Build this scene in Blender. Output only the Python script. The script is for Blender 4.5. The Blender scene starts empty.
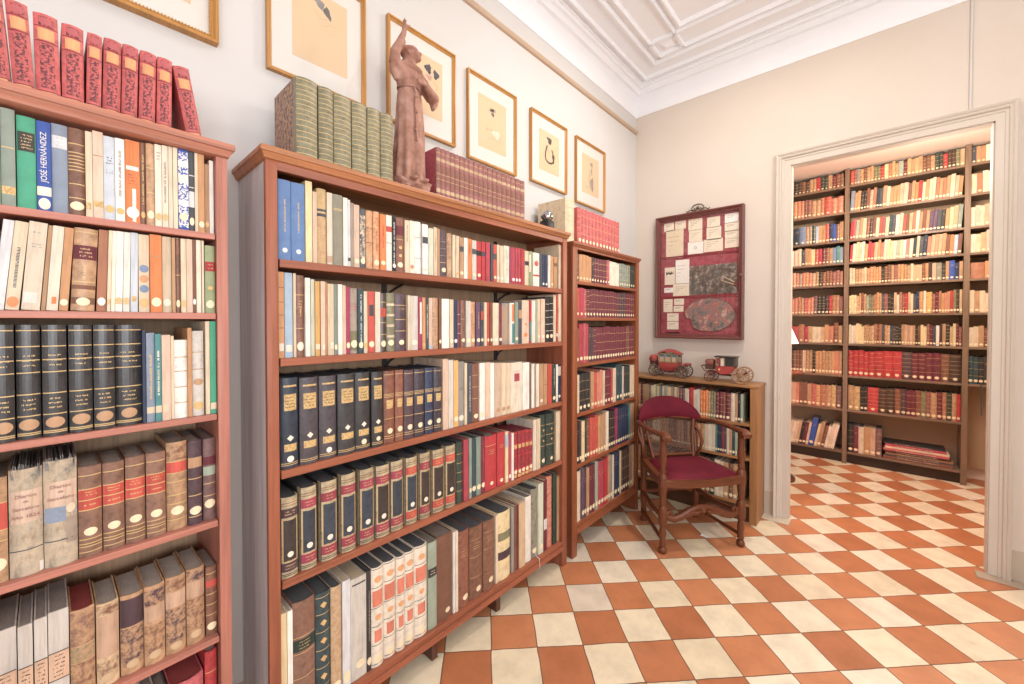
import bpy, bmesh, math, random, re
from mathutils import Matrix, Vector, noise
sc = bpy.context.scene
COL = sc.collection
R = math.radians
random.seed(7)
MACROS = [
 '@apricot .7 .83 -.68 .68 | @apricot .02 .1 -.68 .68 | # dusk .14 .66 -.6 .6 | # dusk .86 .97 -.6 .6 | o rose .915 .045 | - darkred .105 | - darkred .68 | - darkred .85',
 'o cream .1 .04',
 'o cream .12 .04',
 '- gold .1 | o gold .14 .04',
 'o gold .12 .05',
 '- gold .2 | t gold .24 .36 3 | - gold .39 | - gold .58 | t gold .62 .75 3 | - gold .69 | - gold .81 | - gold .95 | o tan .125 .05 | - gold .05 | - gold .035',
 '@scarlet .52 .75 | - gold .52 | - gold .63 | - gold .75 | t gold .67 .73 2 | t gold .55 .6 1 | - gold .9 | - gold .2 | - gold .12 | - gold .06 | - gold .15 | o cream .28 .045',
 '@peach .3 .58 | t black .32 .56 6 | - black .3 | - black .58',
 '- gold .97 | - gold .9 | - gold .84 | - gold .78 | - gold .72 | - gold .66 | - gold .6 | - gold .54 | - gold .47 | - gold .4 | - gold .33 | - gold .26 | - gold .2 | - gold .13 | - gold .06',
 '@sand .74 .8 | @sand .15 .22 | # brown .3 .68 | - gold .9 | - gold .5 | - gold .4 | - gold .05 | boards crimson',
 'T gold .35 .75 | r white .12 .03',
 'o tan .12 .04',
 '@slate .65 .78 | o cream .13 .045',
 'o white .12 .04',
 'o white .12 .045',
 'o white .1 .04',
 'o cream .14 .04',
 'o white .14 .04',
 'o cream .13 .04',
 'o ivory .14 .04',
 '- white .85 | - white .7 | - white .55 | - white .4 | - white .25 | o cream .13 .045',
 '@goldpanel .64 .82 -.65 .75 | t black .66 .8 4 | @gold .9 .92 -.7 .8 | d ivory .335 .035 | @goldpanel .19 .27 -.65 .75 | - gold .04 | - gold .06',
 '- gold .66 | - gold .68 | - gold .64 | @goldpanel .48 .6 -.6 .6 | - gold .34 | t gold .5 .54 1 | r cream .17 .04 | - gold .07 | - gold .1 | - gold .95',
 '@ink 0 1 .9 1 | @ink 0 1 -1 -.92 | @wine .75 .86 | t gold .77 .84 2 | F dark_blue .21 .72 | @wine .08 .19 | t gold .1 .17 2 | - black .03 | - black .05 | - brown .9 | - brown .93 | r ivory .29 .036 | boards dark_slate',
 '@ink 0 1 .9 1 | @ink 0 1 -1 -.92 | @wine .75 .86 | t gold .77 .84 2 | F black_brown .21 .72 | @wine .08 .19 | t gold .1 .17 2 | - black .03 | - black .05 | - brown .9 | - brown .93 | r ivory .29 .036 | boards dark_slate',
 '@ink 0 1 .9 1 | @ink 0 1 -1 -.92 | @scarlet .75 .86 | t gold .77 .84 2 | F black_brown .21 .72 | @scarlet .08 .19 | t gold .1 .17 2 | - black .03 | - black .05 | - brown .9 | - brown .93 | r ivory .29 .036 | boards dark_slate',
 '# maroon .5 .62 | # maroon .75 .95 | @gold .64 .72 -.8 .8 | # maroon .2 .45 | @gold .02 .08 | o cream .14 .045',
 '- black .985 | o apricot .88 .034 | - black .8 | @flame .61 .77 -.85 .85 | - black .595 | o apricot .5 .03 | - black .41 | @flame .25 .37 -.6 .6 | - black .22 | o cream .07 .04 | - black .03',
 '- gold .92 | - gold .75 | - gold .6 | - gold .45 | - gold .3 | - gold .15 | o cream .12 .05',
 '- gold .8 | - gold .55 | - gold .3 | o cream .12 .05',
 'o cream .12 .05',
 't grey .6 .85 3 | o cream .12 .05',
 't gold .7 .8 2 | o cream .12 .05',
]
MACRO = re.compile(r"~(\d+)~")
# key, case, set-back, shelf height, books: (start, width, height, lean, colour, binding, spine details, own set-back, label)
BOOKS = [
 ('Ltop', 'L', 0.035, 1.8898, [
  (-.3944,.0268,.1975,-3.4,'rosered','l','~0~',.035,'first upright red gilt volume from the left, on top of the left bookcase'),
  (-.3656,.0303,.1889,-3,'rosered','l','~0~',.035,'second upright red gilt volume from the left, on top of the left bookcase'),
  (-.3342,.0353,.1849,-1.2,'rosered','l','~0~',.035,'third upright red gilt volume from the left, on top of the left bookcase'),
  (-.2977,.0348,.1833,.2,'rosered','l','~0~',.035,'fourth upright red gilt volume from the left, on top of the left bookcase'),
  (-.2612,.0246,.1825,1.2,'rosered','l','~0~',.035,'fifth upright red gilt volume from the left, on top of the left bookcase'),
  (-.2351,.031,.1854,1.4,'rosered','l','~0~',.035,'sixth upright red gilt volume from the left, on top of the left bookcase'),
  (-.2035,.0288,.1871,1.5,'rosered','l','~0~',.035,'seventh upright red gilt volume from the left, on top of the left bookcase'),
  (-.1724,.0312,.1877,1.4,'rosered','l','~0~',.035,'eighth upright red gilt volume from the left, on top of the left bookcase'),
  (-.1391,.0298,.1878,1,'rosered','l','~0~',.035,'ninth upright red gilt volume from the left, on top of the left bookcase'),
  (-.0774,.0331,.1829,-9,'rosered','l','~0~',.035,'red gilt volume leaning against its row on top of the left bookcase'),
 ]),
 ('L1', 'L', 0.014, 1.645, [
  (-.3936,.0102,.1987,0,'dull_green','c','',.0135,'dull green cloth book on the top shelf of the left bookcase'),
  (-.3826,.0183,.1978,0,'grey_green','c','@gold .12 .2 | - gold .6',.011,'grey-green cloth book on the top shelf of the left bookcase'),
  (-.3626,.0259,.192,0,'green','c','@dark .62 .83 -.9 .9 | t gold .64 .81 5',.015,'bright green cloth book with dark title label on the top shelf of the left bookcase'),
  (-.3358,.0201,.1903,0,'blue','c','X1 | @ivory .17 .27 | o ivory .08 .065',.0142,'blue book with large white lettering up the spine, top shelf of left bookcase'),
  (-.3151,.0236,.1935,0,'grey_blue','c','@pale .73 .87 -.95 .95 | t white .76 .84 2',.0181,'grey-blue cloth book with pale grey title label on the top shelf of the left bookcase'),
  (-.2909,.0256,.193,0,'brown','l','- gold .2 | - gold .36 | - gold .52 | - gold .56 | - gold .6 | - gold .64 | - gold .68 | - gold .72 | - gold .82 | o cream .11 .05',.0153,'first brown leather book from the left, top shelf, left bookcase'),
  (-.2647,.0105,.1928,0,'cream','p','@gold .09 .17 -.9 .5',.0146,'cream paperback, just left of the pale pink paperback, top shelf, left bookcase'),
  (-.2535,.0167,.1979,0,'blush','p','@gold .13 .2 | - tan .72',.0143,'pale pink paperback on the top shelf of the left bookcase'),
  (-.2362,.0182,.1923,0,'pale_blue','c','t black .66 .76 3 | t black .55 .6 2 | o gold .13 .045',.013,'pale blue cloth book on the top shelf of the left bookcase'),
  (-.2174,.0159,.1932,0,'white','c','T grey .3 .85 | o gold .12 .04',.0112,'white cloth book with lettering along the spine on the top shelf of the left bookcase'),
  (-.2004,.0263,.1982,0,'orange','p','@white .64 .69 -.85 .85 | t red .46 .6 4 | @white .02 .42 -.05 .45 | o white .13 .07',.0187,'bright orange paperback with a white emblem on the top shelf of left bookcase'),
  (-.1735,.0098,.1998,0,'brown','l','T gold .25 .85 | o gold .12 .04',.0186,'second brown leather book from the left, top shelf, left bookcase'),
  (-.1631,.0153,.2,0,'tan','l','- gold .4 | - gold .7 | o cream .13 .05',.0129,'tan leather book on the top shelf of the left bookcase'),
  (-.1472,.0126,.2026,0,'ivory','p','t grey .8 .92 3 | o gold .12 .045',.0134,'first ivory paperback from the left, top shelf, left bookcase'),
  (-.134,.0113,.2035,0,'bone','p','T grey .3 .8 | o gold .12 .045',.0111,'off-white paperback with lettering along the spine on the top shelf of the left bookcase'),
  (-.1212,.0082,.2055,0,'ivory','p','',.0155,'second ivory paperback from the left, top shelf, left bookcase'),
  (-.1124,.0087,.2054,0,'cream','p','',.0119,'cream paperback, just left of the blue paperback, top shelf, left bookcase'),
  (-.1026,.0207,.2055,0,'blue','p','# white .03 .97 | @white .58 .68 | @white .78 .85 | @white .3 .37 | o cream .16 .05',.0117,'blue paperback with white title label on the top shelf of the left bookcase'),
  (-.0809,.0118,.2055,0,'slate','c','@pale .3 .5 | - white .7 | - white .55 | o cream .12 .05',.0138,'slate cloth book on the top shelf of the left bookcase'),
  (-.0686,.0064,.2055,0,'cream','p','',.0121,'cream paperback, just right of the slate cloth book, top shelf, left bookcase'),
  (-.0615,.0131,.2055,0,'orange_tan','p','~1~',.0126,'orange-tan paperback on the top shelf of the left bookcase'),
  (-.0465,.0097,.1849,0,'tan','p','o gold .13 .04',.019,'tan paperback on the top shelf of the left bookcase'),
  (-.0361,.0089,.1971,0,'white','p','',.0183,'white paperback on the top shelf of the left bookcase'),
 ]),
 ('L2', 'L', 0.014, 1.4317, [
  (-.3974,.015,.1855,5.05,'pale','p','@white .07 .14',.0143,'pale grey paperback on the second shelf of the left bookcase'),
  (-.3817,.019,.1852,4.84,'cream','p','T black .25 .7 | o orange .09 .06',.0165,'cream paperback, just right of the pale grey paperback, second shelf, left bookcase'),
  (-.3605,.0262,.1872,4.16,'bone','p','t grey .7 .76 2 | t grey .86 .9 1 | @white .08 .2 -.9 .6',.0127,'off-white paperback on the second shelf of the left bookcase'),
  (-.3337,.0065,.1846,4.03,'tan','p','',.0162,'first tan paperback from the left, second shelf, left bookcase'),
  (-.3264,.017,.1841,3.79,'ivory','p','@orange .08 .16 -.2 .6',.0128,'ivory paperback, just left of the orange-tan paperback, second shelf, left bookcase'),
  (-.3085,.0141,.1839,3.51,'orange_tan','p','~1~',.0153,'orange-tan paperback on the second shelf of the left bookcase'),
  (-.2911,.0382,.1858,2.48,'tan','l','@maroon .62 .79 | t gold .64 .77 3 | @brown .26 .31 | @brown .08 .16 | o cream .11 .05 | - gold .35 | - gold .95 | T gold .38 .55',.0112,'tan leather book with maroon title label on the second shelf of the left bookcase'),
  (-.2511,.016,.1884,1.92,'rust','p','o white .12 .05',.0175,'rust brown paperback on the second shelf of the left bookcase'),
  (-.2345,.0061,.1889,1.74,'cream','p','o gold .12 .04',.0145,'cream paperback, just right of the rust brown paperback, second shelf, left bookcase'),
  (-.2278,.0065,.1888,1.56,'ivory','p','~2~',.0138,'ivory paperback, second book right of the rust brown paperback, second shelf, left bookcase'),
  (-.2206,.0129,.1898,1.35,'white','p','~3~',.0175,'first white paperback from the left, second shelf, left bookcase'),
  (-.2071,.0116,.1895,1.17,'white','p','~3~',.0162,'second white paperback from the left, second shelf, left bookcase'),
  (-.1939,.0133,.191,.69,'pale_blue','p','@gold .13 .2 -.6 .6',.019,'pale blue paperback on the second shelf of the left bookcase'),
  (-.1789,.02,.189,.18,'cream','p','o slate_blue .56 .05 | o orange_tan .43 .05 | o slate_blue .3 .05 | o gold .12 .06',.0182,'cream paperback, just right of the pale blue paperback, second shelf, left bookcase'),
  (-.1583,.0215,.1914,0,'orange','p','- tan .72 | o cream .13 .06',.0113,'orange paperback on the second shelf of the left bookcase'),
  (-.1349,.0175,.191,0,'cream','p','o ivory .13 .05',.0188,'cream paperback, just right of the orange paperback, second shelf, left bookcase'),
  (-.1168,.0063,.1895,0,'tan','p','',.012,'second tan paperback from the left, second shelf, left bookcase'),
  (-.1093,.0098,.1916,0,'brown','l','o cream .12 .05 | - gold .5',.0167,'brown leather book on the second shelf of the left bookcase'),
  (-.0989,.0105,.1903,0,'cream','p','~4~',.0133,'cream paperback, just right of the brown leather book, second shelf, left bookcase'),
  (-.0878,.0119,.1907,0,'blush','p','',.0117,'pale pink paperback on the second shelf of the left bookcase'),
  (-.0754,.0075,.1914,0,'brown','p','o white .15 .04',.0142,'brown paperback on the second shelf of the left bookcase'),
  (-.0673,.0098,.1914,0,'ivory','p','',.0128,'ivory paperback, just right of the brown paperback, second shelf, left bookcase'),
  (-.0555,.0047,.1917,0,'cream','p','',.0142,'cream paperback, just left of the olive green cloth book, second shelf, left bookcase'),
  (-.0486,.0214,.1804,0,'olive_green','c','@red .62 .76 | t gold .64 .74 2 | o gold .37 .03 | o cream .13 .06',.013,'olive green cloth book with red title label on the second shelf of the left bookcase'),
 ]),
 ('L3', 'L', 0.014, 1.1595, [
  (-.4004,.0296,.2419,0,'ink','l','~5~',.0128,'first black ribbed encyclopedia volume from the left, third shelf, left bookcase'),
  (-.3688,.0332,.2417,0,'ink','l','~5~',.0188,'second black ribbed encyclopedia volume from the left, third shelf, left bookcase'),
  (-.3332,.0354,.2415,0,'ink','l','~5~',.0139,'third black ribbed encyclopedia volume from the left, third shelf, left bookcase'),
  (-.295,.0363,.2413,0,'ink','l','~5~',.0135,'black ribbed encyclopedia volume, third book left of the navy cloth book, third shelf, left bookcase'),
  (-.2568,.0343,.2412,0,'ink','l','~5~',.0122,'black ribbed encyclopedia volume, second book left of the navy cloth book, third shelf, left bookcase'),
  (-.2212,.0465,.2409,0,'ink','l','~5~',.0185,'black ribbed encyclopedia volume, just left of the navy cloth book, third shelf, left bookcase'),
  (-.1741,.0058,.2285,0,'navy','c','',.0153,'navy cloth book on the third shelf of the left bookcase'),
  (-.1672,.0153,.221,0,'grey_blue','c','T gold .25 .75 | @cream .1 .17',.0148,'grey-blue cloth book with lettering along the spine on the third shelf of the left bookcase'),
  (-.1513,.0115,.2183,0,'teal','c','T ivory .3 .8 | @cream .1 .18',.0113,'teal cloth book with lettering along the spine on the third shelf of the left bookcase'),
  (-.1388,.0168,.2154,0,'blush','p','@cream .1 .18 -.9 .5',.012,'pale pink paperback on the third shelf of the left bookcase'),
  (-.1206,.006,.2124,0,'cream','p','',.0178,'first cream paperback from the left, third shelf, left bookcase'),
  (-.114,.0262,.2017,0,'white','v','- tan .2 | - tan .4 | - tan .6 | - tan .78',.0138,'white vellum book on the third shelf of the left bookcase'),
  (-.0873,.0085,.2325,0,'orange_tan','p','',.0139,'orange-tan paperback on the third shelf of the left bookcase'),
  (-.0775,.0243,.2243,0,'grey_white','v','o tan .4 .04 | o gold .12 .05 | - tan .55 | - tan .75',.0143,'greyish white vellum book on the third shelf of the left bookcase'),
  (-.0494,.0089,.2495,0,'cream','p','',.0137,'second cream paperback from the left, third shelf, left bookcase'),
  (-.0399,.0127,.2496,0,'green','p','@cream .05 .12',.0117,'bright green paperback on the third shelf of the left bookcase'),
 ]),
 ('L4', 'L', 0.02, .8698, [
  (-.4067,.0234,.2182,0,'tan','l','@scarlet .5 .76 | - gold .5 | - gold .4 | - gold .76 | o cream .18 .06',.0218,'first tan leather book from the left, fourth shelf, left bookcase'),
  (-.3817,.0461,.2272,0,'grimy','v','X2',.0196,'tattered grey volume titled Diarios de Barcelona with a year, fourth shelf of left bookcase'),
  (-.3345,.0493,.234,0,'grimy','v','X3',.0179,'tattered grey volume with a blue patch below its handwritten title, left bookcase'),
  (-.2837,.0373,.2081,0,'mottled_brown','l','~6~',.0198,'first brown leather book with broad red label from the left, fourth shelf, left bookcase'),
  (-.2447,.0363,.2068,0,'mottled_brown','l','~6~',.0215,'second brown leather book with broad red label from the left, fourth shelf, left bookcase'),
  (-.2064,.0353,.2102,0,'mottled_brown','l','~6~',.0218,'third brown leather book with broad red label from the left, fourth shelf, left bookcase'),
  (-.1694,.0364,.2113,0,'mottled_brown','l','~6~',.0184,'fourth brown leather book with broad red label from the left, fourth shelf, left bookcase'),
  (-.1304,.0417,.2271,0,'tan','l','@scarlet .65 .78 | - gold .78 | - gold .65 | - gold .55 | - gold .4 | - gold .3 | # brown .8 .95 | o cream .22 .05 | - gold .12',.0242,'second tan leather book from the left, fourth shelf, left bookcase'),
  (-.0874,.029,.2236,0,'plum','l','@tan .68 .8 | - gold .55 | - gold .35 | o cream .17 .05 | - gold .1',.0196,'dark purple-brown leather book with tan title label on the fourth shelf of the left bookcase'),
  (-.0547,.0275,.221,0,'dusty_plum','l','@maroon .68 .78 | @sage .55 .66 | - gold .45 | - gold .3 | o cream .2 .055',.0245,'dusty purple leather book with maroon title label on the fourth shelf of the left bookcase'),
 ]),
 ('L5', 'L', 0.02, .5525, [
  (-.4152,.0405,.2183,0,'paper_grey','p','~7~',.0227,'first pale book with printed paper band from the left, fifth shelf, left bookcase'),
  (-.373,.0201,.214,0,'paper_grey','p','~7~',.0191,'second pale book with printed paper band from the left, fifth shelf, left bookcase'),
  (-.351,.0185,.2153,0,'paper_grey','p','~7~',.0226,'third pale book with printed paper band from the left, fifth shelf, left bookcase'),
  (-.3313,.0302,.2182,0,'paper_grey','p','~7~',.0239,'fourth pale book with printed paper band from the left, fifth shelf, left bookcase'),
  (-.2994,.0386,.2023,0,'tan','l','# mottled_brown .6 .98 | # olive .42 .58 | # brown .05 .4 | redtop',.021,'tan leather book, just left of the sandy leather book, fifth shelf, left bookcase'),
  (-.2585,.0375,.1959,0,'sand','l','@peach .35 .85 | # brown .86 .98 | # mottled_brown .1 .3 | o sand .1 .05',.0206,'sandy leather book on the fifth shelf of the left bookcase'),
  (-.2182,.0415,.1929,0,'tan','l','@plum .6 .95 | # plum .1 .58 | o sand .12 .05',.0236,'tan leather book, just right of the sandy leather book, fifth shelf, left bookcase'),
  (-.1762,.0387,.197,0,'tan','l','# plum .75 .95 | @peach .55 .74 | # brown .12 .5 | o sand .12 .05',.0176,'tan leather book, second book right of the sandy leather book, fifth shelf, left bookcase'),
  (-.1356,.04,.1992,0,'tan','l','# brown .82 .97 | @peach .6 .8 | # plum .15 .58 | o sand .1 .05',.0193,'tan leather book, second book left of the brown leather book, fifth shelf, left bookcase'),
  (-.0937,.0379,.2008,0,'tan','l','# plum .84 .98 | @peach .62 .83 | # brown .2 .6 | o sand .13 .05',.0196,'tan leather book, just left of the brown leather book, fifth shelf, left bookcase'),
  (-.052,.0248,.188,0,'brown','l','@scarlet .7 .8 | - gold .9 | - gold .6 | - gold .45 | - gold .3 | o cream .13 .055',.0245,'brown leather book with orange-red title label on the fifth shelf of the left bookcase'),
 ]),
 ('L6', 'L', 0.02, .2225, [
  (-.1818,.025,.2494,0,'grey_white','c','',.0176,'greyish white cloth book on the sixth shelf of the left bookcase'),
  (-.1558,.023,.242,0,'slate','c','',.0171,'slate cloth book on the sixth shelf of the left bookcase'),
  (-.13,.0702,.2434,0,'rose','l','redtop0',.0196,'rose red leather book on the sixth shelf of the left bookcase'),
  (-.0561,.0261,.289,0,'red','l','- gold .8 | - gold .6 | # rose .2 .55',.0218,'red leather book on the sixth shelf of the left bookcase'),
 ]),
 ('Mtop', 'M', 0.012, 1.921, [
  (.4867,.0636,.252,0,'moss','l','~8~',.012,'first green gilt-banded volume beside the statue, counted from the left, on top of wide bookcase'),
  (.5543,.0474,.2495,0,'moss','l','~8~',.012,'second green gilt-banded volume beside the statue, counted from the left, on top of wide bookcase'),
  (.6039,.0587,.2465,0,'moss','l','~8~',.012,'third green gilt-banded volume beside the statue, counted from the left, on top of wide bookcase'),
  (.6661,.053,.247,0,'moss','l','~8~',.012,'fourth green gilt-banded volume beside the statue, counted from the left, on top of wide bookcase'),
  (.7228,.0484,.2476,0,'moss','l','~8~',.012,'fifth green gilt-banded volume beside the statue, counted from the left, on top of wide bookcase'),
  (.7739,.0502,.2497,0,'moss','l','~8~',.012,'sixth green gilt-banded volume beside the statue, counted from the left, on top of wide bookcase'),
  (1.0441,.0229,.2193,0,'rosewood','l','~9~',.045,'first maroon volume beyond the statue, counted from the left, on top of wide bookcase'),
  (1.0686,.0234,.2192,0,'rosewood','l','~9~',.045,'second maroon volume beyond the statue, counted from the left, on top of wide bookcase'),
  (1.0931,.0245,.2194,0,'rosewood','l','~9~',.045,'third maroon volume beyond the statue, counted from the left, on top of wide bookcase'),
  (1.1186,.0245,.2193,0,'rosewood','l','~9~',.045,'fourth maroon volume beyond the statue, counted from the left, on top of wide bookcase'),
  (1.1448,.025,.2192,0,'rosewood','l','~9~',.045,'fifth maroon volume beyond the statue, counted from the left, on top of wide bookcase'),
  (1.1715,.0256,.2195,0,'rosewood','l','~9~',.045,'sixth maroon volume beyond the statue, counted from the left, on top of wide bookcase'),
  (1.1982,.0268,.2194,0,'rosewood','l','~9~',.045,'seventh maroon volume beyond the statue, counted from the left, on top of wide bookcase'),
  (1.2262,.0268,.2192,0,'rosewood','l','~9~',.045,'eighth maroon volume beyond the statue, counted from the left, on top of wide bookcase'),
  (1.2548,.0274,.2195,0,'rosewood','l','~9~',.045,'ninth maroon volume beyond the statue, counted from the left, on top of wide bookcase'),
  (1.2841,.0281,.2195,0,'rosewood','l','~9~',.045,'tenth maroon volume beyond the statue, counted from the left, on top of wide bookcase'),
  (1.3134,.0294,.2193,0,'rosewood','l','~9~',.045,'eleventh maroon volume beyond the statue, counted from the left, on top of wide bookcase'),
  (1.3441,.0294,.2191,0,'rosewood','l','~9~',.045,'twelfth maroon volume beyond the statue, counted from the left, on top of wide bookcase'),
  (1.3756,.0302,.2195,0,'rosewood','l','~9~',.045,'thirteenth maroon volume beyond the statue, counted from the left, on top of wide bookcase'),
  (1.4078,.0309,.2194,0,'rosewood','l','~9~',.045,'fourteenth maroon volume beyond the statue, counted from the left, on top of wide bookcase'),
  (1.4401,.0324,.2192,0,'rosewood','l','~9~',.045,'fifteenth maroon volume beyond the statue, counted from the left, on top of wide bookcase'),
  (1.474,.0325,.2195,0,'rosewood','l','~9~',.045,'sixteenth maroon volume beyond the statue, counted from the left, on top of wide bookcase'),
  (1.5088,.0333,.2194,0,'rosewood','l','~9~',.045,'seventeenth maroon volume beyond the statue, counted from the left, on top of wide bookcase'),
  (1.5444,.0342,.2193,0,'rosewood','l','~9~',.045,'eighteenth maroon volume beyond the statue, counted from the left, on top of wide bookcase'),
  (1.5802,.0351,.2195,0,'rosewood','l','~9~',.045,'nineteenth maroon volume beyond the statue, counted from the left, on top of wide bookcase'),
 ]),
 ('M1', 'M', 0.014, 1.597, [
  (.4315,.0357,.2421,0,'mid_blue','c','~10~',.0139,'first mid blue cloth book from the left, top shelf, wide bookcase'),
  (.4687,.0395,.2415,0,'mid_blue','c','~10~',.0141,'second mid blue cloth book from the left, top shelf, wide bookcase'),
  (.5112,.0201,.2573,0,'yellow_cream','p','',.0183,'pale yellow paperback on the top shelf of the wide bookcase'),
  (.5325,.0124,.2276,0,'blush','p','',.0159,'first pale pink paperback from the left, top shelf, wide bookcase'),
  (.5467,.0296,.243,0,'gold_tan','v','@slate .7 .73 | @slate .63 .67 | # tan .05 .6',.0166,'mottled gold vellum book with slate title label on the top shelf of the wide bookcase'),
  (.578,.0178,.2365,0,'ivory','p','@peach .03 .12',.0176,'first ivory paperback from the left, top shelf, wide bookcase'),
  (.5964,.0316,.2344,0,'olive_grey','c','- gold .78 | - gold .8',.0118,'olive grey cloth book on the top shelf of the wide bookcase'),
  (.6298,.0149,.2303,0,'white','p','',.0126,'white paperback, just right of the olive grey cloth book, top shelf, wide bookcase'),
  (.6455,.0088,.2265,0,'pale','p','@slate .08 .13',.0129,'pale grey paperback on the top shelf of the wide bookcase'),
  (.6562,.011,.2194,0,'taupe','p','',.0153,'taupe paperback on the top shelf of the wide bookcase'),
  (.6686,.0195,.2162,0,'blush','p','~1~',.0159,'second pale pink paperback from the left, top shelf, wide bookcase'),
  (.6916,.0204,.2056,0,'slate','l','# cream .1 .9 | o cream .12 .05',.0163,'slate leather book on the top shelf of the wide bookcase'),
  (.7147,.0248,.2056,0,'orange_tan','l','- brown .7 | - brown .45 | # sand .1 .3',.0166,'first orange-tan leather book from the left, top shelf, wide bookcase'),
  (.7422,.0242,.2076,0,'orange_tan','l','t red .75 .9 4 | T red .3 .7 | o cream .12 .05',.0166,'second orange-tan leather book from the left, top shelf, wide bookcase'),
  (.767,.0217,.2027,0,'orange','p','T red .4 .8 | o cream .13 .04',.0139,'first orange paperback from the left, top shelf, wide bookcase'),
  (.7901,.0226,.2036,0,'white','p','@scarlet .7 .8 | - grey .5',.013,'white paperback, just left of the black paperback, top shelf, wide bookcase'),
  (.8134,.0151,.1997,0,'black','p','T white .1 .9 | o white .1 .04',.0114,'black paperback with lettering along the spine on the top shelf of the wide bookcase'),
  (.8307,.0357,.2033,0,'red_brown','l','@maroon .68 .85 | - gold .6 | o gold .45 .03 | o gold .3 .03 | o cream .13 .05',.0123,'reddish brown leather book with maroon title label on the top shelf of the wide bookcase'),
  (.8684,.0199,.1995,0,'cream','p','T grey .6 .9',.0121,'cream paperback, just right of the reddish brown leather book, top shelf, wide bookcase'),
  (.8899,.019,.2014,0,'ivory','p','~11~',.0118,'second ivory paperback from the left, top shelf, wide bookcase'),
  (.9121,.0311,.2029,0,'white','v','- grey .7 | - grey .3',.0124,'white vellum book on the top shelf of the wide bookcase'),
  (.9509,.0254,.2002,0,'white','p','@slate .62 .75 | - gold .1',.016,'white paperback, just right of the white vellum book, top shelf, wide bookcase'),
  (.9785,.0241,.1889,0,'pale_green','p','',.0157,'first pale green paperback from the left, top shelf, wide bookcase'),
  (1.0061,.0176,.1974,0,'cream','p','T tan .3 .8',.0176,'cream paperback, second book left of the dark purple-brown leather book, top shelf, wide bookcase'),
  (1.0254,.0116,.1945,0,'tan','p','',.018,''),
  (1.0376,.0328,.1909,0,'plum','l','- grey .75 | - grey .6 | - grey .45 | - gold .3 | o cream .14 .05',.0118,'dark purple-brown leather book on the top shelf of the wide bookcase'),
  (1.0717,.0257,.1834,0,'tan','l','- sand .7 | - sand .5 | # sand .1 .4',.0114,'tan leather book on the top shelf of the wide bookcase'),
  (1.104,.0161,.1826,0,'cream','p','',.0176,''),
  (1.1207,.0184,.1807,0,'cream','p','o gold .1 .04',.0152,''),
  (1.1403,.0215,.1772,0,'tan','p','~12~',.0128,''),
  (1.1643,.0197,.1785,0,'white','p','',.0116,''),
  (1.188,.0224,.1783,0,'orange','p','T brown .6 .9',.0142,''),
  (1.2124,.0253,.1754,0,'grey_white','p','~12~',.0131,'greyish white paperback with slate title label on the top shelf of the wide bookcase'),
  (1.2396,.029,.1753,0,'red','c','@black .63 .76 | o cream .13 .045',.0131,'red cloth book, just right of the greyish white paperback, top shelf, wide bookcase'),
  (1.2754,.0237,.1787,0,'red','c','@slate .63 .74',.0171,'red cloth book, second book right of the greyish white paperback, top shelf, wide bookcase'),
  (1.2997,.0246,.1792,0,'crimson','c','',.0127,''),
  (1.3288,.0158,.176,0,'slate','p','',.0133,''),
  (1.347,.0208,.1766,0,'scarlet','p','@slate .6 .75 | o cream .12 .04',.0137,''),
  (1.3761,.0166,.179,0,'cream','p','~13~',.0185,''),
  (1.3933,.0237,.1763,0,'cream','p','~13~',.0139,''),
  (1.4196,.0371,.1809,0,'pale_green','p','T grey .2 .9',.0139,'second pale green paperback from the left, top shelf, wide bookcase'),
  (1.4577,.0138,.1796,0,'magenta','p','',.0128,''),
  (1.474,.0259,.1804,0,'crimson','c','~14~',.0137,''),
  (1.5073,.0187,.1827,0,'crimson','c','~14~',.0184,''),
  (1.5266,.0192,.1826,0,'crimson','c','~14~',.0161,''),
  (1.5464,.0226,.1824,0,'red','c','',.0125,''),
  (1.5744,.0303,.1765,0,'cream','p','@dark .58 .7',.0137,''),
  (1.6125,.0295,.1794,0,'olive_green','p','@ivory .4 .9 -.9 0',.0176,''),
  (1.6455,.0532,.1772,0,'white','p','o scarlet .68 .08 | @scarlet .3 .35',.0171,'white paperback, just right of the olive green paperback, top shelf, wide bookcase'),
  (1.6995,.0182,.1764,0,'slate','p','',.0157,''),
  (1.7232,.0247,.1774,0,'navy','c','~15~',.0186,''),
  (1.7495,.0245,.178,0,'navy','c','~15~',.0184,''),
  (1.7745,.021,.1778,0,'white','p','',.0163,''),
  (1.8016,.0233,.1762,0,'orange_tan','p','~2~',.0181,''),
  (1.8255,.0284,.1758,0,'tan','p','@brown .7 .8',.0137,''),
  (1.8706,.0214,.2489,0,'cream','p','',.0147,''),
 ]),
 ('M2', 'M', 0.014, 1.298, [
  (.4299,.0157,.2611,0,'orange_tan','p','- brown .82 | - brown .65 | - brown .5 | - brown .35 | @ivory .08 .17 -.8 .8',.0136,'orange-tan paperback, just left of the light blue cloth book, second shelf, wide bookcase'),
  (.4475,.0221,.26,0,'light_blue','c','@ivory .07 .15 -.7 .8',.0132,'light blue cloth book on the second shelf of the wide bookcase'),
  (.4726,.0078,.2603,0,'cream','p','',.0161,'cream paperback, just right of the light blue cloth book, second shelf, wide bookcase'),
  (.4814,.0236,.2555,0,'brown','l','- gold .76 | t gold .6 .7 3 | T gold .5 .62 | - gold .35 | o ivory .13 .055',.0164,'first brown leather book from the left, second shelf, wide bookcase'),
  (.5066,.0145,.2491,0,'white','p','@ivory .08 .16 .1 .9',.0125,'white paperback, just left of the pale green paperback, second shelf, wide bookcase'),
  (.5249,.011,.246,0,'pale_green','p','',.0169,'pale green paperback on the second shelf of the wide bookcase'),
  (.5365,.0134,.2402,0,'yellow','p','@cream .09 .16',.0112,'yellow paperback on the second shelf of the wide bookcase'),
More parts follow.
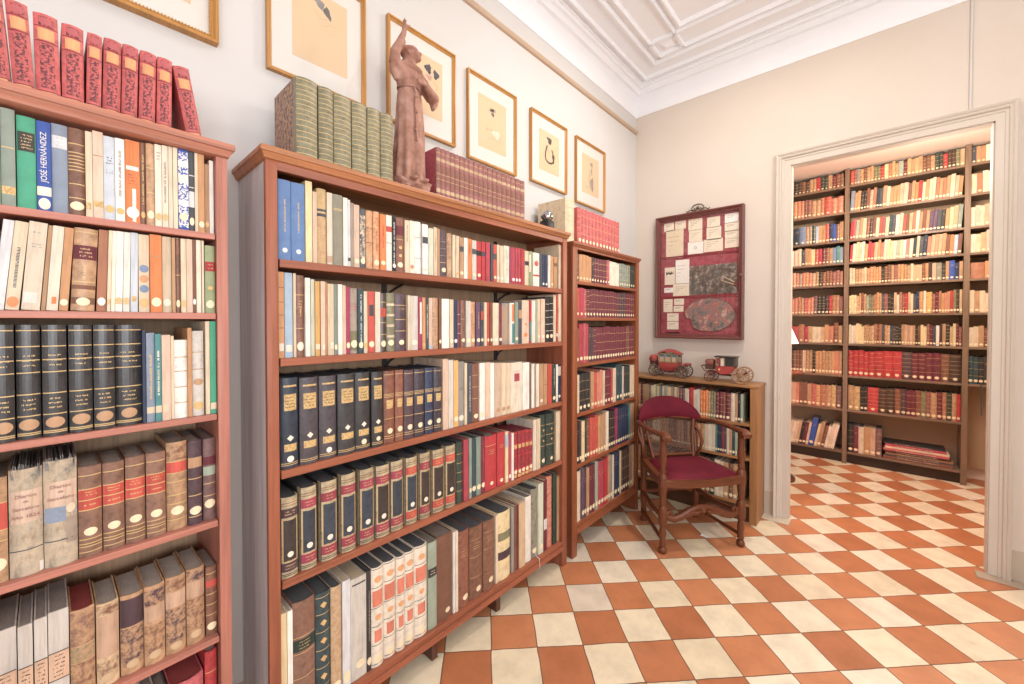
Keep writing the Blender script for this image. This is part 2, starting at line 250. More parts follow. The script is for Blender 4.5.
  (.5553,.0141,.242,0,'blush','p','@ivory .08 .15 -.2 .9',.0164,'pale pink paperback, just right of the yellow paperback, second shelf, wide bookcase'),
  (.5714,.0049,.2398,0,'orange_tan','p','',.0189,''),
  (.5769,.0197,.2354,0,'cream','p','@ivory .09 .18 -.1 .9',.0144,'cream paperback, third book right of the yellow paperback, second shelf, wide bookcase'),
  (.5981,.0113,.2351,0,'grey_green','p','o cream .11 .04',.0154,'first grey-green paperback from the left, second shelf, wide bookcase'),
  (.61,.0143,.2357,0,'white','p','@ivory .09 .17',.0114,'white paperback, second book left of the magenta cloth book, second shelf, wide bookcase'),
  (.6284,.0107,.2339,0,'blush','p','',.018,'pale pink paperback, just left of the magenta cloth book, second shelf, wide bookcase'),
  (.6398,.014,.2296,0,'magenta','c','o cream .13 .045',.0173,'magenta cloth book on the second shelf of the wide bookcase'),
  (.6545,.0269,.2257,0,'taupe','v','- rose .72 | - rose .68 | - rose .76 | @olive .05 .35 | o cream .15 .06',.0163,'first taupe vellum book from the left, second shelf, wide bookcase'),
  (.682,.0188,.2253,0,'dark_teal','c','T pale .1 .9 | o cream .13 .05',.0139,'dark teal cloth book on the second shelf of the wide bookcase'),
  (.7034,.0137,.2179,0,'cream','p','~4~',.0167,'cream paperback, just right of the dark teal cloth book, second shelf, wide bookcase'),
  (.7177,.0241,.2186,0,'scarlet','c','@slate .6 .78 -.7 .7 | o cream .14 .05',.0112,'orange-red cloth book with slate title label on the second shelf of the wide bookcase'),
  (.7476,.0201,.2188,0,'ivory','p','T pale .1 .5',.0188,'ivory paperback with lettering along the spine on the second shelf of the wide bookcase'),
  (.7693,.0226,.2145,0,'dark_brown','l','@scarlet .6 .75 | - gold .5 | - gold .85 | - gold .3 | o cream .14 .055',.018,'dark brown leather book with orange-red title label on the second shelf of the wide bookcase'),
  (.7955,.0329,.218,0,'olive','l','@cream .78 .82 | @cream .6 .64 | @cream .42 .46 | @cream .24 .28 | o cream .15 .05',.0179,'olive leather book on the second shelf of the wide bookcase'),
  (.8302,.0488,.2165,0,'plum','l','- gold .8 | t gold .72 .76 2 | - gold .55 | - gold .35 | o cream .15 .045',.0159,'dark purple-brown leather book on the second shelf of the wide bookcase'),
  (.8796,.0116,.2121,0,'cream','p','',.0118,''),
  (.8954,.0332,.2117,0,'grey_white','p','o ivory .14 .05',.0166,'first greyish white paperback from the left, second shelf, wide bookcase'),
  (.9292,.0156,.2088,0,'magenta','p','@white .3 .9 -.2 .9',.0137,'magenta paperback on the second shelf of the wide bookcase'),
  (.9454,.0152,.2074,0,'orange_tan','p','@gold .05 .12',.0113,'orange-tan paperback, just right of the magenta paperback, second shelf, wide bookcase'),
  (.9665,.0114,.2066,0,'slate','p','T white .2 .9',.0167,''),
  (.9785,.0152,.207,0,'blush','p','@light_blue .02 .08',.0126,''),
  (.9956,.0301,.2081,0,'tan','l','- sand .6 | - sand .4',.0123,'tan leather book on the second shelf of the wide bookcase'),
  (1.0302,.013,.2073,0,'brown','p','~16~',.0162,''),
  (1.0438,.0374,.2063,0,'white','p','',.0131,'white paperback, second book right of the tan leather book, second shelf, wide bookcase'),
  (1.0873,.0208,.2058,0,'cream','p','o ivory .14 .045',.0168,'cream paperback, just left of the navy cloth book, second shelf, wide bookcase'),
  (1.1087,.0199,.2044,0,'navy','c','~17~',.0144,'navy cloth book on the second shelf of the wide bookcase'),
  (1.1298,.0167,.2031,0,'maroon','l','- cream .7 | - cream .5 | - cream .3',.0139,''),
  (1.1471,.0246,.2038,0,'brown','l','- sand .6 | o cream .15 .04',.0116,'second brown leather book from the left, second shelf, wide bookcase'),
  (1.1752,.0276,.2028,0,'grey_white','p','o cream .14 .05',.0124,'second greyish white paperback from the left, second shelf, wide bookcase'),
  (1.2093,.0272,.1999,0,'orange_tan','l','- brown .5 | o cream .14 .045',.0171,'orange-tan leather book on the second shelf of the wide bookcase'),
  (1.2372,.0245,.1984,0,'purple','c','o cream .14 .045 | T gold .4 .8',.0121,'purple cloth book with lettering along the spine on the second shelf of the wide bookcase'),
  (1.2687,.0171,.1997,0,'slate','p','@scarlet .6 .8 | o cream .14 .04',.0177,''),
  (1.2864,.0153,.2001,0,'cream','p','',.0127,''),
  (1.3078,.0155,.2011,0,'scarlet','p','~18~',.0177,''),
  (1.3238,.0157,.2015,0,'brown','p','~18~',.0124,''),
  (1.3409,.0387,.2001,0,'cream','p','o white .13 .04',.0117,'cream paperback, second book right of the orange-red paperback, second shelf, wide bookcase'),
  (1.3857,.024,.2016,0,'maroon','l','T rose .2 .9 | o cream .13 .04',.0149,''),
  (1.4102,.0453,.2004,0,'taupe','v','# tan .1 .9',.0134,'second taupe vellum book from the left, second shelf, wide bookcase'),
  (1.46,.0349,.2045,0,'white','p','@orange .55 .97 .0 .95 | @teal .03 .5 .0 .95',.0149,'fourth white paperback from the left, second shelf, wide bookcase'),
  (1.4954,.0255,.2104,0,'grey_green','p','~18~',.0113,''),
  (1.5237,.0253,.2141,0,'slate','p','@tan .6 .8',.0124,''),
  (1.5525,.0551,.2209,0,'blush','p','o orange .2 .05 | o orange .45 .03',.0134,'pale pink paperback, third book left of the sage green paperback, second shelf, wide bookcase'),
  (1.6082,.0162,.2223,0,'red','p','@teal .05 .5',.0112,''),
  (1.6337,.0309,.2239,0,'white','p','o cream .13 .05',.0169,'white paperback, just left of the sage green paperback, second shelf, wide bookcase'),
  (1.6652,.0135,.2273,0,'sage','p','',.0149,''),
  (1.6841,.0222,.2312,0,'cream','p','~19~',.0178,''),
  (1.7068,.0341,.2348,0,'blush','p','~19~',.0121,'pale pink paperback, second book right of the sage green paperback, second shelf, wide bookcase'),
  (1.7497,.0342,.245,0,'black','p','~20~',.0155,'first black paperback from the left, second shelf, wide bookcase'),
  (1.7909,.0333,.2498,0,'black','p','~20~',.0187,''),
  (1.8267,.0226,.2624,0,'cream','p','',.0179,''),
  (1.8516,.0137,.2665,0,'red','p','~17~',.0181,''),
  (1.8658,.0262,.2699,0,'cream','p','',.0111,''),
 ]),
 ('M3', 'M', 0.014, .956, [
  (.435,.0501,.2795,0,'dark_blue','l','@goldpanel .64 .82 -.65 .75 | t black .66 .8 4 | @gold .9 .92 -.7 .8 | d ivory .335 .035 | @goldpanel .19 .27 -.65 .75 | - gold .04 | - gold .06 | r white .105 .036',.0126,'first dark book with large gold panels from the left, third shelf, wide bookcase'),
  (.4901,.0554,.2753,0,'slate_purple','l','~21~',.0117,'second dark book with large gold panels from the left, third shelf, wide bookcase'),
  (.5519,.0563,.2733,0,'slate_purple','l','@goldpanel .64 .82 -.65 .75 | t black .66 .8 4 | @gold .9 .92 -.7 .8 | d ivory .335 .035 | @goldpanel .19 .27 -.65 .75 | - gold .04 | - gold .06 | r white .105 .034',.0177,'third dark book with large gold panels from the left, third shelf, wide bookcase'),
  (.6112,.0595,.2746,0,'dark_slate','l','~21~',.0128,'fourth dark book with large gold panels from the left, third shelf, wide bookcase'),
  (.6733,.054,.2741,0,'dark_slate','l','@goldpanel .64 .82 -.65 .75 | t black .66 .8 4 | @gold .9 .92 -.7 .8 | d ivory .335 .035 | @goldpanel .19 .27 -.65 .75 | - gold .04 | - gold .06 | r cream .11 .036',.0137,'fifth dark book with large gold panels from the left, third shelf, wide bookcase'),
  (.7325,.0433,.2711,0,'dark_slate','l','@goldpanel .64 .82 -.65 .75 | t black .66 .8 4 | @gold .9 .92 -.7 .8 | d ivory .335 .035 | @goldpanel .19 .27 -.65 .75 | - gold .04 | - gold .06 | r cream .11 .03',.0116,'sixth dark book with large gold panels from the left, third shelf, wide bookcase'),
  (.7841,.0436,.2695,0,'red_brown','l','~22~',.0189,'first reddish brown leather book from the left, third shelf, wide bookcase'),
  (.8308,.0355,.2694,0,'red_brown','l','~22~',.0189,'reddish brown leather book, just left of the dark purple-brown leather book, third shelf, wide bookcase'),
  (.8673,.0437,.2663,0,'plum','l','~22~',.0141,'dark purple-brown leather book on the third shelf of the wide bookcase'),
  (.9117,.0456,.2664,0,'dark_purple','l','~22~',.0111,'first dark purple leather book from the left, third shelf, wide bookcase'),
  (.9639,.0403,.2659,0,'navy','l','~22~',.0157,'navy leather book on the third shelf of the wide bookcase'),
  (1.0066,.0404,.2645,0,'dark_purple','l','~22~',.014,'second dark purple leather book from the left, third shelf, wide bookcase'),
  (1.0487,.0274,.2972,0,'blush','p','',.0135,'pale pink paperback, just left of the greyish white paperback, third shelf, wide bookcase'),
  (1.0792,.026,.2908,0,'grey_white','p','T tan .05 .15',.0153,'greyish white paperback with lettering along the spine on the third shelf of the wide bookcase'),
  (1.1089,.0248,.2865,0,'yellow','p','~2~',.0171,'yellow paperback on the third shelf of the wide bookcase'),
  (1.1343,.0318,.2801,0,'grey','c','o ivory .12 .045 | t dark .55 .6 2',.0155,'grey cloth book on the third shelf of the wide bookcase'),
  (1.1667,.0139,.2721,0,'cream','p','',.0128,''),
  (1.1869,.0291,.2674,0,'slate','p','T white .2 .8',.0179,'slate paperback with lettering along the spine on the third shelf of the wide bookcase'),
  (1.2182,.0411,.2646,0,'red_brown','l','# brown .1 .9 | - gold .8 | - gold .6 | - gold .4 | o cream .1 .04',.0173,'reddish brown leather book, just right of the slate paperback, third shelf, wide bookcase'),
  (1.2619,.0331,.2637,0,'white','p','~1~',.0181,'white paperback, second book right of the slate paperback, third shelf, wide bookcase'),
  (1.2964,.0314,.2636,0,'blush','p','',.017,'pale pink paperback, third book right of the slate paperback, third shelf, wide bookcase'),
  (1.3302,.0262,.2587,0,'white','p','',.018,'second white paperback from the left, third shelf, wide bookcase'),
  (1.357,.0425,.2564,0,'blush','p','~11~',.0145,'third pale pink paperback from the left, third shelf, wide bookcase'),
  (1.4022,.0314,.2533,0,'cream','p','~11~',.0151,'second cream paperback from the left, third shelf, wide bookcase'),
  (1.439,.0293,.2503,0,'cream','p','~11~',.0183,'cream paperback, third book left of the brown paperback, third shelf, wide bookcase'),
  (1.4689,.0868,.2486,0,'ivory','p','@crimson .62 .78 -.4 .5 | t crimson .8 .84 2',.0154,'first ivory paperback from the left, third shelf, wide bookcase'),
  (1.5588,.0545,.243,0,'white','p','T cream .1 .8',.0153,'white paperback, just left of the brown paperback, third shelf, wide bookcase'),
  (1.618,.0095,.232,0,'brown','p','',.0173,''),
  (1.628,.0214,.2314,0,'white','p','',.0113,''),
  (1.6548,.0095,.2269,0,'taupe','p','',.0138,''),
  (1.6648,.0245,.2284,0,'ivory','p','',.0111,''),
  (1.7012,.0325,.2248,0,'tan','p','o ivory .12 .04',.0178,''),
  (1.7343,.0312,.2224,0,'tan','p','- brown .5',.0159,''),
  (1.7661,.0401,.2198,0,'scarlet','p','',.013,'orange-red paperback on the third shelf of the wide bookcase'),
  (1.8143,.0338,.2132,0,'dark_green','p','T white .4 .9 | o cream .12 .05',.0164,''),
  (1.8494,.0162,.2112,0,'white','p','',.0153,''),
  (1.8668,.0252,.2095,0,'navy','p','@grey_white .7 .95 | o white .14 .04',.0148,''),
 ]),
 ('M4', 'M', 0.014, .619, [
  (.4323,.0504,.2492,0,'gilt_cream','l','@ink 0 1 .9 1 | @ink 0 1 -1 -.92 | @plum .75 .86 | t gold .77 .84 2 | F black_brown .21 .72 | @plum .08 .19 | t gold .1 .17 2 | - black .03 | - black .05 | - brown .9 | - brown .93 | r ivory .29 .036 | boards dark_slate',.0115,'first gilt-framed dark blue leather book from the left, fourth shelf, wide bookcase'),
  (.4896,.0516,.262,0,'gilt_cream','l','~23~',.0136,'second gilt-framed dark blue leather book from the left, fourth shelf, wide bookcase'),
  (.5523,.0555,.2621,0,'gilt_cream','l','~23~',.0141,'third gilt-framed dark blue leather book from the left, fourth shelf, wide bookcase'),
  (.6186,.0547,.267,0,'gilt_cream','l','~23~',.0134,'fourth gilt-framed dark blue leather book from the left, fourth shelf, wide bookcase'),
  (.6853,.0577,.2655,0,'gilt_cream','l','~23~',.0145,'fifth gilt-framed dark blue leather book from the left, fourth shelf, wide bookcase'),
  (.7465,.0578,.2622,0,'gilt_cream','l','~24~',.0128,'sixth gilt-framed dark blue leather book from the left, fourth shelf, wide bookcase'),
  (.8076,.0549,.2631,0,'gilt_cream','l','@ink 0 1 .9 1 | @ink 0 1 -1 -.92 | @wine .75 .86 | t gold .77 .84 2 | F dark_blue .21 .72 | @wine .08 .19 | t gold .1 .17 2 | - black .03 | - black .05 | - brown .9 | - brown .93 | boards dark_slate',.0141,'seventh gilt-framed dark blue leather book from the left, fourth shelf, wide bookcase'),
  (.8741,.0553,.2589,0,'gilt_cream','l','@ink 0 1 .9 1 | @ink 0 1 -1 -.92 | @scarlet .75 .86 | t gold .77 .84 2 | F dark_blue .21 .72 | @scarlet .08 .19 | t gold .1 .17 2 | - black .03 | - black .05 | - brown .9 | - brown .93 | r ivory .29 .036 | boards dark_slate',.0175,'eighth gilt-framed dark blue leather book from the left, fourth shelf, wide bookcase'),
  (.9358,.0527,.2629,0,'gilt_cream','l','~24~',.0136,'ninth gilt-framed dark blue leather book from the left, fourth shelf, wide bookcase'),
  (1.001,.0627,.2595,0,'gilt_cream','l','~25~',.0183,'tenth gilt-framed dark blue leather book from the left, fourth shelf, wide bookcase'),
  (1.0643,.0571,.2635,0,'gilt_cream','l','~25~',.0126,'eleventh gilt-framed dark blue leather book from the left, fourth shelf, wide bookcase'),
  (1.1258,.0351,.2688,0,'dark_green','l','- gold .8 | - gold .65 | - gold .5 | - gold .35 | - gold .2',.0152,'dark green leather book, just left of the crimson cloth book, fourth shelf, wide bookcase'),
  (1.1615,.028,.2713,0,'crimson','c','',.0118,'crimson cloth book on the fourth shelf of the wide bookcase'),
  (1.1925,.0149,.2702,0,'grey_green','p','~16~',.0131,''),
  (1.2121,.0268,.266,0,'dark_teal','c','o cream .14 .045',.0173,'dark teal cloth book on the fourth shelf of the wide bookcase'),
  (1.2395,.0274,.2649,0,'grey_green','c','o cream .14 .045 | - grey .5',.0154,'grey-green cloth book on the fourth shelf of the wide bookcase'),
  (1.2709,.0242,.2628,0,'maroon','l','T rose .2 .9 | o cream .14 .045',.0168,'maroon leather book with lettering along the spine on the fourth shelf of the wide bookcase'),
  (1.2956,.0761,.2551,0,'red','c','- gold .82 | t gold .65 .75 3 | o cream .12 .035',.0133,'first red cloth book from the left, fourth shelf, wide bookcase'),
  (1.3758,.0508,.2574,0,'red','c','o cream .1 .035 | t gold .7 .78 2',.0139,'second red cloth book from the left, fourth shelf, wide bookcase'),
  (1.4323,.0212,.2505,0,'yellow_cream','p','@light_blue .7 .95 | o cream .1 .04',.0175,''),
  (1.4566,.0177,.2453,0,'crimson','p','~15~',.0183,''),
  (1.4749,.0146,.2356,0,'white','p','',.0138,''),
  (1.4945,.0283,.2372,0,'red','l','~26~',.0157,'red leather book, just right of the white paperback, fourth shelf, wide bookcase'),
  (1.5233,.0251,.2349,0,'red','l','~26~',.0121,''),
  (1.5531,.0273,.2333,0,'red','l','~26~',.0141,'red leather book, third book right of the white paperback, fourth shelf, wide bookcase'),
  (1.581,.027,.2307,0,'red','l','~26~',.012,''),
  (1.6161,.0277,.2253,0,'red','l','~26~',.0168,''),
  (1.6458,.0262,.2702,0,'ivory','p','',.0158,'ivory paperback on the fourth shelf of the wide bookcase'),
  (1.6726,.0305,.2709,0,'cream','p','',.0132,'first cream paperback from the left, fourth shelf, wide bookcase'),
  (1.7095,.0489,.2838,0,'dark_green','l','- gold .8 | - gold .6 | - gold .4 | o cream .12 .04 | o gold .7 .02 | o gold .5 .02',.0156,'dark green leather book, second book right of the ivory paperback, fourth shelf, wide bookcase'),
  (1.759,.0816,.2817,0,'dark_green','l','- gold .8 | - gold .6 | - gold .4 | o cream .12 .035 | o gold .7 .02 | o gold .5 .02',.0111,'dark green leather book, third book right of the ivory paperback, fourth shelf, wide bookcase'),
  (1.8507,.0413,.2802,0,'cream','p','',.0158,'second cream paperback from the left, fourth shelf, wide bookcase'),
 ]),
 ('M5', 'M', 0.02, .147, [
  (.4276,.0191,.3654,0,'yellow_cream','p','',.0174,'pale yellow paperback on the bottom shelf of the wide bookcase'),
  (.4491,.0151,.3631,0,'white','p','',.0192,'first white paperback from the left, bottom shelf, wide bookcase'),
  (.4654,.0676,.3765,0,'mottled_brown','l','@dark_green .58 .68 | t gold .59 .67 3 | - gold .7 | - gold .56 | - gold .35 | # brown .72 .95',.0171,'mottled brown leather book on the bottom shelf of the wide bookcase'),
  (.5353,.0467,.371,0,'dark_teal','l','- gold .96 | d gold .89 .03 | - gold .81 | d gold .73 .03 | - gold .65 | d gold .57 .03 | - gold .49 | d gold .41 .03 | - gold .33 | d gold .25 .03 | - gold .17 | o cream .06 .04',.0178,'dark teal leather book on the bottom shelf of the wide bookcase'),
  (.5839,.0358,.3691,0,'sand','l','# tan .1 .95 | o cream .08 .05',.018,'sandy leather book on the bottom shelf of the wide bookcase'),
  (.6225,.0279,.3714,0,'pale','p','o cream .1 .06',.0209,'pale grey paperback on the bottom shelf of the wide bookcase'),
  (.6529,.0576,.3606,0,'grey_white','p','@dark .93 .945 -.8 .9 | o cream .14 .04 .2',.0236,'greyish white paperback with dark title label on the bottom shelf of the wide bookcase'),
  (.7119,.0182,.3652,0,'black','l','o cream .1 .04 | T grey .3 .8',.0231,'black leather book with lettering along the spine on the bottom shelf of the wide bookcase'),
  (.7307,.047,.3649,0,'ivory','v','~27~',.0182,'white book with orange panels, just right of the black leather book, bottom shelf, wide bookcase'),
  (.7822,.05,.3626,0,'ivory','v','~27~',.0232,'second white book with orange panels from the left, bottom shelf, wide bookcase'),
  (.8328,.0349,.3627,0,'ivory','v','~27~',.0185,'third white book with orange panels from the left, bottom shelf, wide bookcase'),
  (.8718,.0422,.3622,0,'ivory','v','~27~',.0219,'fourth white book with orange panels from the left, bottom shelf, wide bookcase'),
  (.9147,.059,.3659,0,'ivory','v','~27~',.0185,'fifth white book with orange panels from the left, bottom shelf, wide bookcase'),
  (.9774,.0427,.357,0,'sage','c','@dark .6 .7 | t ivory .62 .68 2',.0195,'sage green cloth book with dark title label on the bottom shelf of the wide bookcase'),
  (1.0235,.0806,.3622,0,'brown','c','o cream .1 .03 .3',.0204,'brown cloth book on the bottom shelf of the wide bookcase'),
  (1.1069,.0109,.3527,0,'white','p','',.021,'second white paperback from the left, bottom shelf, wide bookcase'),
  (1.1184,.0134,.3535,0,'ivory','p','',.0182,'ivory paperback on the bottom shelf of the wide bookcase'),
  (1.1369,.0648,.3379,0,'red_brown','l','- brown .8 | - brown .56 | t gold .65 .75 3 | - brown .3 | o cream .12 .04 .2',.0195,'reddish brown leather book on the bottom shelf of the wide bookcase'),
  (1.2062,.0815,.3304,0,'brown','l','- tan .82 | t gold .68 .78 3 | - tan .58 | - tan .3 | o cream .12 .04 .2',.0198,'first brown leather book from the left, bottom shelf, wide bookcase'),
  (1.2897,.0719,.3296,0,'brown','l','- tan .84 | t gold .7 .78 3 | - tan .6 | - tan .25 | o cream .14 .04 .2',.0171,'second brown leather book from the left, bottom shelf, wide bookcase'),
  (1.3702,.0156,.3293,0,'cream','p','',.0231,'cream paperback on the bottom shelf of the wide bookcase'),
  (1.3863,.0881,.3323,0,'yellow_cream','v','@olive .58 .7 | @plum .3 .42 | o cream .08 .04',.0187,'pale yellow vellum book with olive title label on the bottom shelf of the wide bookcase'),
  (1.4814,.0193,.3296,0,'grey','p','',.0226,'grey paperback on the bottom shelf of the wide bookcase'),
  (1.5028,.0189,.3298,0,'brown','p','',.023,''),
  (1.5228,.012,.3315,0,'maroon','p','',.022,''),
  (1.5354,.0478,.3335,0,'sand','p','',.0175,'sandy paperback on the bottom shelf of the wide bookcase'),
  (1.5939,.0457,.3444,0,'white','c','',.0233,'white cloth book on the bottom shelf of the wide bookcase'),
  (1.6438,.0524,.3676,0,'olive_grey','l','o cream .1 .04 | ribbon',.024,'olive grey leather book on the bottom shelf of the wide bookcase'),
  (1.6968,.0421,.3844,0,'pale_green','p','~1~',.0202,'pale green paperback on the bottom shelf of the wide bookcase'),
  (1.7414,.028,.3901,0,'maroon','p','@pale .3 .45',.0194,'second maroon paperback from the left, bottom shelf, wide bookcase'),
  (1.7789,.0525,.3997,0,'coral','l','- maroon .75 | - maroon .55 | - maroon .3',.024,'coral leather book on the bottom shelf of the wide bookcase'),
  (1.832,.0336,.4054,0,'dark_green','c','',.0212,'dark green cloth book on the bottom shelf of the wide bookcase'),
  (1.8705,.0215,.3747,0,'tan','p','',.0241,''),
 ]),
 ('Ttop', 'T', 0.02, 1.883, [
  (2.08,.0399,.2219,0,'rosered','l','~28~',.02,''),
  (2.1206,.0383,.2215,0,'rosered','l','~29~',.02,''),
  (2.1597,.0412,.2206,0,'rosered','l','~29~',.02,''),
  (2.2015,.0398,.2199,0,'rosered','l','~29~',.02,''),
  (2.242,.0414,.2218,0,'rosered','l','~29~',.02,''),
  (2.2842,.044,.2208,0,'rosered','l','~29~',.02,''),
  (2.3289,.0449,.2217,0,'rosered','l','~29~',.02,''),
  (2.3745,.0364,.2199,0,'rosered','l','~29~',.02,''),
  (2.4116,.0404,.2208,0,'rosered','l','~29~',.02,''),
  (2.4527,.0404,.2199,0,'rosered','l','~29~',.02,''),
  (2.4938,.0392,.2204,0,'rosered','l','~29~',.02,''),
  (2.5337,.0363,.2209,0,'rosered','l','~29~',.02,''),
  (2.5706,.0437,.2214,0,'rosered','l','~29~',.02,''),
 ]),
 ('T1', 'T', 0.014, 1.656, [
  (2.05,.0315,.1621,0,'slate','l','~29~',.014,''),
  (2.0822,.0358,.1635,0,'orange_tan','p','~30~',.014,''),
  (2.1187,.0356,.1657,0,'orange_tan','p','~30~',.014,''),
  (2.155,.0327,.1644,0,'orange_tan','p','~31~',.014,''),
  (2.1884,.0345,.16,0,'orange_tan','p','~30~',.014,''),
  (2.2236,.03,.1628,0,'dark','c','~32~',.014,''),
  (2.2543,.0305,.1616,0,'maroon','l','~29~',.014,''),
  (2.2855,.0364,.1611,0,'maroon','l','~29~',.014,''),
  (2.3226,.0365,.161,0,'maroon','l','~29~',.014,''),
  (2.3598,.0321,.1606,0,'maroon','l','~29~',.014,''),
  (2.3926,.034,.1637,0,'maroon','l','~29~',.014,''),
  (2.4273,.0366,.1678,0,'rose','l','~29~',.014,''),
  (2.4646,.0342,.1637,0,'ivory','v','',.014,''),
  (2.4995,.0313,.1624,0,'ivory','v','',.014,''),
  (2.5315,.031,.1626,0,'ivory','v','',.014,''),
  (2.5632,.0349,.1598,0,'ivory','v','',.014,''),
  (2.5988,.0313,.1632,0,'grey_green','l','~29~',.014,''),
  (2.6308,.0308,.1661,0,'grey_green','l','~29~',.014,''),
  (2.6623,.0348,.1638,0,'grey_green','l','~29~',.014,''),
  (2.6978,.035,.1617,0,'grey_green','l','~29~',.014,''),
  (2.7335,.0357,.1631,0,'olive_grey','l','~29~',.014,''),
  (2.7699,.0298,.1671,0,'dark_green','c','~32~',.014,''),
  (2.8003,.035,.1632,0,'dark_green','c','~32~',.014,''),
 ]),
 ('T2', 'T', 0.014, 1.437, [
  (2.05,.0321,.176,0,'scarlet','p','~30~',.014,''),
  (2.0828,.0533,.1801,0,'crimson','p','~30~',.014,''),
  (2.1368,.0362,.1754,0,'rose','l','~29~',.014,''),
  (2.1737,.0305,.1765,0,'maroon','l','~28~',.014,''),
  (2.2048,.0341,.175,0,'maroon','l','~29~',.014,''),
  (2.2396,.0387,.1815,0,'maroon','l','~29~',.014,''),
  (2.279,.0356,.1806,0,'maroon','l','~29~',.014,''),
  (2.3153,.0332,.1775,0,'maroon','l','~29~',.014,''),
  (2.3492,.0383,.1793,0,'maroon','l','~29~',.014,''),
  (2.3882,.0323,.1789,0,'maroon','l','~29~',.014,''),
  (2.4212,.0314,.177,0,'maroon','l','~29~',.014,''),
  (2.4533,.0349,.1786,0,'maroon','l','~29~',.014,''),
  (2.4889,.0316,.1809,0,'maroon','l','~29~',.014,''),
  (2.5211,.0375,.1755,0,'maroon','l','~29~',.014,''),
  (2.5593,.0306,.1733,0,'maroon','l','~29~',.014,''),
  (2.5906,.0307,.1754,0,'plum','l','~29~',.014,''),
  (2.622,.037,.1732,0,'plum','l','~29~',.014,''),
  (2.6596,.0348,.1798,0,'plum','l','~29~',.014,''),
  (2.6951,.0361,.1753,0,'maroon','l','~29~',.014,''),
  (2.7319,.0312,.1787,0,'maroon','l','~29~',.014,''),
  (2.7638,.0348,.1751,0,'maroon','l','~29~',.014,''),
  (2.7993,.036,.1754,0,'maroon','l','~29~',.014,''),
 ]),
 ('T3', 'T', 0.014, 1.156, [
  (2.05,.0308,.2138,0,'red_brown','p','~30~',.014,''),
  (2.0815,.0501,.2398,0,'crimson','p','~30~',.014,'first crimson paperback from the left, third shelf, narrow bookcase'),
  (2.1323,.0257,.2452,0,'rose','p','~31~',.014,''),
  (2.1587,.0281,.2409,0,'crimson','p','~30~',.014,''),
  (2.1875,.0367,.2213,0,'plum','c','~32~',.014,''),
  (2.2249,.0305,.2184,0,'plum','c','~32~',.014,''),
  (2.2561,.0361,.219,0,'maroon','l','~28~',.014,''),
  (2.2928,.0348,.2184,0,'maroon','l','~29~',.014,''),
  (2.3283,.0355,.2172,0,'maroon','l','~29~',.014,''),
  (2.3646,.0354,.2171,0,'maroon','l','~29~',.014,''),
  (2.4006,.0328,.2217,0,'maroon','l','~29~',.014,''),
  (2.4342,.0318,.2236,0,'maroon','l','~29~',.014,''),
  (2.4667,.0339,.218,0,'maroon','l','~29~',.014,''),
  (2.5012,.0334,.2191,0,'maroon','l','~29~',.014,''),
  (2.5353,.0338,.218,0,'maroon','l','~29~',.014,''),
  (2.5698,.0363,.222,0,'maroon','l','~29~',.014,''),
  (2.6068,.0366,.2159,0,'maroon','l','~29~',.014,''),
  (2.6441,.0377,.2194,0,'maroon','l','~29~',.014,''),
  (2.6825,.0326,.2204,0,'maroon','l','~29~',.014,''),
  (2.7158,.0451,.225,0,'brown','l','~29~',.014,''),
  (2.7616,.0369,.2213,0,'maroon','l','~29~',.014,''),
  (2.7992,.0361,.2249,0,'maroon','l','~29~',.014,''),
 ]),
 ('T4', 'T', 0.014, .856, [
  (2.05,.0364,.2317,0,'cream','p','~31~',.014,''),
  (2.0871,.0376,.2323,0,'black','l','~29~',.014,''),
  (2.1255,.0474,.2359,0,'black','l','~29~',.014,''),
  (2.1736,.0465,.234,0,'black','l','~29~',.014,''),
  (2.2207,.0373,.2354,0,'tan','p','~30~',.014,''),
  (2.2587,.0391,.2278,0,'scarlet','c','~32~',.014,''),
  (2.2985,.0349,.2265,0,'coral','c','~32~',.014,''),
  (2.334,.0351,.2377,0,'coral','c','~32~',.014,''),
  (2.3699,.0266,.2297,0,'cream','p','~30~',.014,''),
  (2.3972,.0391,.2307,0,'maroon','l','~29~',.014,''),
  (2.4369,.0373,.2317,0,'maroon','l','~29~',.014,''),
  (2.4749,.0309,.2314,0,'crimson','p','~31~',.014,''),
  (2.5065,.0457,.2343,0,'cream','p','~31~',.014,''),
  (2.5529,.0498,.2543,0,'dark_teal','c','~32~',.014,''),
  (2.6033,.0411,.2578,0,'dark_teal','c','~32~',.014,''),
  (2.6452,.0202,.2362,0,'grey_white','p','~31~',.014,''),
  (2.6661,.0295,.2365,0,'plum','c','~32~',.014,''),
  (2.6963,.0341,.2355,0,'dark_green','c','~32~',.014,''),
  (2.7311,.0346,.2359,0,'dark_green','c','~32~',.014,''),
  (2.7663,.0332,.2349,0,'cream','p','~30~',.014,''),
  (2.8002,.0351,.2333,0,'cream','p','~31~',.014,''),
 ]),
 ('T5', 'T', 0.014, .545, [
  (2.05,.0367,.2553,0,'black','c','~32~',.014,''),
  (2.0874,.0245,.2575,0,'plum','p','~31~',.014,''),
  (2.1126,.0356,.2508,0,'yellow_cream','p','~31~',.014,''),
  (2.1488,.0262,.2612,0,'dark','c','~32~',.014,''),
  (2.1757,.0355,.2596,0,'brown','l','~29~',.014,''),
  (2.2119,.0331,.2574,0,'scarlet','c','~32~',.014,''),
  (2.2458,.031,.2497,0,'scarlet','c','~32~',.014,''),
  (2.2775,.0316,.2613,0,'scarlet','c','~32~',.014,''),
  (2.3098,.0309,.25,0,'orange_tan','p','~30~',.014,''),
  (2.3413,.0363,.2526,0,'tan','p','~31~',.014,''),
  (2.3783,.0315,.2587,0,'tan','p','~30~',.014,''),
  (2.4105,.0389,.262,0,'ivory','p','~30~',.014,''),
  (2.45,.0332,.2583,0,'black_brown','l','~29~',.014,''),
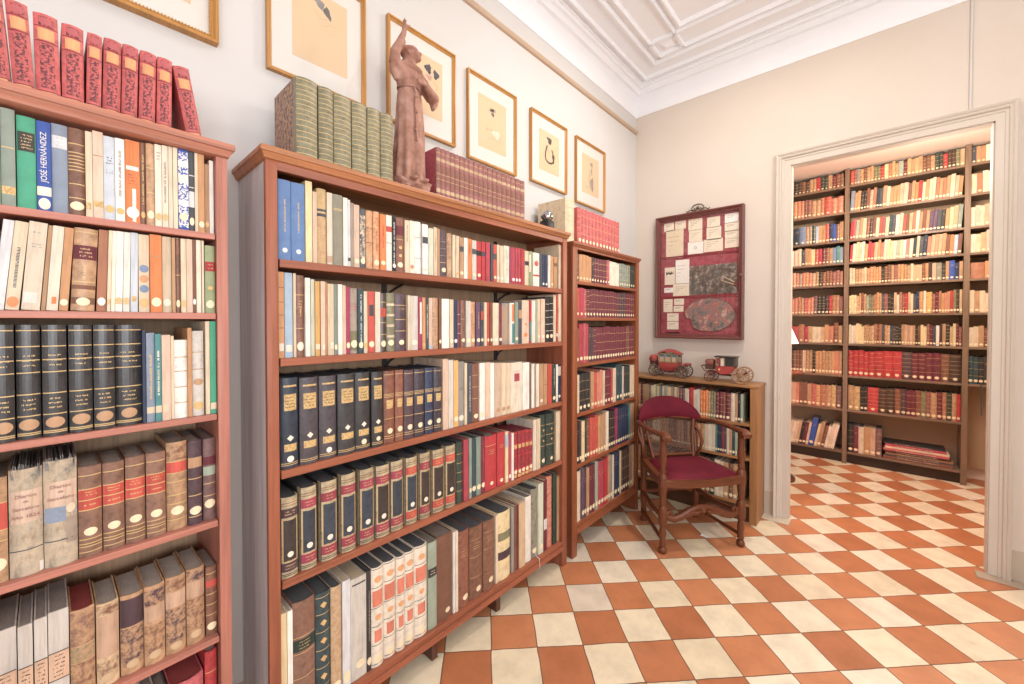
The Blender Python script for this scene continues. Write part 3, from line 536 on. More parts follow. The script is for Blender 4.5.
  (2.4839,.0297,.253,0,'black_brown','l','~29~',.014,''),
  (2.5143,.0303,.2525,0,'black_brown','l','~29~',.014,''),
  (2.5452,.0357,.2617,0,'magenta','c','~32~',.014,''),
  (2.5816,.0331,.2538,0,'navy','c','~32~',.014,''),
  (2.6154,.0324,.2545,0,'navy','c','~32~',.014,''),
  (2.6485,.0298,.2618,0,'navy','c','~32~',.014,''),
  (2.679,.0367,.258,0,'navy','c','~32~',.014,''),
  (2.7165,.0313,.2574,0,'navy','c','~32~',.014,''),
  (2.7484,.025,.2547,0,'teal','c','~32~',.014,''),
  (2.7741,.0313,.26,0,'tan','p','~30~',.014,''),
  (2.8061,.0292,.261,0,'tan','p','~30~',.014,''),
 ]),
 ('T6', 'T', 0.014, .19, [
  (2.05,.0653,.3077,0,'cream','v','',.014,'cream vellum book on the bottom shelf of the narrow bookcase'),
  (2.116,.0272,.3129,0,'purple','p','~31~',.014,''),
  (2.1439,.0257,.313,0,'plum','c','~32~',.014,''),
  (2.1703,.033,.301,0,'tan','p','~30~',.014,''),
  (2.204,.0351,.3044,0,'maroon','c','~32~',.014,''),
  (2.2398,.0348,.3041,0,'maroon','c','~32~',.014,''),
  (2.2753,.0349,.3126,0,'sage','p','~31~',.014,''),
  (2.3109,.0372,.3049,0,'crimson','c','~32~',.014,''),
  (2.3488,.0404,.3013,0,'crimson','c','~32~',.014,''),
  (2.3899,.0241,.2996,0,'red','p','~31~',.014,''),
  (2.4147,.0258,.3126,0,'red','p','~31~',.014,''),
  (2.4412,.0304,.3126,0,'tan','p','~30~',.014,''),
  (2.4723,.031,.3075,0,'grey','p','~30~',.014,''),
  (2.504,.0214,.3,0,'ivory','p','~31~',.014,''),
  (2.5262,.0519,.3089,0,'navy','c','~32~',.014,''),
  (2.5788,.0304,.3065,0,'dark_blue','c','~32~',.014,''),
  (2.6098,.0243,.3035,0,'cream','p','~30~',.014,''),
  (2.6348,.03,.3016,0,'dark_brown','l','~29~',.014,''),
  (2.6655,.0334,.3033,0,'dark_brown','l','~29~',.014,''),
  (2.6997,.0358,.305,0,'dark_brown','l','~29~',.014,''),
  (2.7361,.0295,.3067,0,'dark_brown','l','~29~',.014,''),
  (2.7663,.0336,.3079,0,'tan','p','~31~',.014,''),
  (2.8006,.0347,.3049,0,'cream','p','~31~',.014,''),
 ]),
 ('B1', 'B', 0.014, .698, [
  (-1.57,.0167,.2031,0,'cream','p','~31~',.014,''),
  (-1.5526,.0136,.1971,0,'cream','p','~31~',.014,''),
  (-1.5383,.0154,.1958,0,'cream','p','~31~',.014,''),
  (-1.5222,.0166,.2037,0,'tan','p','~31~',.014,''),
  (-1.5049,.0199,.2016,0,'brown','l','~29~',.014,''),
  (-1.4843,.0174,.1993,0,'orange_tan','p','~30~',.014,''),
  (-1.4663,.0181,.1972,0,'orange_tan','p','~30~',.014,''),
  (-1.4474,.019,.2029,0,'maroon','l','~29~',.014,''),
  (-1.4277,.0185,.1992,0,'tan','p','~30~',.014,''),
  (-1.4084,.0162,.2004,0,'tan','p','~31~',.014,''),
  (-1.3915,.0168,.2004,0,'tan','p','~30~',.014,''),
  (-1.374,.0162,.1974,0,'olive','l','~29~',.014,''),
  (-1.3571,.0191,.1965,0,'cream','p','~30~',.014,''),
  (-1.3373,.0167,.2038,0,'yellow_cream','p','~30~',.014,''),
  (-1.3199,.0116,.1969,0,'olive_green','p','~30~',.014,''),
  (-1.3076,.0117,.196,0,'cream','p','~30~',.014,''),
  (-1.2952,.0136,.1962,0,'tan','p','~30~',.014,''),
  (-1.2809,.0148,.1959,0,'teal','p','~31~',.014,''),
  (-1.2654,.0136,.2023,0,'cream','p','~31~',.014,''),
  (-1.2511,.0117,.2035,0,'tan','p','~30~',.014,''),
  (-1.2388,.0139,.2046,0,'sage','p','~30~',.014,''),
  (-1.2242,.0119,.1973,0,'yellow_cream','p','~30~',.014,''),
  (-1.2116,.0133,.1956,0,'cream','p','~31~',.014,''),
  (-1.1976,.0147,.2041,0,'tan','p','~30~',.014,''),
  (-1.1822,.0122,.1979,0,'olive_grey','p','~30~',.014,''),
  (-1.1693,.0165,.2018,0,'cream','p','~30~',.014,''),
  (-1.152,.0153,.1961,0,'tan','p','~30~',.014,''),
  (-1.1361,.0225,.1949,0,'dusty_plum','l','~29~',.014,''),
  (-1.1128,.0232,.199,0,'dusty_plum','l','~29~',.014,''),
  (-1.0889,.0137,.2011,0,'cream','p','~30~',.014,''),
  (-1.0745,.0134,.1983,0,'ivory','p','~31~',.014,''),
  (-1.0604,.0342,.2107,0,'red','c','~32~',.014,''),
  (-1.0254,.0194,.1961,0,'cream','p','~31~',.014,''),
  (-1.0054,.0243,.2047,0,'grey_white','p','~30~',.014,''),
  (-.9804,.0176,.1998,0,'orange','l','~29~',.014,''),
  (-.9621,.0185,.1975,0,'orange','l','~29~',.014,''),
  (-.9429,.0187,.2045,0,'orange','l','~29~',.014,''),
  (-.9235,.0155,.1994,0,'tan','l','~29~',.014,''),
  (-.9073,.0182,.2031,0,'olive','l','~29~',.014,''),
  (-.8884,.0167,.1991,0,'olive','l','~29~',.014,''),
  (-.871,.0216,.2005,0,'maroon','l','~28~',.014,''),
  (-.8487,.0247,.2022,0,'maroon','l','~29~',.014,''),
  (-.8233,.0169,.201,0,'red_brown','l','~29~',.014,''),
  (-.8058,.0336,.1993,0,'maroon','l','~28~',.014,''),
  (-.7714,.029,.2018,0,'cream','v','',.014,''),
  (-.7417,.0159,.1986,0,'tan','p','~31~',.014,''),
  (-.7251,.0175,.1965,0,'black','c','~32~',.014,''),
  (-.7069,.0162,.2013,0,'sage','p','~31~',.014,''),
 ]),
 ('B2', 'B', 0.014, .457, [
  (-1.57,.0226,.1909,0,'tan','l','~29~',.014,''),
  (-1.5467,.0198,.1991,0,'tan','l','~29~',.014,''),
  (-1.5263,.0221,.1987,0,'tan','l','~29~',.014,''),
  (-1.5035,.0235,.1962,0,'tan','l','~29~',.014,''),
  (-1.4792,.0199,.1992,0,'tan','l','~29~',.014,''),
  (-1.4586,.0215,.198,0,'tan','l','~29~',.014,''),
  (-1.4364,.0233,.1907,0,'brown','l','~29~',.014,''),
  (-1.4124,.0226,.1917,0,'brown','l','~29~',.014,''),
  (-1.3891,.0196,.1922,0,'brown','l','~29~',.014,''),
  (-1.3688,.0229,.1962,0,'brown','l','~29~',.014,''),
  (-1.3451,.0214,.1948,0,'cream','p','~31~',.014,''),
  (-1.323,.0192,.1929,0,'cream','p','~31~',.014,''),
  (-1.3031,.0204,.195,0,'cream','p','~30~',.014,''),
  (-1.282,.0218,.1972,0,'tan','l','~29~',.014,''),
  (-1.2596,.0222,.1971,0,'tan','l','~29~',.014,''),
  (-1.2367,.0198,.197,0,'tan','l','~29~',.014,''),
  (-1.2162,.019,.1985,0,'brown','l','~29~',.014,''),
  (-1.1965,.0211,.1992,0,'brown','l','~29~',.014,''),
  (-1.1747,.0221,.1959,0,'maroon','l','~29~',.014,''),
  (-1.1519,.0276,.1949,0,'tan','l','~29~',.014,''),
  (-1.1236,.0254,.1933,0,'tan','l','~29~',.014,''),
  (-1.0975,.0188,.1935,0,'brown','l','~29~',.014,''),
  (-1.078,.0231,.1926,0,'tan','l','~29~',.014,''),
  (-1.0543,.0263,.1981,0,'tan','l','~29~',.014,''),
  (-1.0273,.0229,.1932,0,'tan','l','~29~',.014,''),
  (-1.0038,.0275,.1901,0,'orange_tan','l','~29~',.014,''),
  (-.9756,.0279,.1927,0,'orange_tan','l','~29~',.014,''),
  (-.947,.0246,.1927,0,'cream','p','~30~',.014,''),
  (-.9217,.0259,.1976,0,'ivory','p','~31~',.014,''),
  (-.8952,.0231,.1998,0,'cream','p','~31~',.014,''),
  (-.8714,.013,.196,0,'teal','c','~32~',.014,''),
  (-.8577,.0179,.1953,0,'navy','c','~32~',.014,''),
  (-.839,.0139,.1938,0,'dark','c','~32~',.014,''),
  (-.8244,.0126,.1928,0,'magenta','p','~31~',.014,''),
  (-.8112,.016,.199,0,'slate','c','~32~',.014,''),
  (-.7944,.0161,.197,0,'cream','p','~31~',.014,''),
  (-.7776,.0174,.1952,0,'tan','p','~30~',.014,''),
  (-.7595,.0192,.1988,0,'dark_teal','c','~32~',.014,''),
  (-.7397,.0152,.1964,0,'sage','p','~30~',.014,''),
  (-.7237,.0146,.1951,0,'black','l','~29~',.014,''),
  (-.7085,.0178,.1914,0,'grey_white','p','~31~',.014,''),
 ]),
 ('B3', 'B', 0.014, .137, [
  (-1.57,.028,.2563,0,'tan','l','~29~',.014,''),
  (-1.5413,.0299,.2632,0,'tan','l','~29~',.014,''),
  (-1.5107,.0309,.258,0,'tan','l','~29~',.014,''),
  (-1.4791,.0312,.2554,0,'tan','l','~29~',.014,''),
  (-1.4472,.026,.2608,0,'brown','l','~29~',.014,''),
  (-1.4205,.0294,.2578,0,'brown','l','~29~',.014,''),
  (-1.3905,.0265,.2574,0,'brown','l','~29~',.014,''),
  (-1.3633,.0297,.2603,0,'brown','l','~29~',.014,''),
  (-1.3329,.0332,.2583,0,'brown','l','~29~',.014,''),
  (-1.299,.0356,.2634,0,'brown','l','~29~',.014,''),
  (-1.2627,.0328,.2634,0,'brown','l','~29~',.014,''),
  (-1.2291,.0306,.255,0,'brown','l','~29~',.014,''),
  (-1.1978,.0252,.2557,0,'tan','l','~29~',.014,''),
  (-1.1719,.035,.2555,0,'red_brown','l','~29~',.014,''),
  (-1.1362,.0369,.2541,0,'red_brown','l','~29~',.014,''),
  (-1.0986,.0296,.2522,0,'red_brown','l','~29~',.014,''),
  (-1.0684,.0309,.2609,0,'brown','l','~29~',.014,''),
  (-1.0368,.0305,.2545,0,'dark_green','c','~32~',.014,''),
  (-1.0056,.0321,.2627,0,'dark_green','c','~32~',.014,''),
  (-.9728,.0321,.2621,0,'red_brown','l','~29~',.014,''),
  (-.94,.0323,.2636,0,'red_brown','l','~29~',.014,''),
  (-.907,.0308,.2591,0,'dark_green','c','~32~',.014,''),
  (-.8754,.0336,.2633,0,'ivory','p','~31~',.014,'ivory paperback on the third shelf of the low bookcase'),
  (-.8412,.0268,.2582,0,'cream','p','~30~',.014,''),
  (-.8137,.031,.255,0,'tan','p','~31~',.014,'first tan paperback from the left, third shelf, low bookcase'),
  (-.782,.0298,.2565,0,'brown','l','~29~',.014,''),
  (-.7514,.0276,.2545,0,'tan','p','~30~',.014,''),
  (-.7231,.0324,.2615,0,'cream','p','~31~',.014,'second cream paperback from the left, third shelf, low bookcase'),
 ]),
 ('K1a', 'K', 0.02, 2.757, [
  (-.98,.0297,.1412,0,'brown','l','~29~',.02,''),
  (-.9496,.0311,.1433,0,'brown','l','~29~',.02,''),
  (-.9178,.0326,.1293,0,'brown','l','~29~',.02,''),
  (-.8845,.0336,.1426,0,'tan','l','~29~',.02,''),
  (-.8502,.0312,.1246,0,'sand','l','~29~',.02,''),
  (-.8183,.0267,.1272,0,'black','l','~29~',.02,''),
  (-.7909,.0326,.1346,0,'coral','l','~29~',.02,''),
  (-.7577,.0328,.1407,0,'sand','p','~31~',.02,''),
  (-.7241,.0278,.1327,0,'tan','p','~30~',.02,''),
  (-.6956,.0315,.1372,0,'maroon','l','~29~',.02,''),
  (-.6635,.0337,.1297,0,'dark_green','l','~29~',.02,''),
  (-.6291,.0304,.1369,0,'dark_brown','l','~29~',.02,''),
  (-.598,.0321,.1259,0,'brown','l','~29~',.02,''),
  (-.5652,.0316,.124,0,'dark_brown','l','~29~',.02,''),
  (-.5328,.0294,.1332,0,'tan','l','~29~',.02,''),
  (-.5027,.028,.1343,0,'tan','l','~29~',.02,''),
  (-.4741,.0335,.1384,0,'red','c','~32~',.02,''),
  (-.4399,.0314,.144,0,'dark_green','l','~29~',.02,''),
  (-.4078,.0314,.131,0,'dark_green','l','~29~',.02,''),
  (-.3757,.0316,.1391,0,'tan','p','~31~',.02,''),
  (-.3434,.029,.1278,0,'maroon','l','~29~',.02,''),
  (-.3136,.0322,.134,0,'red_brown','l','~29~',.02,''),
  (-.2807,.03,.1342,0,'mottled_brown','l','~29~',.02,''),
 ]),
 ('K1b', 'K', 0.02, 2.757, [
  (-.203,.0262,.1413,0,'scarlet','l','~29~',.02,''),
  (-.1761,.0225,.144,0,'rosewood','l','~29~',.02,''),
  (-.1529,.0217,.1468,0,'grey','c','~32~',.02,''),
  (-.1305,.0257,.1396,0,'orange_tan','l','~29~',.02,''),
  (-.1041,.0214,.1432,0,'brown','l','~29~',.02,''),
  (-.082,.0269,.1433,0,'tan','l','~29~',.02,''),
  (-.0544,.0226,.1496,0,'orange_tan','l','~29~',.02,''),
  (-.0312,.0252,.1379,0,'olive','l','~29~',.02,''),
  (-.0053,.0224,.1362,0,'olive','l','~29~',.02,''),
  (.0179,.0268,.1309,0,'red','l','~29~',.02,''),
  (.0454,.0263,.1417,0,'yellow_cream','p','~30~',.02,''),
  (.0724,.0233,.1458,0,'rust','l','~29~',.02,''),
  (.0965,.0219,.1545,0,'gold_tan','l','~29~',.02,''),
  (.1191,.0216,.1331,0,'tan','l','~29~',.02,''),
  (.1414,.0322,.1425,0,'sage','c','~32~',.02,''),
  (.1743,.0248,.1346,0,'maroon','l','~29~',.02,''),
  (.1998,.0239,.1517,0,'gold_tan','p','~31~',.02,''),
  (.2244,.0246,.1405,0,'tan','p','~30~',.02,''),
  (.2496,.0232,.1452,0,'gold_tan','p','~30~',.02,''),
  (.2736,.0247,.1533,0,'tan','p','~31~',.02,''),
  (.2989,.0231,.1343,0,'brown','l','~29~',.02,''),
  (.3227,.0262,.1454,0,'brown','l','~29~',.02,''),
  (.3496,.0263,.1365,0,'tan','l','~29~',.02,''),
  (.3766,.0261,.1493,0,'dark_green','l','~29~',.02,''),
  (.4034,.0227,.1533,0,'dark_green','l','~29~',.02,''),
  (.4268,.027,.1309,0,'red','l','~29~',.02,''),
  (.4545,.023,.1496,0,'dark_brown','l','~29~',.02,''),
  (.4782,.0221,.1487,0,'dark_brown','l','~29~',.02,''),
  (.501,.0265,.1488,0,'olive','l','~29~',.02,''),
  (.5282,.0241,.1451,0,'sand','p','~30~',.02,''),
 ]),
 ('K1c', 'K', 0.02, 2.757, [
  (.592,.0264,.1403,0,'slate','c','~32~',.02,''),
  (.6191,.0261,.1391,0,'tan','p','~30~',.02,''),
  (.6459,.0265,.1364,0,'ginger','p','~30~',.02,''),
  (.673,.0308,.1415,0,'ivory','p','~30~',.02,''),
  (.7046,.0252,.1396,0,'orange_tan','l','~29~',.02,''),
  (.7304,.0245,.128,0,'orange_tan','l','~29~',.02,''),
  (.7557,.0354,.137,0,'brown','l','~29~',.02,''),
  (.7918,.0262,.1279,0,'tan','p','~30~',.02,''),
  (.8187,.0265,.1268,0,'taupe','p','~30~',.02,''),
  (.8458,.0261,.1392,0,'bone','p','~30~',.02,''),
  (.8726,.0256,.1255,0,'ginger','p','~30~',.02,''),
  (.8989,.0248,.1337,0,'tan','l','~29~',.02,''),
  (.9244,.0232,.1274,0,'orange_tan','l','~29~',.02,''),
  (.9483,.0245,.1307,0,'tan','l','~29~',.02,''),
  (.9735,.0258,.1346,0,'tan','l','~29~',.02,''),
 ]),
 ('K2a', 'K', 0.02, 2.5, [
  (-.98,.0313,.1814,0,'tan','l','~28~',.02,''),
  (-.948,.0284,.1679,0,'orange_tan','l','~29~',.02,''),
  (-.9188,.0319,.1773,0,'rust','l','~29~',.02,''),
  (-.8862,.0308,.1688,0,'sand','l','~29~',.02,''),
  (-.8548,.0333,.1721,0,'gold_tan','l','~29~',.02,''),
  (-.8207,.0284,.1852,0,'brown','l','~29~',.02,''),
  (-.7917,.0314,.1681,0,'brown','l','~28~',.02,''),
  (-.7596,.0303,.1601,0,'brown','l','~29~',.02,''),
  (-.7286,.0308,.1637,0,'tan','l','~29~',.02,''),
  (-.6971,.0279,.1811,0,'brown','l','~29~',.02,''),
  (-.6686,.0325,.1851,0,'orange_tan','l','~29~',.02,''),
  (-.6353,.0299,.186,0,'coral','l','~29~',.02,''),
  (-.6047,.0289,.1813,0,'coral','l','~29~',.02,''),
  (-.5751,.0276,.185,0,'brown','l','~29~',.02,''),
  (-.5468,.0331,.182,0,'rosewood','l','~29~',.02,''),
  (-.513,.04,.1652,0,'tan','l','~29~',.02,''),
  (-.4722,.0343,.1648,0,'tan','l','~29~',.02,''),
  (-.4373,.0301,.1796,0,'rust','l','~29~',.02,''),
  (-.4065,.0583,.181,0,'scarlet','l','~29~',.02,''),
  (-.3475,.0447,.1584,0,'coral','l','~29~',.02,''),
  (-.3021,.0514,.1681,0,'coral','l','~29~',.02,''),
 ]),
 ('K2b', 'K', 0.02, 2.5, [
  (-.203,.0298,.1974,2.85,'grey_blue','p','~31~',.02,''),
  (-.1725,.0202,.1744,3,'orange_tan','p','~30~',.02,''),
  (-.1516,.0227,.1887,2.95,'orange_tan','p','~31~',.02,''),
  (-.1281,.0231,.1704,3,'black','l','~29~',.02,''),
  (-.1043,.0194,.1744,3,'black','l','~29~',.02,''),
  (-.0842,.0201,.1978,2.93,'red_brown','p','~30~',.02,''),
  (-.0633,.0265,.1777,3,'peach','l','~29~',.02,''),
  (-.0361,.0215,.1959,2.93,'rust','p','~31~',.02,''),
  (-.014,.0217,.1799,3,'dark_blue','p','~30~',.02,''),
  (.0084,.0222,.1704,3,'slate','p','~31~',.02,''),
  (.0313,.0264,.198,3,'tan','p','~30~',.02,''),
  (.0584,.0232,.1857,3,'cream','p','~30~',.02,''),
  (.0823,.0228,.1722,3,'tan','p','~31~',.02,''),
  (.1058,.0211,.1773,3,'orange_tan','p','~31~',.02,''),
  (.1276,.019,.1819,3,'orange_tan','p','~31~',.02,''),
  (.1472,.0249,.1917,3,'peach','p','~30~',.02,''),
  (.1728,.0307,.1919,3,'blush','p','~31~',.02,''),
  (.2042,.0209,.1786,3,'brown','p','~31~',.02,''),
  (.2258,.0226,.1968,2.93,'tan','p','~31~',.02,''),
  (.2492,.0207,.1766,3,'orange','p','~31~',.02,''),
  (.2706,.0233,.1894,2.89,'red','p','~31~',.02,''),
  (.2946,.0197,.1689,3,'cream','p','~30~',.02,''),
  (.315,.0217,.1871,3,'orange_tan','p','~30~',.02,''),
  (.3374,.0199,.1896,3,'cream','p','~31~',.02,''),
  (.358,.0199,.1975,3,'cream','p','~30~',.02,''),
  (.3787,.0218,.1908,2.98,'rust','p','~30~',.02,''),
  (.4012,.0218,.1763,3,'tan','p','~30~',.02,''),
  (.4236,.0202,.1762,3,'rust','p','~30~',.02,''),
  (.4446,.0216,.1902,3,'tan','p','~30~',.02,''),
  (.4669,.0287,.1982,2.92,'cream','p','~30~',.02,''),
  (.4963,.0225,.1793,3,'peach','p','~30~',.02,''),
  (.5195,.0218,.1701,3,'ginger','p','~30~',.02,''),
 ]),
 ('K2c', 'K', 0.02, 2.5, [
  (.592,.033,.168,0,'cream','p','~30~',.02,''),
  (.6257,.0317,.1679,0,'rust','p','~30~',.02,''),
  (.6581,.0294,.1824,0,'bone','p','~31~',.02,''),
  (.6882,.029,.1727,0,'bone','p','~31~',.02,''),
  (.7179,.0309,.188,0,'slate','c','~32~',.02,''),
  (.7495,.0424,.1785,0,'orange_tan','p','~30~',.02,''),
  (.7926,.0283,.1588,0,'tan','p','~30~',.02,''),
  (.8217,.0271,.1696,0,'yellow_cream','p','~31~',.02,''),
  (.8495,.0299,.1833,0,'tan','p','~31~',.02,''),
  (.8801,.0273,.1633,0,'tan','p','~30~',.02,''),
  (.9081,.0265,.1773,0,'rust','p','~31~',.02,''),
  (.9353,.0302,.1656,0,'rust','p','~30~',.02,''),
  (.9662,.0331,.1683,0,'tan','p','~31~',.02,''),
 ]),
 ('K3a', 'K', 0.02, 2.222, [
  (-.98,.0307,.1734,0,'cream','p','~31~',.02,''),
  (-.9486,.0256,.1916,0,'blush','p','~30~',.02,''),
  (-.9223,.03,.1827,0,'cream','p','~30~',.02,''),
  (-.8915,.0305,.1784,0,'cream','p','~31~',.02,''),
  (-.8603,.0251,.1805,0,'mottled_brown','l','~29~',.02,''),
  (-.8345,.0244,.1648,0,'brown','l','~29~',.02,''),
  (-.8094,.0275,.1692,0,'red','c','~32~',.02,''),
  (-.7812,.0299,.1628,0,'cream','p','~31~',.02,''),
  (-.7506,.0302,.1715,0,'cream','p','~30~',.02,''),
  (-.7198,.0544,.173,0,'dark_blue','c','~32~',.02,''),
  (-.6646,.0519,.1807,0,'dark_blue','c','~32~',.02,''),
  (-.6121,.0531,.1886,0,'slate_blue','c','~32~',.02,''),
  (-.5583,.0258,.1807,0,'tan','l','~29~',.02,''),
  (-.5318,.0251,.1814,0,'taupe','l','~29~',.02,''),
  (-.506,.0302,.1843,0,'dark_green','l','~29~',.02,''),
  (-.4751,.0244,.1742,0,'light_blue','p','~31~',.02,''),
  (-.45,.0271,.1775,0,'orange_tan','p','~30~',.02,''),
  (-.4222,.0272,.1759,0,'ginger','p','~31~',.02,''),
  (-.3943,.0288,.1854,0,'scarlet','l','~29~',.02,''),
  (-.3648,.0294,.1919,0,'navy','c','~32~',.02,''),
  (-.3347,.0258,.1723,0,'blue','p','~31~',.02,''),
  (-.3082,.0269,.1711,0,'mottled_brown','l','~29~',.02,''),
  (-.2806,.0299,.1904,0,'ginger','p','~30~',.02,''),
 ]),
 ('K3b', 'K', 0.02, 2.222, [
  (-.203,.0206,.1754,3,'red','p','~31~',.02,''),
  (-.1817,.0204,.1998,2.98,'rose','p','~30~',.02,''),
  (-.1607,.0247,.187,3,'sage','p','~30~',.02,''),
  (-.1353,.0229,.201,3,'tan','p','~30~',.02,''),
  (-.1116,.0273,.1914,3,'cream','p','~30~',.02,''),
  (-.0837,.0236,.1843,3,'red_brown','l','~29~',.02,''),
  (-.0593,.0209,.185,3,'plum','l','~29~',.02,''),
  (-.0377,.0217,.198,2.94,'brown','p','~30~',.02,''),
  (-.0153,.024,.1804,3,'cream','p','~30~',.02,''),
  (.0094,.0201,.1812,3,'scarlet','p','~31~',.02,''),
  (.0302,.0221,.1903,2.98,'rosewood','p','~30~',.02,''),
  (.053,.0238,.1759,3,'cream','p','~31~',.02,''),
  (.0776,.0197,.1953,3,'dark_teal','c','~32~',.02,''),
  (.0979,.0236,.1871,3,'slate','p','~31~',.02,''),
  (.1222,.0242,.1865,3,'ivory','p','~31~',.02,''),
  (.147,.0242,.198,2.9,'blush','p','~31~',.02,''),
  (.172,.0192,.1764,3,'scarlet','p','~31~',.02,''),
  (.1918,.0194,.1752,3,'brown','p','~30~',.02,''),
  (.212,.0223,.1864,3,'sand','p','~30~',.02,''),
  (.235,.02,.1895,3,'rust','p','~31~',.02,''),
  (.2557,.0213,.1979,2.98,'ivory','p','~30~',.02,''),
  (.2777,.0212,.1832,3,'tan','p','~31~',.02,''),
  (.2996,.021,.1994,3,'red_brown','p','~30~',.02,''),
  (.3212,.0216,.1889,3,'tan','p','~31~',.02,''),
  (.3435,.0239,.1788,3,'purple','p','~31~',.02,''),
  (.3681,.0222,.1914,3,'purple','p','~31~',.02,''),
  (.391,.0242,.1814,3,'slate','p','~30~',.02,''),
  (.4159,.0238,.1787,3,'dark','c','~32~',.02,''),
  (.4404,.0237,.1803,3,'orange_tan','p','~30~',.02,''),
  (.4649,.0238,.1903,3,'yellow_cream','p','~31~',.02,''),
  (.4893,.0252,.1991,3,'sand','p','~31~',.02,''),
  (.5153,.0258,.2045,3,'grey_green','p','~30~',.02,''),
 ]),
 ('K3c', 'K', 0.02, 2.222, [
  (.592,.0273,.1635,0,'bone','p','~31~',.02,''),
  (.62,.0256,.1767,0,'blush','p','~31~',.02,''),
  (.6463,.0242,.1686,0,'cream','p','~30~',.02,''),
  (.6712,.0288,.18,0,'peach','p','~31~',.02,''),
  (.7007,.0265,.1858,0,'blush','p','~30~',.02,''),
  (.7279,.0263,.1783,0,'ivory','p','~31~',.02,''),
  (.7549,.0238,.1659,0,'ivory','p','~31~',.02,''),
  (.7794,.0297,.1868,0,'ivory','p','~31~',.02,''),
  (.8098,.0244,.1866,0,'tan','p','~30~',.02,''),
  (.8349,.0265,.1914,0,'orange_tan','p','~31~',.02,''),
  (.8621,.0261,.1691,0,'tan','p','~30~',.02,''),
  (.8889,.0293,.1769,0,'cream','p','~31~',.02,''),
  (.9189,.0295,.1641,0,'parchment','p','~31~',.02,''),
  (.9491,.0246,.1676,0,'ivory','p','~30~',.02,''),
  (.9744,.0249,.1797,0,'cream','p','~31~',.02,''),
 ]),
 ('K4a', 'K', 0.02, 2, [
  (-.98,.025,.1552,0,'sand','l','~29~',.02,''),
  (-.9543,.0251,.1754,0,'tan','l','~29~',.02,''),
  (-.9285,.0299,.1701,0,'tan','l','~29~',.02,''),
  (-.898,.0267,.1795,0,'dark_brown','l','~29~',.02,''),
  (-.8706,.0242,.1618,0,'brown','l','~29~',.02,''),
  (-.8458,.0304,.1797,0,'red_brown','l','~29~',.02,''),
  (-.8146,.0281,.1608,0,'brown','p','~30~',.02,''),
  (-.7858,.029,.1652,0,'tan','p','~30~',.02,''),
  (-.7561,.025,.1638,0,'brown','p','~31~',.02,''),
  (-.7305,.0302,.18,0,'olive','p','~30~',.02,''),
  (-.6996,.0383,.1666,0,'bone','v','',.02,''),
  (-.6605,.0313,.1686,0,'blush','v','',.02,''),
  (-.6286,.0339,.1804,0,'cream','v','',.02,''),
  (-.594,.0303,.1662,0,'slate','c','~32~',.02,''),
  (-.5629,.0243,.1782,0,'tan','p','~31~',.02,''),
  (-.538,.0279,.1735,0,'orange_tan','p','~31~',.02,''),
  (-.5093,.0294,.1628,0,'yellow_cream','p','~31~',.02,''),
  (-.4793,.0292,.1588,0,'scarlet','l','~29~',.02,''),
  (-.4493,.0277,.1601,0,'crimson','p','~30~',.02,''),
  (-.421,.0287,.1595,0,'maroon','l','~29~',.02,''),
  (-.3916,.0287,.1633,0,'red_brown','l','~29~',.02,''),
  (-.3622,.0267,.1553,0,'tan','p','~31~',.02,''),
  (-.3348,.0268,.1598,0,'slate_blue','p','~31~',.02,''),
  (-.3074,.029,.1722,0,'teal','c','~32~',.02,''),
  (-.2777,.027,.158,0,'grey_blue','p','~31~',.02,''),
 ]),
 ('K4b', 'K', 0.02, 2, [
  (-.203,.0192,.1692,3,'red','p','~31~',.02,''),
  (-.1831,.0243,.1786,3,'ivory','p','~31~',.02,''),
  (-.1581,.0198,.1931,3,'yellow_cream','p','~30~',.02,''),
  (-.1376,.0198,.1834,3,'cream','p','~31~',.02,''),
  (-.1171,.022,.1895,2.81,'ivory','p','~30~',.02,''),
  (-.0944,.0233,.1639,3,'gold_tan','p','~31~',.02,''),
  (-.0704,.0212,.1845,2.96,'crimson','p','~30~',.02,''),
  (-.0485,.0232,.1686,3,'scarlet','p','~30~',.02,''),
  (-.0245,.0243,.1722,2.99,'peach','p','~30~',.02,''),
  (.0005,.0199,.1934,2.76,'orange_tan','p','~30~',.02,''),
  (.0211,.0216,.1645,3,'coral','p','~31~',.02,''),
  (.0434,.0195,.1886,3,'pale_green','p','~31~',.02,''),
  (.0636,.0225,.1867,2.94,'yellow_cream','p','~30~',.02,''),
  (.0867,.0197,.1715,3,'yellow_cream','p','~30~',.02,''),
  (.1072,.0219,.1688,3,'ivory','p','~30~',.02,''),
  (.1298,.0221,.1711,3,'sage','p','~30~',.02,''),
  (.1526,.0198,.1714,3,'yellow_cream','p','~30~',.02,''),
  (.1731,.0212,.168,3,'pale_blue','p','~30~',.02,''),
  (.195,.0213,.1727,3,'coral','p','~30~',.02,''),
  (.217,.0236,.1735,3,'ivory','p','~31~',.02,''),
  (.2413,.0202,.1788,3,'dark_green','p','~30~',.02,''),
  (.2621,.0202,.19,3,'blush','p','~31~',.02,''),
  (.283,.0233,.1813,3,'slate','p','~31~',.02,''),
  (.307,.0242,.1942,2.9,'dark_blue','c','~32~',.02,''),
  (.3318,.023,.1764,3,'coral','p','~30~',.02,''),
  (.3555,.0239,.1856,3,'peach','p','~30~',.02,''),
  (.3801,.0191,.1898,3,'orange_tan','p','~31~',.02,''),
  (.3999,.0223,.1871,3,'peach','p','~31~',.02,''),
  (.423,.0229,.1904,3,'orange_tan','p','~31~',.02,''),
  (.4466,.0225,.1771,3,'brown','p','~30~',.02,''),
  (.4697,.0229,.1713,3,'orange','p','~30~',.02,''),
  (.4934,.0241,.166,3,'light_blue','p','~31~',.02,''),
  (.5182,.0234,.1745,3,'brown','p','~30~',.02,''),
 ]),
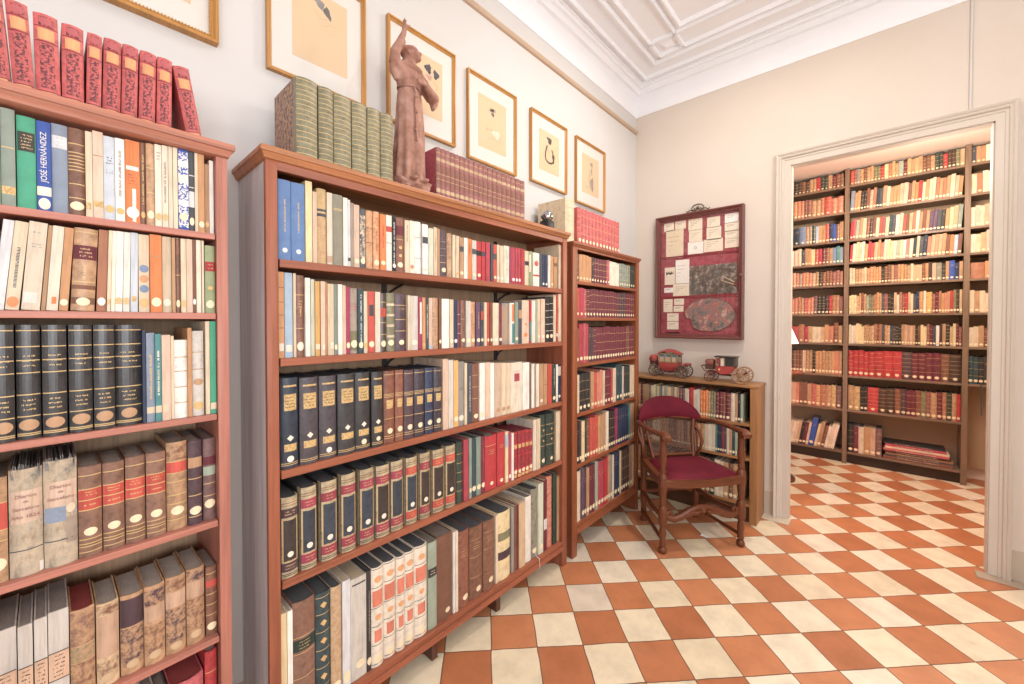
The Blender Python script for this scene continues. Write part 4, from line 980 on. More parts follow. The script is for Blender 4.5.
 ('K4c', 'K', 0.02, 2, [
  (.592,.0316,.1568,0,'bone','p','~30~',.02,''),
  (.6243,.0275,.1547,0,'parchment','p','~31~',.02,''),
  (.6525,.0307,.1655,0,'sand','p','~31~',.02,''),
  (.6839,.0303,.1831,0,'blush','p','~31~',.02,''),
  (.715,.0333,.1739,0,'cream','p','~31~',.02,''),
  (.749,.031,.1571,0,'yellow_cream','p','~30~',.02,''),
  (.7807,.03,.182,0,'cream','p','~31~',.02,''),
  (.8114,.0329,.1696,0,'blush','p','~31~',.02,''),
  (.845,.0276,.1545,0,'orange_tan','p','~30~',.02,''),
  (.8733,.033,.1626,0,'cream','p','~31~',.02,''),
  (.907,.0318,.1741,0,'yellow_cream','p','~31~',.02,''),
  (.9395,.0303,.1546,0,'cream','p','~31~',.02,''),
  (.9705,.0288,.1675,0,'sand','p','~31~',.02,''),
 ]),
 ('K5a', 'K', 0.02, 1.78, [
  (-.98,.0288,.1523,0,'orange_tan','l','~28~',.02,''),
  (-.9505,.0262,.1358,0,'tan','l','~29~',.02,''),
  (-.9236,.0239,.1403,0,'ginger','l','~29~',.02,''),
  (-.899,.0263,.1566,0,'brown','l','~29~',.02,''),
  (-.872,.0272,.1453,0,'rust','l','~29~',.02,''),
  (-.8441,.0258,.1524,0,'tan','l','~29~',.02,''),
  (-.8176,.0239,.1578,0,'brown','l','~29~',.02,''),
  (-.793,.0242,.1539,0,'tan','l','~29~',.02,''),
  (-.7682,.0256,.145,0,'orange_tan','l','~28~',.02,''),
  (-.7419,.0246,.1364,0,'coral','l','~29~',.02,''),
  (-.7166,.0249,.1487,0,'orange_tan','l','~29~',.02,''),
  (-.6911,.024,.1507,0,'coral','l','~29~',.02,''),
  (-.6663,.024,.1512,0,'peach','l','~29~',.02,''),
  (-.6416,.0255,.1456,0,'coral','l','~29~',.02,''),
  (-.6154,.027,.1384,0,'taupe','l','~29~',.02,''),
  (-.5877,.0291,.1463,0,'coral','l','~28~',.02,''),
  (-.5579,.0262,.1483,0,'orange_tan','l','~29~',.02,''),
  (-.531,.0282,.1403,0,'coral','l','~29~',.02,''),
  (-.5021,.0289,.1347,0,'peach','l','~29~',.02,''),
  (-.4725,.0266,.1463,0,'ginger','l','~29~',.02,''),
  (-.4452,.028,.1425,0,'black','l','~29~',.02,''),
  (-.4165,.0279,.1387,0,'red_brown','l','~28~',.02,''),
  (-.3879,.0257,.1476,0,'red_brown','l','~29~',.02,''),
  (-.3615,.0242,.1489,0,'red_brown','l','~29~',.02,''),
  (-.3365,.0292,.1381,0,'rosewood','l','~29~',.02,''),
  (-.3067,.0277,.1495,0,'rosewood','l','~29~',.02,''),
  (-.2783,.0276,.1381,0,'rust','l','~29~',.02,''),
 ]),
 ('K5b', 'K', 0.02, 1.78, [
  (-.203,.0191,.1611,0,'cream','l','~28~',.02,''),
  (-.1832,.0228,.1607,0,'parchment','l','~29~',.02,''),
  (-.1597,.0218,.1501,0,'tan','l','~29~',.02,''),
  (-.1372,.0218,.1494,0,'tan','l','~29~',.02,''),
  (-.1147,.0209,.1504,0,'sand','l','~29~',.02,''),
  (-.0931,.0189,.1581,0,'parchment','l','~29~',.02,''),
  (-.0734,.0223,.1469,0,'orange_tan','l','~28~',.02,''),
  (-.0504,.0208,.1607,0,'orange_tan','l','~29~',.02,''),
  (-.0289,.0199,.1625,0,'orange_tan','l','~29~',.02,''),
  (-.0083,.0186,.1527,0,'orange_tan','l','~29~',.02,''),
  (.011,.0198,.1585,0,'orange_tan','l','~29~',.02,''),
  (.0315,.0208,.1494,0,'black','l','~29~',.02,''),
  (.053,.0229,.1582,0,'brown','l','~28~',.02,''),
  (.0766,.0223,.1679,0,'brown','l','~29~',.02,''),
  (.0996,.0201,.1635,0,'tan','l','~29~',.02,''),
  (.1204,.0221,.1593,0,'rosewood','l','~28~',.02,''),
  (.1431,.0202,.1666,0,'ginger','l','~28~',.02,''),
  (.1641,.0209,.1639,0,'orange_tan','l','~29~',.02,''),
  (.1856,.0211,.1602,0,'ginger','l','~29~',.02,''),
  (.2074,.0216,.1546,0,'tan','l','~29~',.02,''),
  (.2298,.0185,.1652,0,'cream','p','~31~',.02,''),
  (.249,.0548,.1503,0,'sand','p','~31~',.02,''),
  (.3045,.02,.1585,0,'red_brown','l','~29~',.02,''),
  (.3252,.0192,.1578,0,'orange_tan','p','~31~',.02,''),
  (.3451,.0231,.1646,0,'dark_brown','p','~30~',.02,''),
  (.3689,.0221,.156,0,'peach','p','~31~',.02,''),
  (.3917,.0358,.1559,0,'olive_grey','c','~32~',.02,''),
  (.4283,.0219,.1461,0,'dark','l','~29~',.02,''),
  (.4508,.0204,.1624,0,'ginger','p','~30~',.02,''),
  (.4719,.0337,.166,0,'blue','c','~32~',.02,''),
  (.5063,.025,.1435,0,'navy','c','~32~',.02,''),
  (.5319,.0204,.155,0,'tan','p','~30~',.02,''),
 ]),
 ('K5c', 'K', 0.02, 1.78, [
  (.592,.0857,.1348,0,'rust','v','',.02,"rust brown vellum book on the fifth right shelf of the next room's bookcase"),
  (.6784,.0329,.1424,0,'orange_tan','p','~31~',.02,''),
  (.712,.0355,.1538,0,'tan','p','~30~',.02,''),
  (.7482,.0352,.1565,0,'tan','p','~30~',.02,''),
  (.7841,.0295,.1368,0,'rust','p','~31~',.02,''),
  (.8143,.0318,.1477,0,'orange_tan','p','~31~',.02,''),
  (.8468,.0307,.1449,0,'gold_tan','p','~31~',.02,''),
  (.8782,.0301,.136,0,'tan','l','~29~',.02,''),
  (.909,.0301,.154,0,'tan','l','~29~',.02,''),
  (.9398,.0268,.1417,0,'orange_tan','l','~29~',.02,''),
  (.9672,.0321,.1429,0,'brown','l','~29~',.02,''),
 ]),
 ('K6a', 'K', 0.02, 1.49, [
  (-.98,.0278,.1926,0,'peach','l','~28~',.02,''),
  (-.9515,.0234,.1755,0,'orange_tan','l','~29~',.02,''),
  (-.9274,.0265,.1845,0,'rust','l','~29~',.02,''),
  (-.9002,.0253,.1826,0,'rust','l','~29~',.02,''),
  (-.8742,.0265,.1767,0,'orange_tan','l','~29~',.02,''),
  (-.847,.0294,.1673,0,'orange_tan','l','~29~',.02,''),
  (-.8169,.0286,.1777,0,'peach','l','~29~',.02,''),
  (-.7876,.0264,.1771,0,'orange_tan','l','~29~',.02,''),
  (-.7605,.0266,.1763,0,'peach','l','~29~',.02,''),
  (-.7332,.0271,.1723,0,'orange_tan','l','~29~',.02,''),
  (-.7053,.0287,.1872,0,'coral','l','~28~',.02,''),
  (-.6759,.0234,.1633,0,'coral','l','~29~',.02,''),
  (-.6518,.0272,.1746,0,'coral','l','~29~',.02,''),
  (-.624,.0277,.1858,0,'rust','l','~29~',.02,''),
  (-.5956,.0245,.1722,0,'tan','l','~29~',.02,''),
  (-.5704,.0267,.1698,0,'rose','l','~29~',.02,''),
  (-.543,.0281,.1687,0,'coral','l','~29~',.02,''),
  (-.5142,.0272,.1773,0,'coral','l','~29~',.02,''),
  (-.4863,.0284,.1865,0,'dusty_plum','l','~29~',.02,''),
  (-.4572,.032,.1854,0,'black','l','~28~',.02,''),
  (-.4245,.0309,.1845,0,'black_brown','l','~28~',.02,''),
  (-.3929,.0302,.1882,0,'black_brown','l','~29~',.02,''),
  (-.362,.026,.1869,0,'red','l','~29~',.02,''),
  (-.3352,.0286,.1916,0,'rust','l','~29~',.02,''),
  (-.3059,.0263,.1899,0,'ginger','l','~29~',.02,''),
  (-.2789,.0282,.1758,0,'rosewood','p','~31~',.02,''),
 ]),
 ('K6b', 'K', 0.02, 1.49, [
  (-.203,.0179,.178,0,'yellow_cream','l','~29~',.02,''),
  (-.1844,.0179,.1863,0,'yellow_cream','l','~29~',.02,''),
  (-.1658,.0199,.185,0,'yellow_cream','l','~29~',.02,''),
  (-.1453,.0163,.1737,0,'peach','l','~29~',.02,''),
  (-.1283,.0161,.1993,0,'orange_tan','l','~29~',.02,''),
  (-.1115,.0172,.2035,0,'red_brown','l','~29~',.02,''),
  (-.0936,.0199,.1906,0,'tan','l','~29~',.02,''),
  (-.073,.0165,.1757,0,'sage','l','~29~',.02,''),
  (-.0559,.0165,.1852,0,'olive','l','~29~',.02,''),
  (-.0387,.0181,.1747,0,'olive','l','~29~',.02,''),
  (-.0199,.0194,.1847,0,'rust','l','~29~',.02,''),
  (.0002,.0191,.2031,0,'orange_tan','l','~29~',.02,''),
  (.02,.0162,.1956,0,'tan','l','~29~',.02,''),
  (.0369,.017,.1861,0,'slate','l','~29~',.02,''),
  (.0545,.0267,.1859,0,'rosewood','l','~29~',.02,''),
  (.0819,.0189,.1905,0,'black_brown','l','~29~',.02,''),
  (.1015,.0197,.1737,0,'black_brown','l','~29~',.02,''),
  (.1219,.0185,.197,0,'sand','p','~30~',.02,''),
  (.1411,.0166,.1736,0,'bone','p','~30~',.02,''),
  (.1584,.0184,.1981,0,'rust','l','~29~',.02,''),
  (.1775,.0161,.1747,0,'rosewood','l','~29~',.02,''),
  (.1943,.0218,.1832,0,'red','l','~29~',.02,''),
  (.2168,.0158,.1943,0,'sand','p','~31~',.02,''),
  (.2333,.0166,.1785,0,'cream','p','~31~',.02,''),
  (.2506,.0174,.1738,0,'slate','p','~30~',.02,''),
  (.2687,.0195,.1965,0,'navy','c','~32~',.02,''),
  (.2889,.0269,.1954,0,'orange_tan','l','~29~',.02,''),
  (.3165,.0163,.201,0,'ivory','p','~30~',.02,''),
  (.3335,.0378,.189,0,'yellow','l','~29~',.02,''),
  (.372,.0179,.1724,0,'rosewood','l','~29~',.02,''),
  (.3906,.0199,.1853,0,'maroon','l','~29~',.02,''),
  (.4113,.017,.1928,0,'rust','p','~31~',.02,''),
  (.429,.0169,.173,0,'orange_tan','p','~31~',.02,''),
  (.4466,.0161,.1776,0,'coral','p','~31~',.02,''),
  (.4633,.0158,.1886,0,'ginger','p','~30~',.02,''),
  (.4798,.0192,.1943,0,'red','p','~30~',.02,''),
  (.4998,.017,.2011,0,'olive','p','~30~',.02,''),
  (.5174,.0179,.2029,0,'dark_brown','l','~29~',.02,''),
  (.536,.0163,.2009,0,'sand','p','~30~',.02,''),
 ]),
 ('K6c', 'K', 0.02, 1.49, [
  (.592,.0285,.1908,0,'cream','p','~30~',.02,''),
  (.6212,.0286,.1842,0,'tan','p','~30~',.02,''),
  (.6505,.0314,.1837,0,'cream','p','~30~',.02,''),
  (.6826,.0278,.1628,0,'cream','p','~30~',.02,''),
  (.7111,.027,.1811,0,'cream','p','~31~',.02,''),
  (.7388,.0311,.1733,0,'sage','p','~31~',.02,''),
  (.7706,.0309,.1799,0,'yellow_cream','p','~30~',.02,''),
  (.8021,.0288,.1821,0,'tan','p','~31~',.02,''),
  (.8316,.0294,.1885,0,'orange_tan','p','~31~',.02,''),
  (.8617,.0256,.1801,0,'brown','l','~29~',.02,''),
  (.8879,.0268,.1829,0,'sand','p','~30~',.02,''),
  (.9154,.0277,.1818,0,'tan','p','~31~',.02,''),
  (.9438,.0285,.1866,0,'orange_tan','p','~30~',.02,''),
  (.973,.0263,.1735,0,'sand','p','~31~',.02,''),
 ]),
 ('K7a', 'K', 0.02, 1.197, [
  (-.98,.0323,.1719,0,'rose','p','~30~',.02,''),
  (-.947,.0316,.1773,0,'coral','p','~30~',.02,''),
  (-.9147,.0339,.1784,0,'coral','p','~31~',.02,''),
  (-.8801,.0366,.1586,0,'rosewood','p','~31~',.02,''),
  (-.8428,.0289,.164,0,'coral','p','~31~',.02,''),
  (-.8132,.0339,.1735,0,'rose','p','~30~',.02,''),
  (-.7786,.0364,.1628,0,'coral','p','~30~',.02,''),
  (-.7415,.0295,.1726,0,'rust','l','~29~',.02,''),
  (-.7113,.0358,.1864,0,'coral','l','~29~',.02,''),
  (-.6748,.0577,.1654,0,'crimson','c','~32~',.02,''),
  (-.6165,.0517,.1867,0,'rust','c','~32~',.02,''),
  (-.564,.0354,.1676,0,'crimson','c','~32~',.02,''),
  (-.5279,.0336,.1668,0,'gold_tan','p','~30~',.02,''),
  (-.4936,.0306,.163,0,'cream','p','~30~',.02,''),
  (-.4623,.0362,.1617,0,'cream','p','~30~',.02,''),
  (-.4254,.0309,.1625,0,'peach','p','~30~',.02,''),
  (-.3938,.035,.1864,0,'orange_tan','p','~30~',.02,''),
  (-.3581,.0366,.1718,0,'coral','p','~31~',.02,''),
  (-.3208,.0375,.2068,0,'red_brown','l','~29~',.02,''),
  (-.2827,.032,.1766,0,'tan','p','~31~',.02,''),
 ]),
 ('K7b', 'K', 0.02, 1.197, [
  (-.203,.0172,.1874,0,'cream','v','',.02,''),
  (-.1851,.019,.1768,0,'ivory','v','',.02,''),
  (-.1653,.0186,.1793,0,'cream','v','',.02,''),
  (-.146,.0189,.1993,0,'yellow_cream','p','~30~',.02,''),
  (-.1264,.0193,.1909,0,'yellow_cream','p','~30~',.02,''),
  (-.1065,.0175,.1696,0,'yellow_cream','p','~30~',.02,''),
  (-.0883,.0167,.18,0,'tan','l','~28~',.02,''),
  (-.0709,.0183,.1873,0,'tan','l','~29~',.02,''),
  (-.0519,.0198,.1713,0,'tan','l','~29~',.02,''),
  (-.0313,.0162,.1772,0,'sand','l','~29~',.02,''),
  (-.0144,.0191,.1951,0,'rust','l','~29~',.02,''),
  (.0054,.017,.1884,0,'red_brown','l','~29~',.02,''),
  (.023,.0165,.1945,0,'rust','p','~31~',.02,''),
  (.0402,.0199,.1856,0,'slate','p','~31~',.02,''),
  (.0608,.0191,.1839,0,'orange_tan','l','~29~',.02,''),
  (.0806,.0171,.1776,0,'peach','l','~29~',.02,''),
  (.0984,.0188,.18,0,'dark_teal','c','~32~',.02,''),
  (.1179,.0187,.1773,0,'plum','l','~29~',.02,''),
  (.1372,.018,.1746,0,'black','l','~28~',.02,''),
  (.1559,.0193,.187,0,'black','l','~29~',.02,''),
  (.1759,.02,.1904,0,'ginger','p','~30~',.02,''),
  (.1966,.017,.1876,0,'peach','p','~31~',.02,''),
  (.2143,.0165,.1821,0,'tan','p','~30~',.02,''),
  (.2315,.018,.1784,0,'peach','p','~30~',.02,''),
  (.2502,.0161,.1827,0,'ginger','p','~30~',.02,''),
  (.267,.0164,.1808,0,'black','l','~29~',.02,''),
  (.2841,.0163,.1777,0,'brown','p','~31~',.02,''),
  (.3011,.0169,.1875,0,'yellow_cream','p','~30~',.02,''),
  (.3188,.0199,.1714,0,'yellow_cream','p','~30~',.02,''),
  (.3393,.0191,.195,0,'rosewood','l','~29~',.02,''),
  (.3592,.0181,.1845,0,'maroon','l','~29~',.02,''),
  (.378,.0197,.1727,0,'slate','p','~30~',.02,''),
  (.3984,.0196,.1804,0,'white','p','~31~',.02,''),
  (.4187,.0178,.1926,0,'dark_brown','p','~30~',.02,''),
  (.4373,.0193,.1961,0,'tan','p','~31~',.02,''),
  (.4573,.024,.1981,0,'black','l','~28~',.02,''),
  (.482,.0184,.1737,0,'gold_tan','p','~31~',.02,''),
  (.5011,.0171,.1975,0,'parchment','p','~31~',.02,''),
  (.5189,.016,.1993,0,'maroon','l','~28~',.02,''),
  (.5356,.0167,.1694,0,'rosewood','l','~29~',.02,''),
 ]),
 ('K7c', 'K', 0.02, 1.197, [
  (.592,.0262,.1657,0,'bone','p','~30~',.02,''),
  (.6189,.0288,.1735,0,'cream','p','~30~',.02,''),
  (.6484,.0295,.1808,0,'tan','p','~31~',.02,''),
  (.6786,.0305,.1611,0,'brown','l','~29~',.02,''),
  (.7099,.0294,.1767,0,'tan','p','~30~',.02,''),
  (.74,.0269,.1646,0,'orange_tan','p','~30~',.02,''),
  (.7675,.0274,.1746,0,'black','l','~29~',.02,''),
  (.7957,.031,.1675,0,'orange_tan','p','~30~',.02,''),
  (.8274,.0274,.1596,0,'orange_tan','p','~31~',.02,''),
  (.8555,.0271,.1836,0,'tan','p','~31~',.02,''),
  (.8833,.0259,.1671,0,'tan','p','~30~',.02,''),
  (.9099,.0274,.1787,0,'cream','p','~31~',.02,''),
  (.938,.0297,.175,0,'sand','p','~30~',.02,''),
  (.9683,.031,.1617,0,'cream','p','~31~',.02,''),
 ]),
 ('K8a', 'K', 0.02, .88, [
  (-.98,.0293,.2338,0,'red_brown','l','~28~',.02,''),
  (-.95,.0239,.2336,0,'dark_brown','l','~29~',.02,''),
  (-.9254,.0242,.229,0,'tan','l','~29~',.02,''),
  (-.9005,.0246,.2353,0,'brown','l','~29~',.02,''),
  (-.8753,.0239,.2345,0,'brown','l','~29~',.02,''),
  (-.8506,.0267,.2351,0,'red_brown','l','~29~',.02,''),
  (-.8232,.0268,.2298,0,'black_brown','l','~28~',.02,''),
  (-.7957,.0243,.2306,0,'black_brown','l','~29~',.02,''),
  (-.7707,.0286,.2317,0,'black_brown','l','~29~',.02,''),
  (-.7415,.0282,.2339,0,'black_brown','l','~29~',.02,''),
  (-.7126,.0264,.2371,0,'black_brown','l','~29~',.02,''),
  (-.6855,.0246,.2362,0,'black_brown','l','~29~',.02,''),
  (-.6602,.0274,.2303,0,'mottled_brown','l','~29~',.02,''),
  (-.6321,.025,.2352,0,'red_brown','l','~29~',.02,''),
  (-.6064,.03,.2324,0,'brown','l','~29~',.02,''),
  (-.5756,.025,.2318,0,'blush','p','~31~',.02,''),
  (-.5499,.029,.2319,0,'ginger','l','~28~',.02,''),
  (-.5202,.0269,.2362,0,'ginger','l','~29~',.02,''),
  (-.4927,.0253,.2349,0,'black','l','~28~',.02,''),
  (-.4667,.0257,.2294,0,'orange_tan','l','~28~',.02,''),
  (-.4402,.0252,.2305,0,'orange_tan','l','~29~',.02,''),
  (-.4143,.0277,.2365,0,'ginger','l','~29~',.02,''),
  (-.3859,.0243,.2322,0,'ginger','l','~29~',.02,''),
  (-.3609,.0253,.2322,0,'tan','l','~29~',.02,''),
  (-.3349,.0282,.2325,0,'orange_tan','p','~31~',.02,''),
  (-.306,.0288,.2372,0,'coral','p','~30~',.02,''),
  (-.2765,.0258,.2384,0,'tan','l','~29~',.02,''),
 ]),
 ('K8b', 'K', 0.02, .88, [
  (-.203,.0347,.249,0,'red','l','~28~',.02,''),
  (-.1676,.0394,.2505,0,'red','l','~29~',.02,''),
  (-.1275,.0403,.2539,0,'red','l','~29~',.02,''),
  (-.0865,.0354,.2428,0,'red','l','~29~',.02,''),
  (-.0504,.0433,.2448,0,'red','l','~28~',.02,''),
  (-.0064,.0613,.2521,0,'red','l','~28~',.02,'sixth red leather book from the left, third-lowest middle shelf, next room'),
  (.0556,.063,.254,0,'red','l','~29~',.02,'seventh red leather book from the left, third-lowest middle shelf, next room'),
  (.1193,.0611,.2548,0,'red','l','~29~',.02,'red leather book, just left of the dark purple-brown leather book, third-lowest middle shelf, next room'),
  (.1811,.064,.2542,0,'plum','l','~28~',.02,"dark purple-brown leather book on the third-lowest middle shelf of the next room's bookcase"),
  (.2457,.0419,.2465,0,'maroon','l','~28~',.02,'maroon leather book, just right of the dark purple-brown leather book, third-lowest middle shelf, next room'),
  (.2883,.0484,.2486,0,'maroon','l','~28~',.02,'second maroon leather book from the left, third-lowest middle shelf, next room'),
  (.3374,.0438,.2518,0,'maroon','l','~29~',.02,'maroon leather book, second book left of the brown leather book, third-lowest middle shelf, next room'),
  (.3819,.0502,.2534,0,'maroon','l','~29~',.02,'maroon leather book, just left of the brown leather book, third-lowest middle shelf, next room'),
  (.4328,.0501,.247,0,'brown','l','~28~',.02,"brown leather book on the third-lowest middle shelf of the next room's bookcase"),
  (.4836,.0687,.2448,0,'dark_brown','l','~28~',.02,"dark brown leather book on the third-lowest middle shelf of the next room's bookcase"),
 ]),
 ('K8c', 'K', 0.02, .88, [
  (.592,.029,.2375,0,'dark_teal','l','~29~',.02,''),
  (.6217,.0289,.2316,0,'dark_teal','l','~29~',.02,''),
  (.6513,.0283,.2301,0,'black','l','~29~',.02,''),
  (.6803,.0291,.237,0,'dark','c','~32~',.02,''),
  (.7102,.025,.2324,0,'dark_green','l','~29~',.02,''),
  (.7358,.0261,.2345,0,'coral','p','~31~',.02,''),
  (.7626,.026,.2327,0,'tan','p','~31~',.02,''),
  (.7893,.0378,.235,0,'bone','p','~31~',.02,''),
  (.8279,.0313,.238,0,'blush','p','~30~',.02,''),
  (.8599,.0347,.236,0,'cream','p','~31~',.02,''),
  (.8953,.0269,.2355,0,'tan','p','~30~',.02,''),
  (.9229,.0238,.2362,0,'sand','p','~30~',.02,''),
  (.9474,.0234,.232,0,'rust','p','~30~',.02,''),
  (.9715,.0278,.2373,0,'sand','p','~30~',.02,''),
 ]),
 ('K9a', 'K', 0.02, .542, [
  (-.98,.0353,.2272,0,'coral','l','~29~',.02,''),
  (-.944,.0377,.227,0,'orange_tan','l','~29~',.02,''),
  (-.9056,.0365,.2219,0,'tan','l','~29~',.02,''),
  (-.8683,.0346,.2299,0,'peach','p','~30~',.02,''),
  (-.8331,.0316,.2253,0,'coral','p','~30~',.02,''),
  (-.8008,.0335,.2212,0,'peach','p','~31~',.02,''),
  (-.7666,.0317,.222,0,'cream','p','~31~',.02,''),
  (-.7342,.0314,.2282,0,'peach','p','~30~',.02,''),
  (-.7021,.0356,.224,0,'peach','p','~31~',.02,''),
  (-.6658,.0314,.2216,0,'peach','p','~31~',.02,''),
  (-.6337,.0298,.2255,0,'coral','p','~31~',.02,''),
  (-.6032,.0373,.2226,0,'brown','p','~31~',.02,''),
  (-.5652,.0336,.2296,0,'brown','p','~31~',.02,''),
  (-.5309,.0343,.2193,0,'tan','p','~30~',.02,''),
  (-.4959,.0309,.2272,0,'rose','l','~28~',.02,''),
  (-.4643,.0414,.219,0,'orange_tan','l','~29~',.02,''),
  (-.4222,.0483,.2207,0,'rust','l','~29~',.02,''),
  (-.3733,.0392,.2229,0,'tan','l','~29~',.02,''),
  (-.3333,.0355,.229,0,'gold_tan','l','~29~',.02,''),
  (-.2971,.0464,.2243,0,'dusty_plum','l','~29~',.02,''),
 ]),
 ('K9b', 'K', 0.02, .542, [
  (-.203,.0424,.2422,0,'tan','l','~29~',.02,''),
  (-.1599,.049,.2329,0,'gold_tan','l','~29~',.02,''),
  (-.1102,.0272,.2328,0,'black','l','~29~',.02,''),
  (-.0824,.0267,.2393,0,'black','l','~29~',.02,''),
  (-.055,.077,.2369,0,'red','l','~28~',.02,"red leather book on the second-lowest middle shelf of the next room's bookcase"),
  (.0227,.0605,.2328,0,'dark_brown','l','~28~',.02,'first dark brown leather book from the left, second-lowest middle shelf, next room'),
  (.0839,.0531,.2392,0,'dark_brown','l','~28~',.02,'second dark brown leather book from the left, second-lowest middle shelf, next room'),
  (.1377,.0393,.243,0,'red_brown','l','~28~',.02,''),
  (.1778,.0348,.2447,0,'plum','l','~29~',.02,''),
  (.2133,.0302,.2371,0,'maroon','l','~29~',.02,''),
  (.2441,.0328,.238,0,'maroon','l','~29~',.02,''),
  (.2776,.0304,.2429,0,'red_brown','l','~29~',.02,''),
  (.3087,.0339,.2391,0,'olive','l','~29~',.02,''),
  (.3433,.028,.2397,0,'rosewood','l','~28~',.02,''),
  (.3721,.0375,.2328,0,'tan','l','~28~',.02,''),
  (.4103,.0321,.242,0,'maroon','l','~28~',.02,''),
  (.4431,.0257,.2437,0,'rust','l','~29~',.02,''),
  (.4694,.0308,.2417,0,'dark_green','l','~28~',.02,''),
  (.5009,.027,.2412,0,'tan','l','~29~',.02,''),
  (.5286,.0237,.2353,0,'red','c','~32~',.02,''),
 ]),
 ('K10b', 'K', 0.02, .12, [
  (-.203,.0469,.2683,0,'black','l','~29~',.02,"black leather book on the lowest middle shelf of the next room's bookcase"),
  (-.1556,.0345,.2605,0,'maroon','c','~32~',.02,''),
  (-.1206,.0424,.262,0,'cream','v','',.02,''),
  (-.0777,.0452,.2685,0,'ginger','c','~32~',.02,"mottled tan cloth book on the lowest middle shelf of the next room's bookcase"),
  (-.032,.0363,.2567,0,'peach','p','~31~',.02,''),
  (.0048,.0449,.2652,0,'dusty_plum','l','~29~',.02,"dusty purple leather book on the lowest middle shelf of the next room's bookcase"),
 ]),
 ('K10a', 'K', 0.02, .12, [
  (-.93,.0276,.2281,8.78,'tan','p','~30~',.02,''),
  (-.9017,.0332,.2214,8.86,'brown','p','~30~',.02,''),
  (-.8678,.0334,.2253,8.68,'tan','p','~30~',.02,''),
  (-.8338,.0312,.2528,8.53,'tan','p','~31~',.02,''),
  (-.8018,.0327,.241,8.76,'sand','p','~31~',.02,''),
  (-.7685,.0219,.2599,8.62,'cream','p','~30~',.02,''),
  (-.7459,.0231,.2551,8.62,'peach','p','~30~',.02,''),
  (-.722,.0207,.2379,9.05,'parchment','p','~30~',.02,''),
  (-.7006,.0191,.234,9.03,'cream','p','~30~',.02,''),
  (-.6808,.0221,.2279,9.1,'ivory','p','~30~',.02,''),
  (-.6581,.0221,.2376,8.95,'cream','p','~31~',.02,''),
  (-.6353,.0282,.2394,8.78,'sand','p','~30~',.02,''),
  (-.6064,.0288,.2329,8.85,'black','c','~32~',.02,''),
  (-.5769,.0313,.2379,8.68,'maroon','p','~31~',.02,''),
  (-.5449,.0199,.2389,8.51,'cream','p','~31~',.02,''),
  (-.5243,.0494,.2901,8.34,'blue','c','~32~',.02,''),
  (-.4742,.0223,.2362,10.09,'parchment','p','~30~',.02,''),
  (-.4512,.032,.2568,9.92,'tan','p','~31~',.02,''),
  (-.4185,.0272,.2281,11,'brown','l','~29~',.02,''),
  (-.3906,.0249,.2274,11,'ivory','p','~30~',.02,''),
  (-.365,.0264,.2576,10.97,'cream','p','~30~',.02,''),
  (-.3379,.0272,.2533,11,'ivory','p','~31~',.02,''),
 ]),
]
GROUPS = {'Ltop': 'books standing on top of the left bookcase', 'L1': 'books on the top shelf of the left bookcase', 'L2': 'books on the second shelf of the left bookcase', 'L3': 'books on the third shelf of the left bookcase', 'L4': 'books on the fourth shelf of the left bookcase', 'L5': 'books on the fifth shelf of the left bookcase', 'L6': 'books on the sixth shelf of the left bookcase', 'Mtop': 'books standing on top of the wide bookcase', 'M1': 'books on the top shelf of the wide bookcase', 'M2': 'books on the second shelf of the wide bookcase', 'M3': 'books on the third shelf of the wide bookcase', 'M4': 'books on the fourth shelf of the wide bookcase', 'M5': 'books on the fifth shelf of the wide bookcase', 'Ttop': 'books standing on top of the narrow bookcase', 'T1': 'books on the top shelf of the narrow bookcase', 'T2': 'books on the second shelf of the narrow bookcase', 'T3': 'books on the third shelf of the narrow bookcase', 'T4': 'books on the fourth shelf of the narrow bookcase', 'T5': 'books on the fifth shelf of the narrow bookcase', 'T6': 'books on the sixth shelf of the narrow bookcase', 'B1': 'books on the top shelf of the low bookcase', 'B2': 'books on the second shelf of the low bookcase', 'B3': 'books on the third shelf of the low bookcase', 'K1a': 'books on the shelves of the next room', 'K1b': 'books on the shelves of the next room', 'K1c': 'books on the shelves of the next room', 'K2a': 'books on the shelves of the next room', 'K2b': 'books on the shelves of the next room', 'K2c': 'books on the shelves of the next room', 'K3a': 'books on the shelves of the next room', 'K3b': 'books on the shelves of the next room', 'K3c': 'books on the shelves of the next room', 'K4a': 'books on the shelves of the next room', 'K4b': 'books on the shelves of the next room', 'K4c': 'books on the shelves of the next room', 'K5a': 'books on the shelves of the next room', 'K5b': 'books on the shelves of the next room', 'K5c': 'books on the shelves of the next room', 'K6a': 'books on the shelves of the next room', 'K6b': 'books on the shelves of the next room', 'K6c': 'books on the shelves of the next room', 'K7a': 'books on the shelves of the next room', 'K7b': 'books on the shelves of the next room', 'K7c': 'books on the shelves of the next room', 'K8a': 'books on the shelves of the next room', 'K8b': 'books on the shelves of the next room', 'K8c': 'books on the shelves of the next room', 'K9a': 'books on the shelves of the next room', 'K9b': 'books on the shelves of the next room', 'K10b': 'books on the shelves of the next room', 'K10a': 'books on the shelves of the next room'}

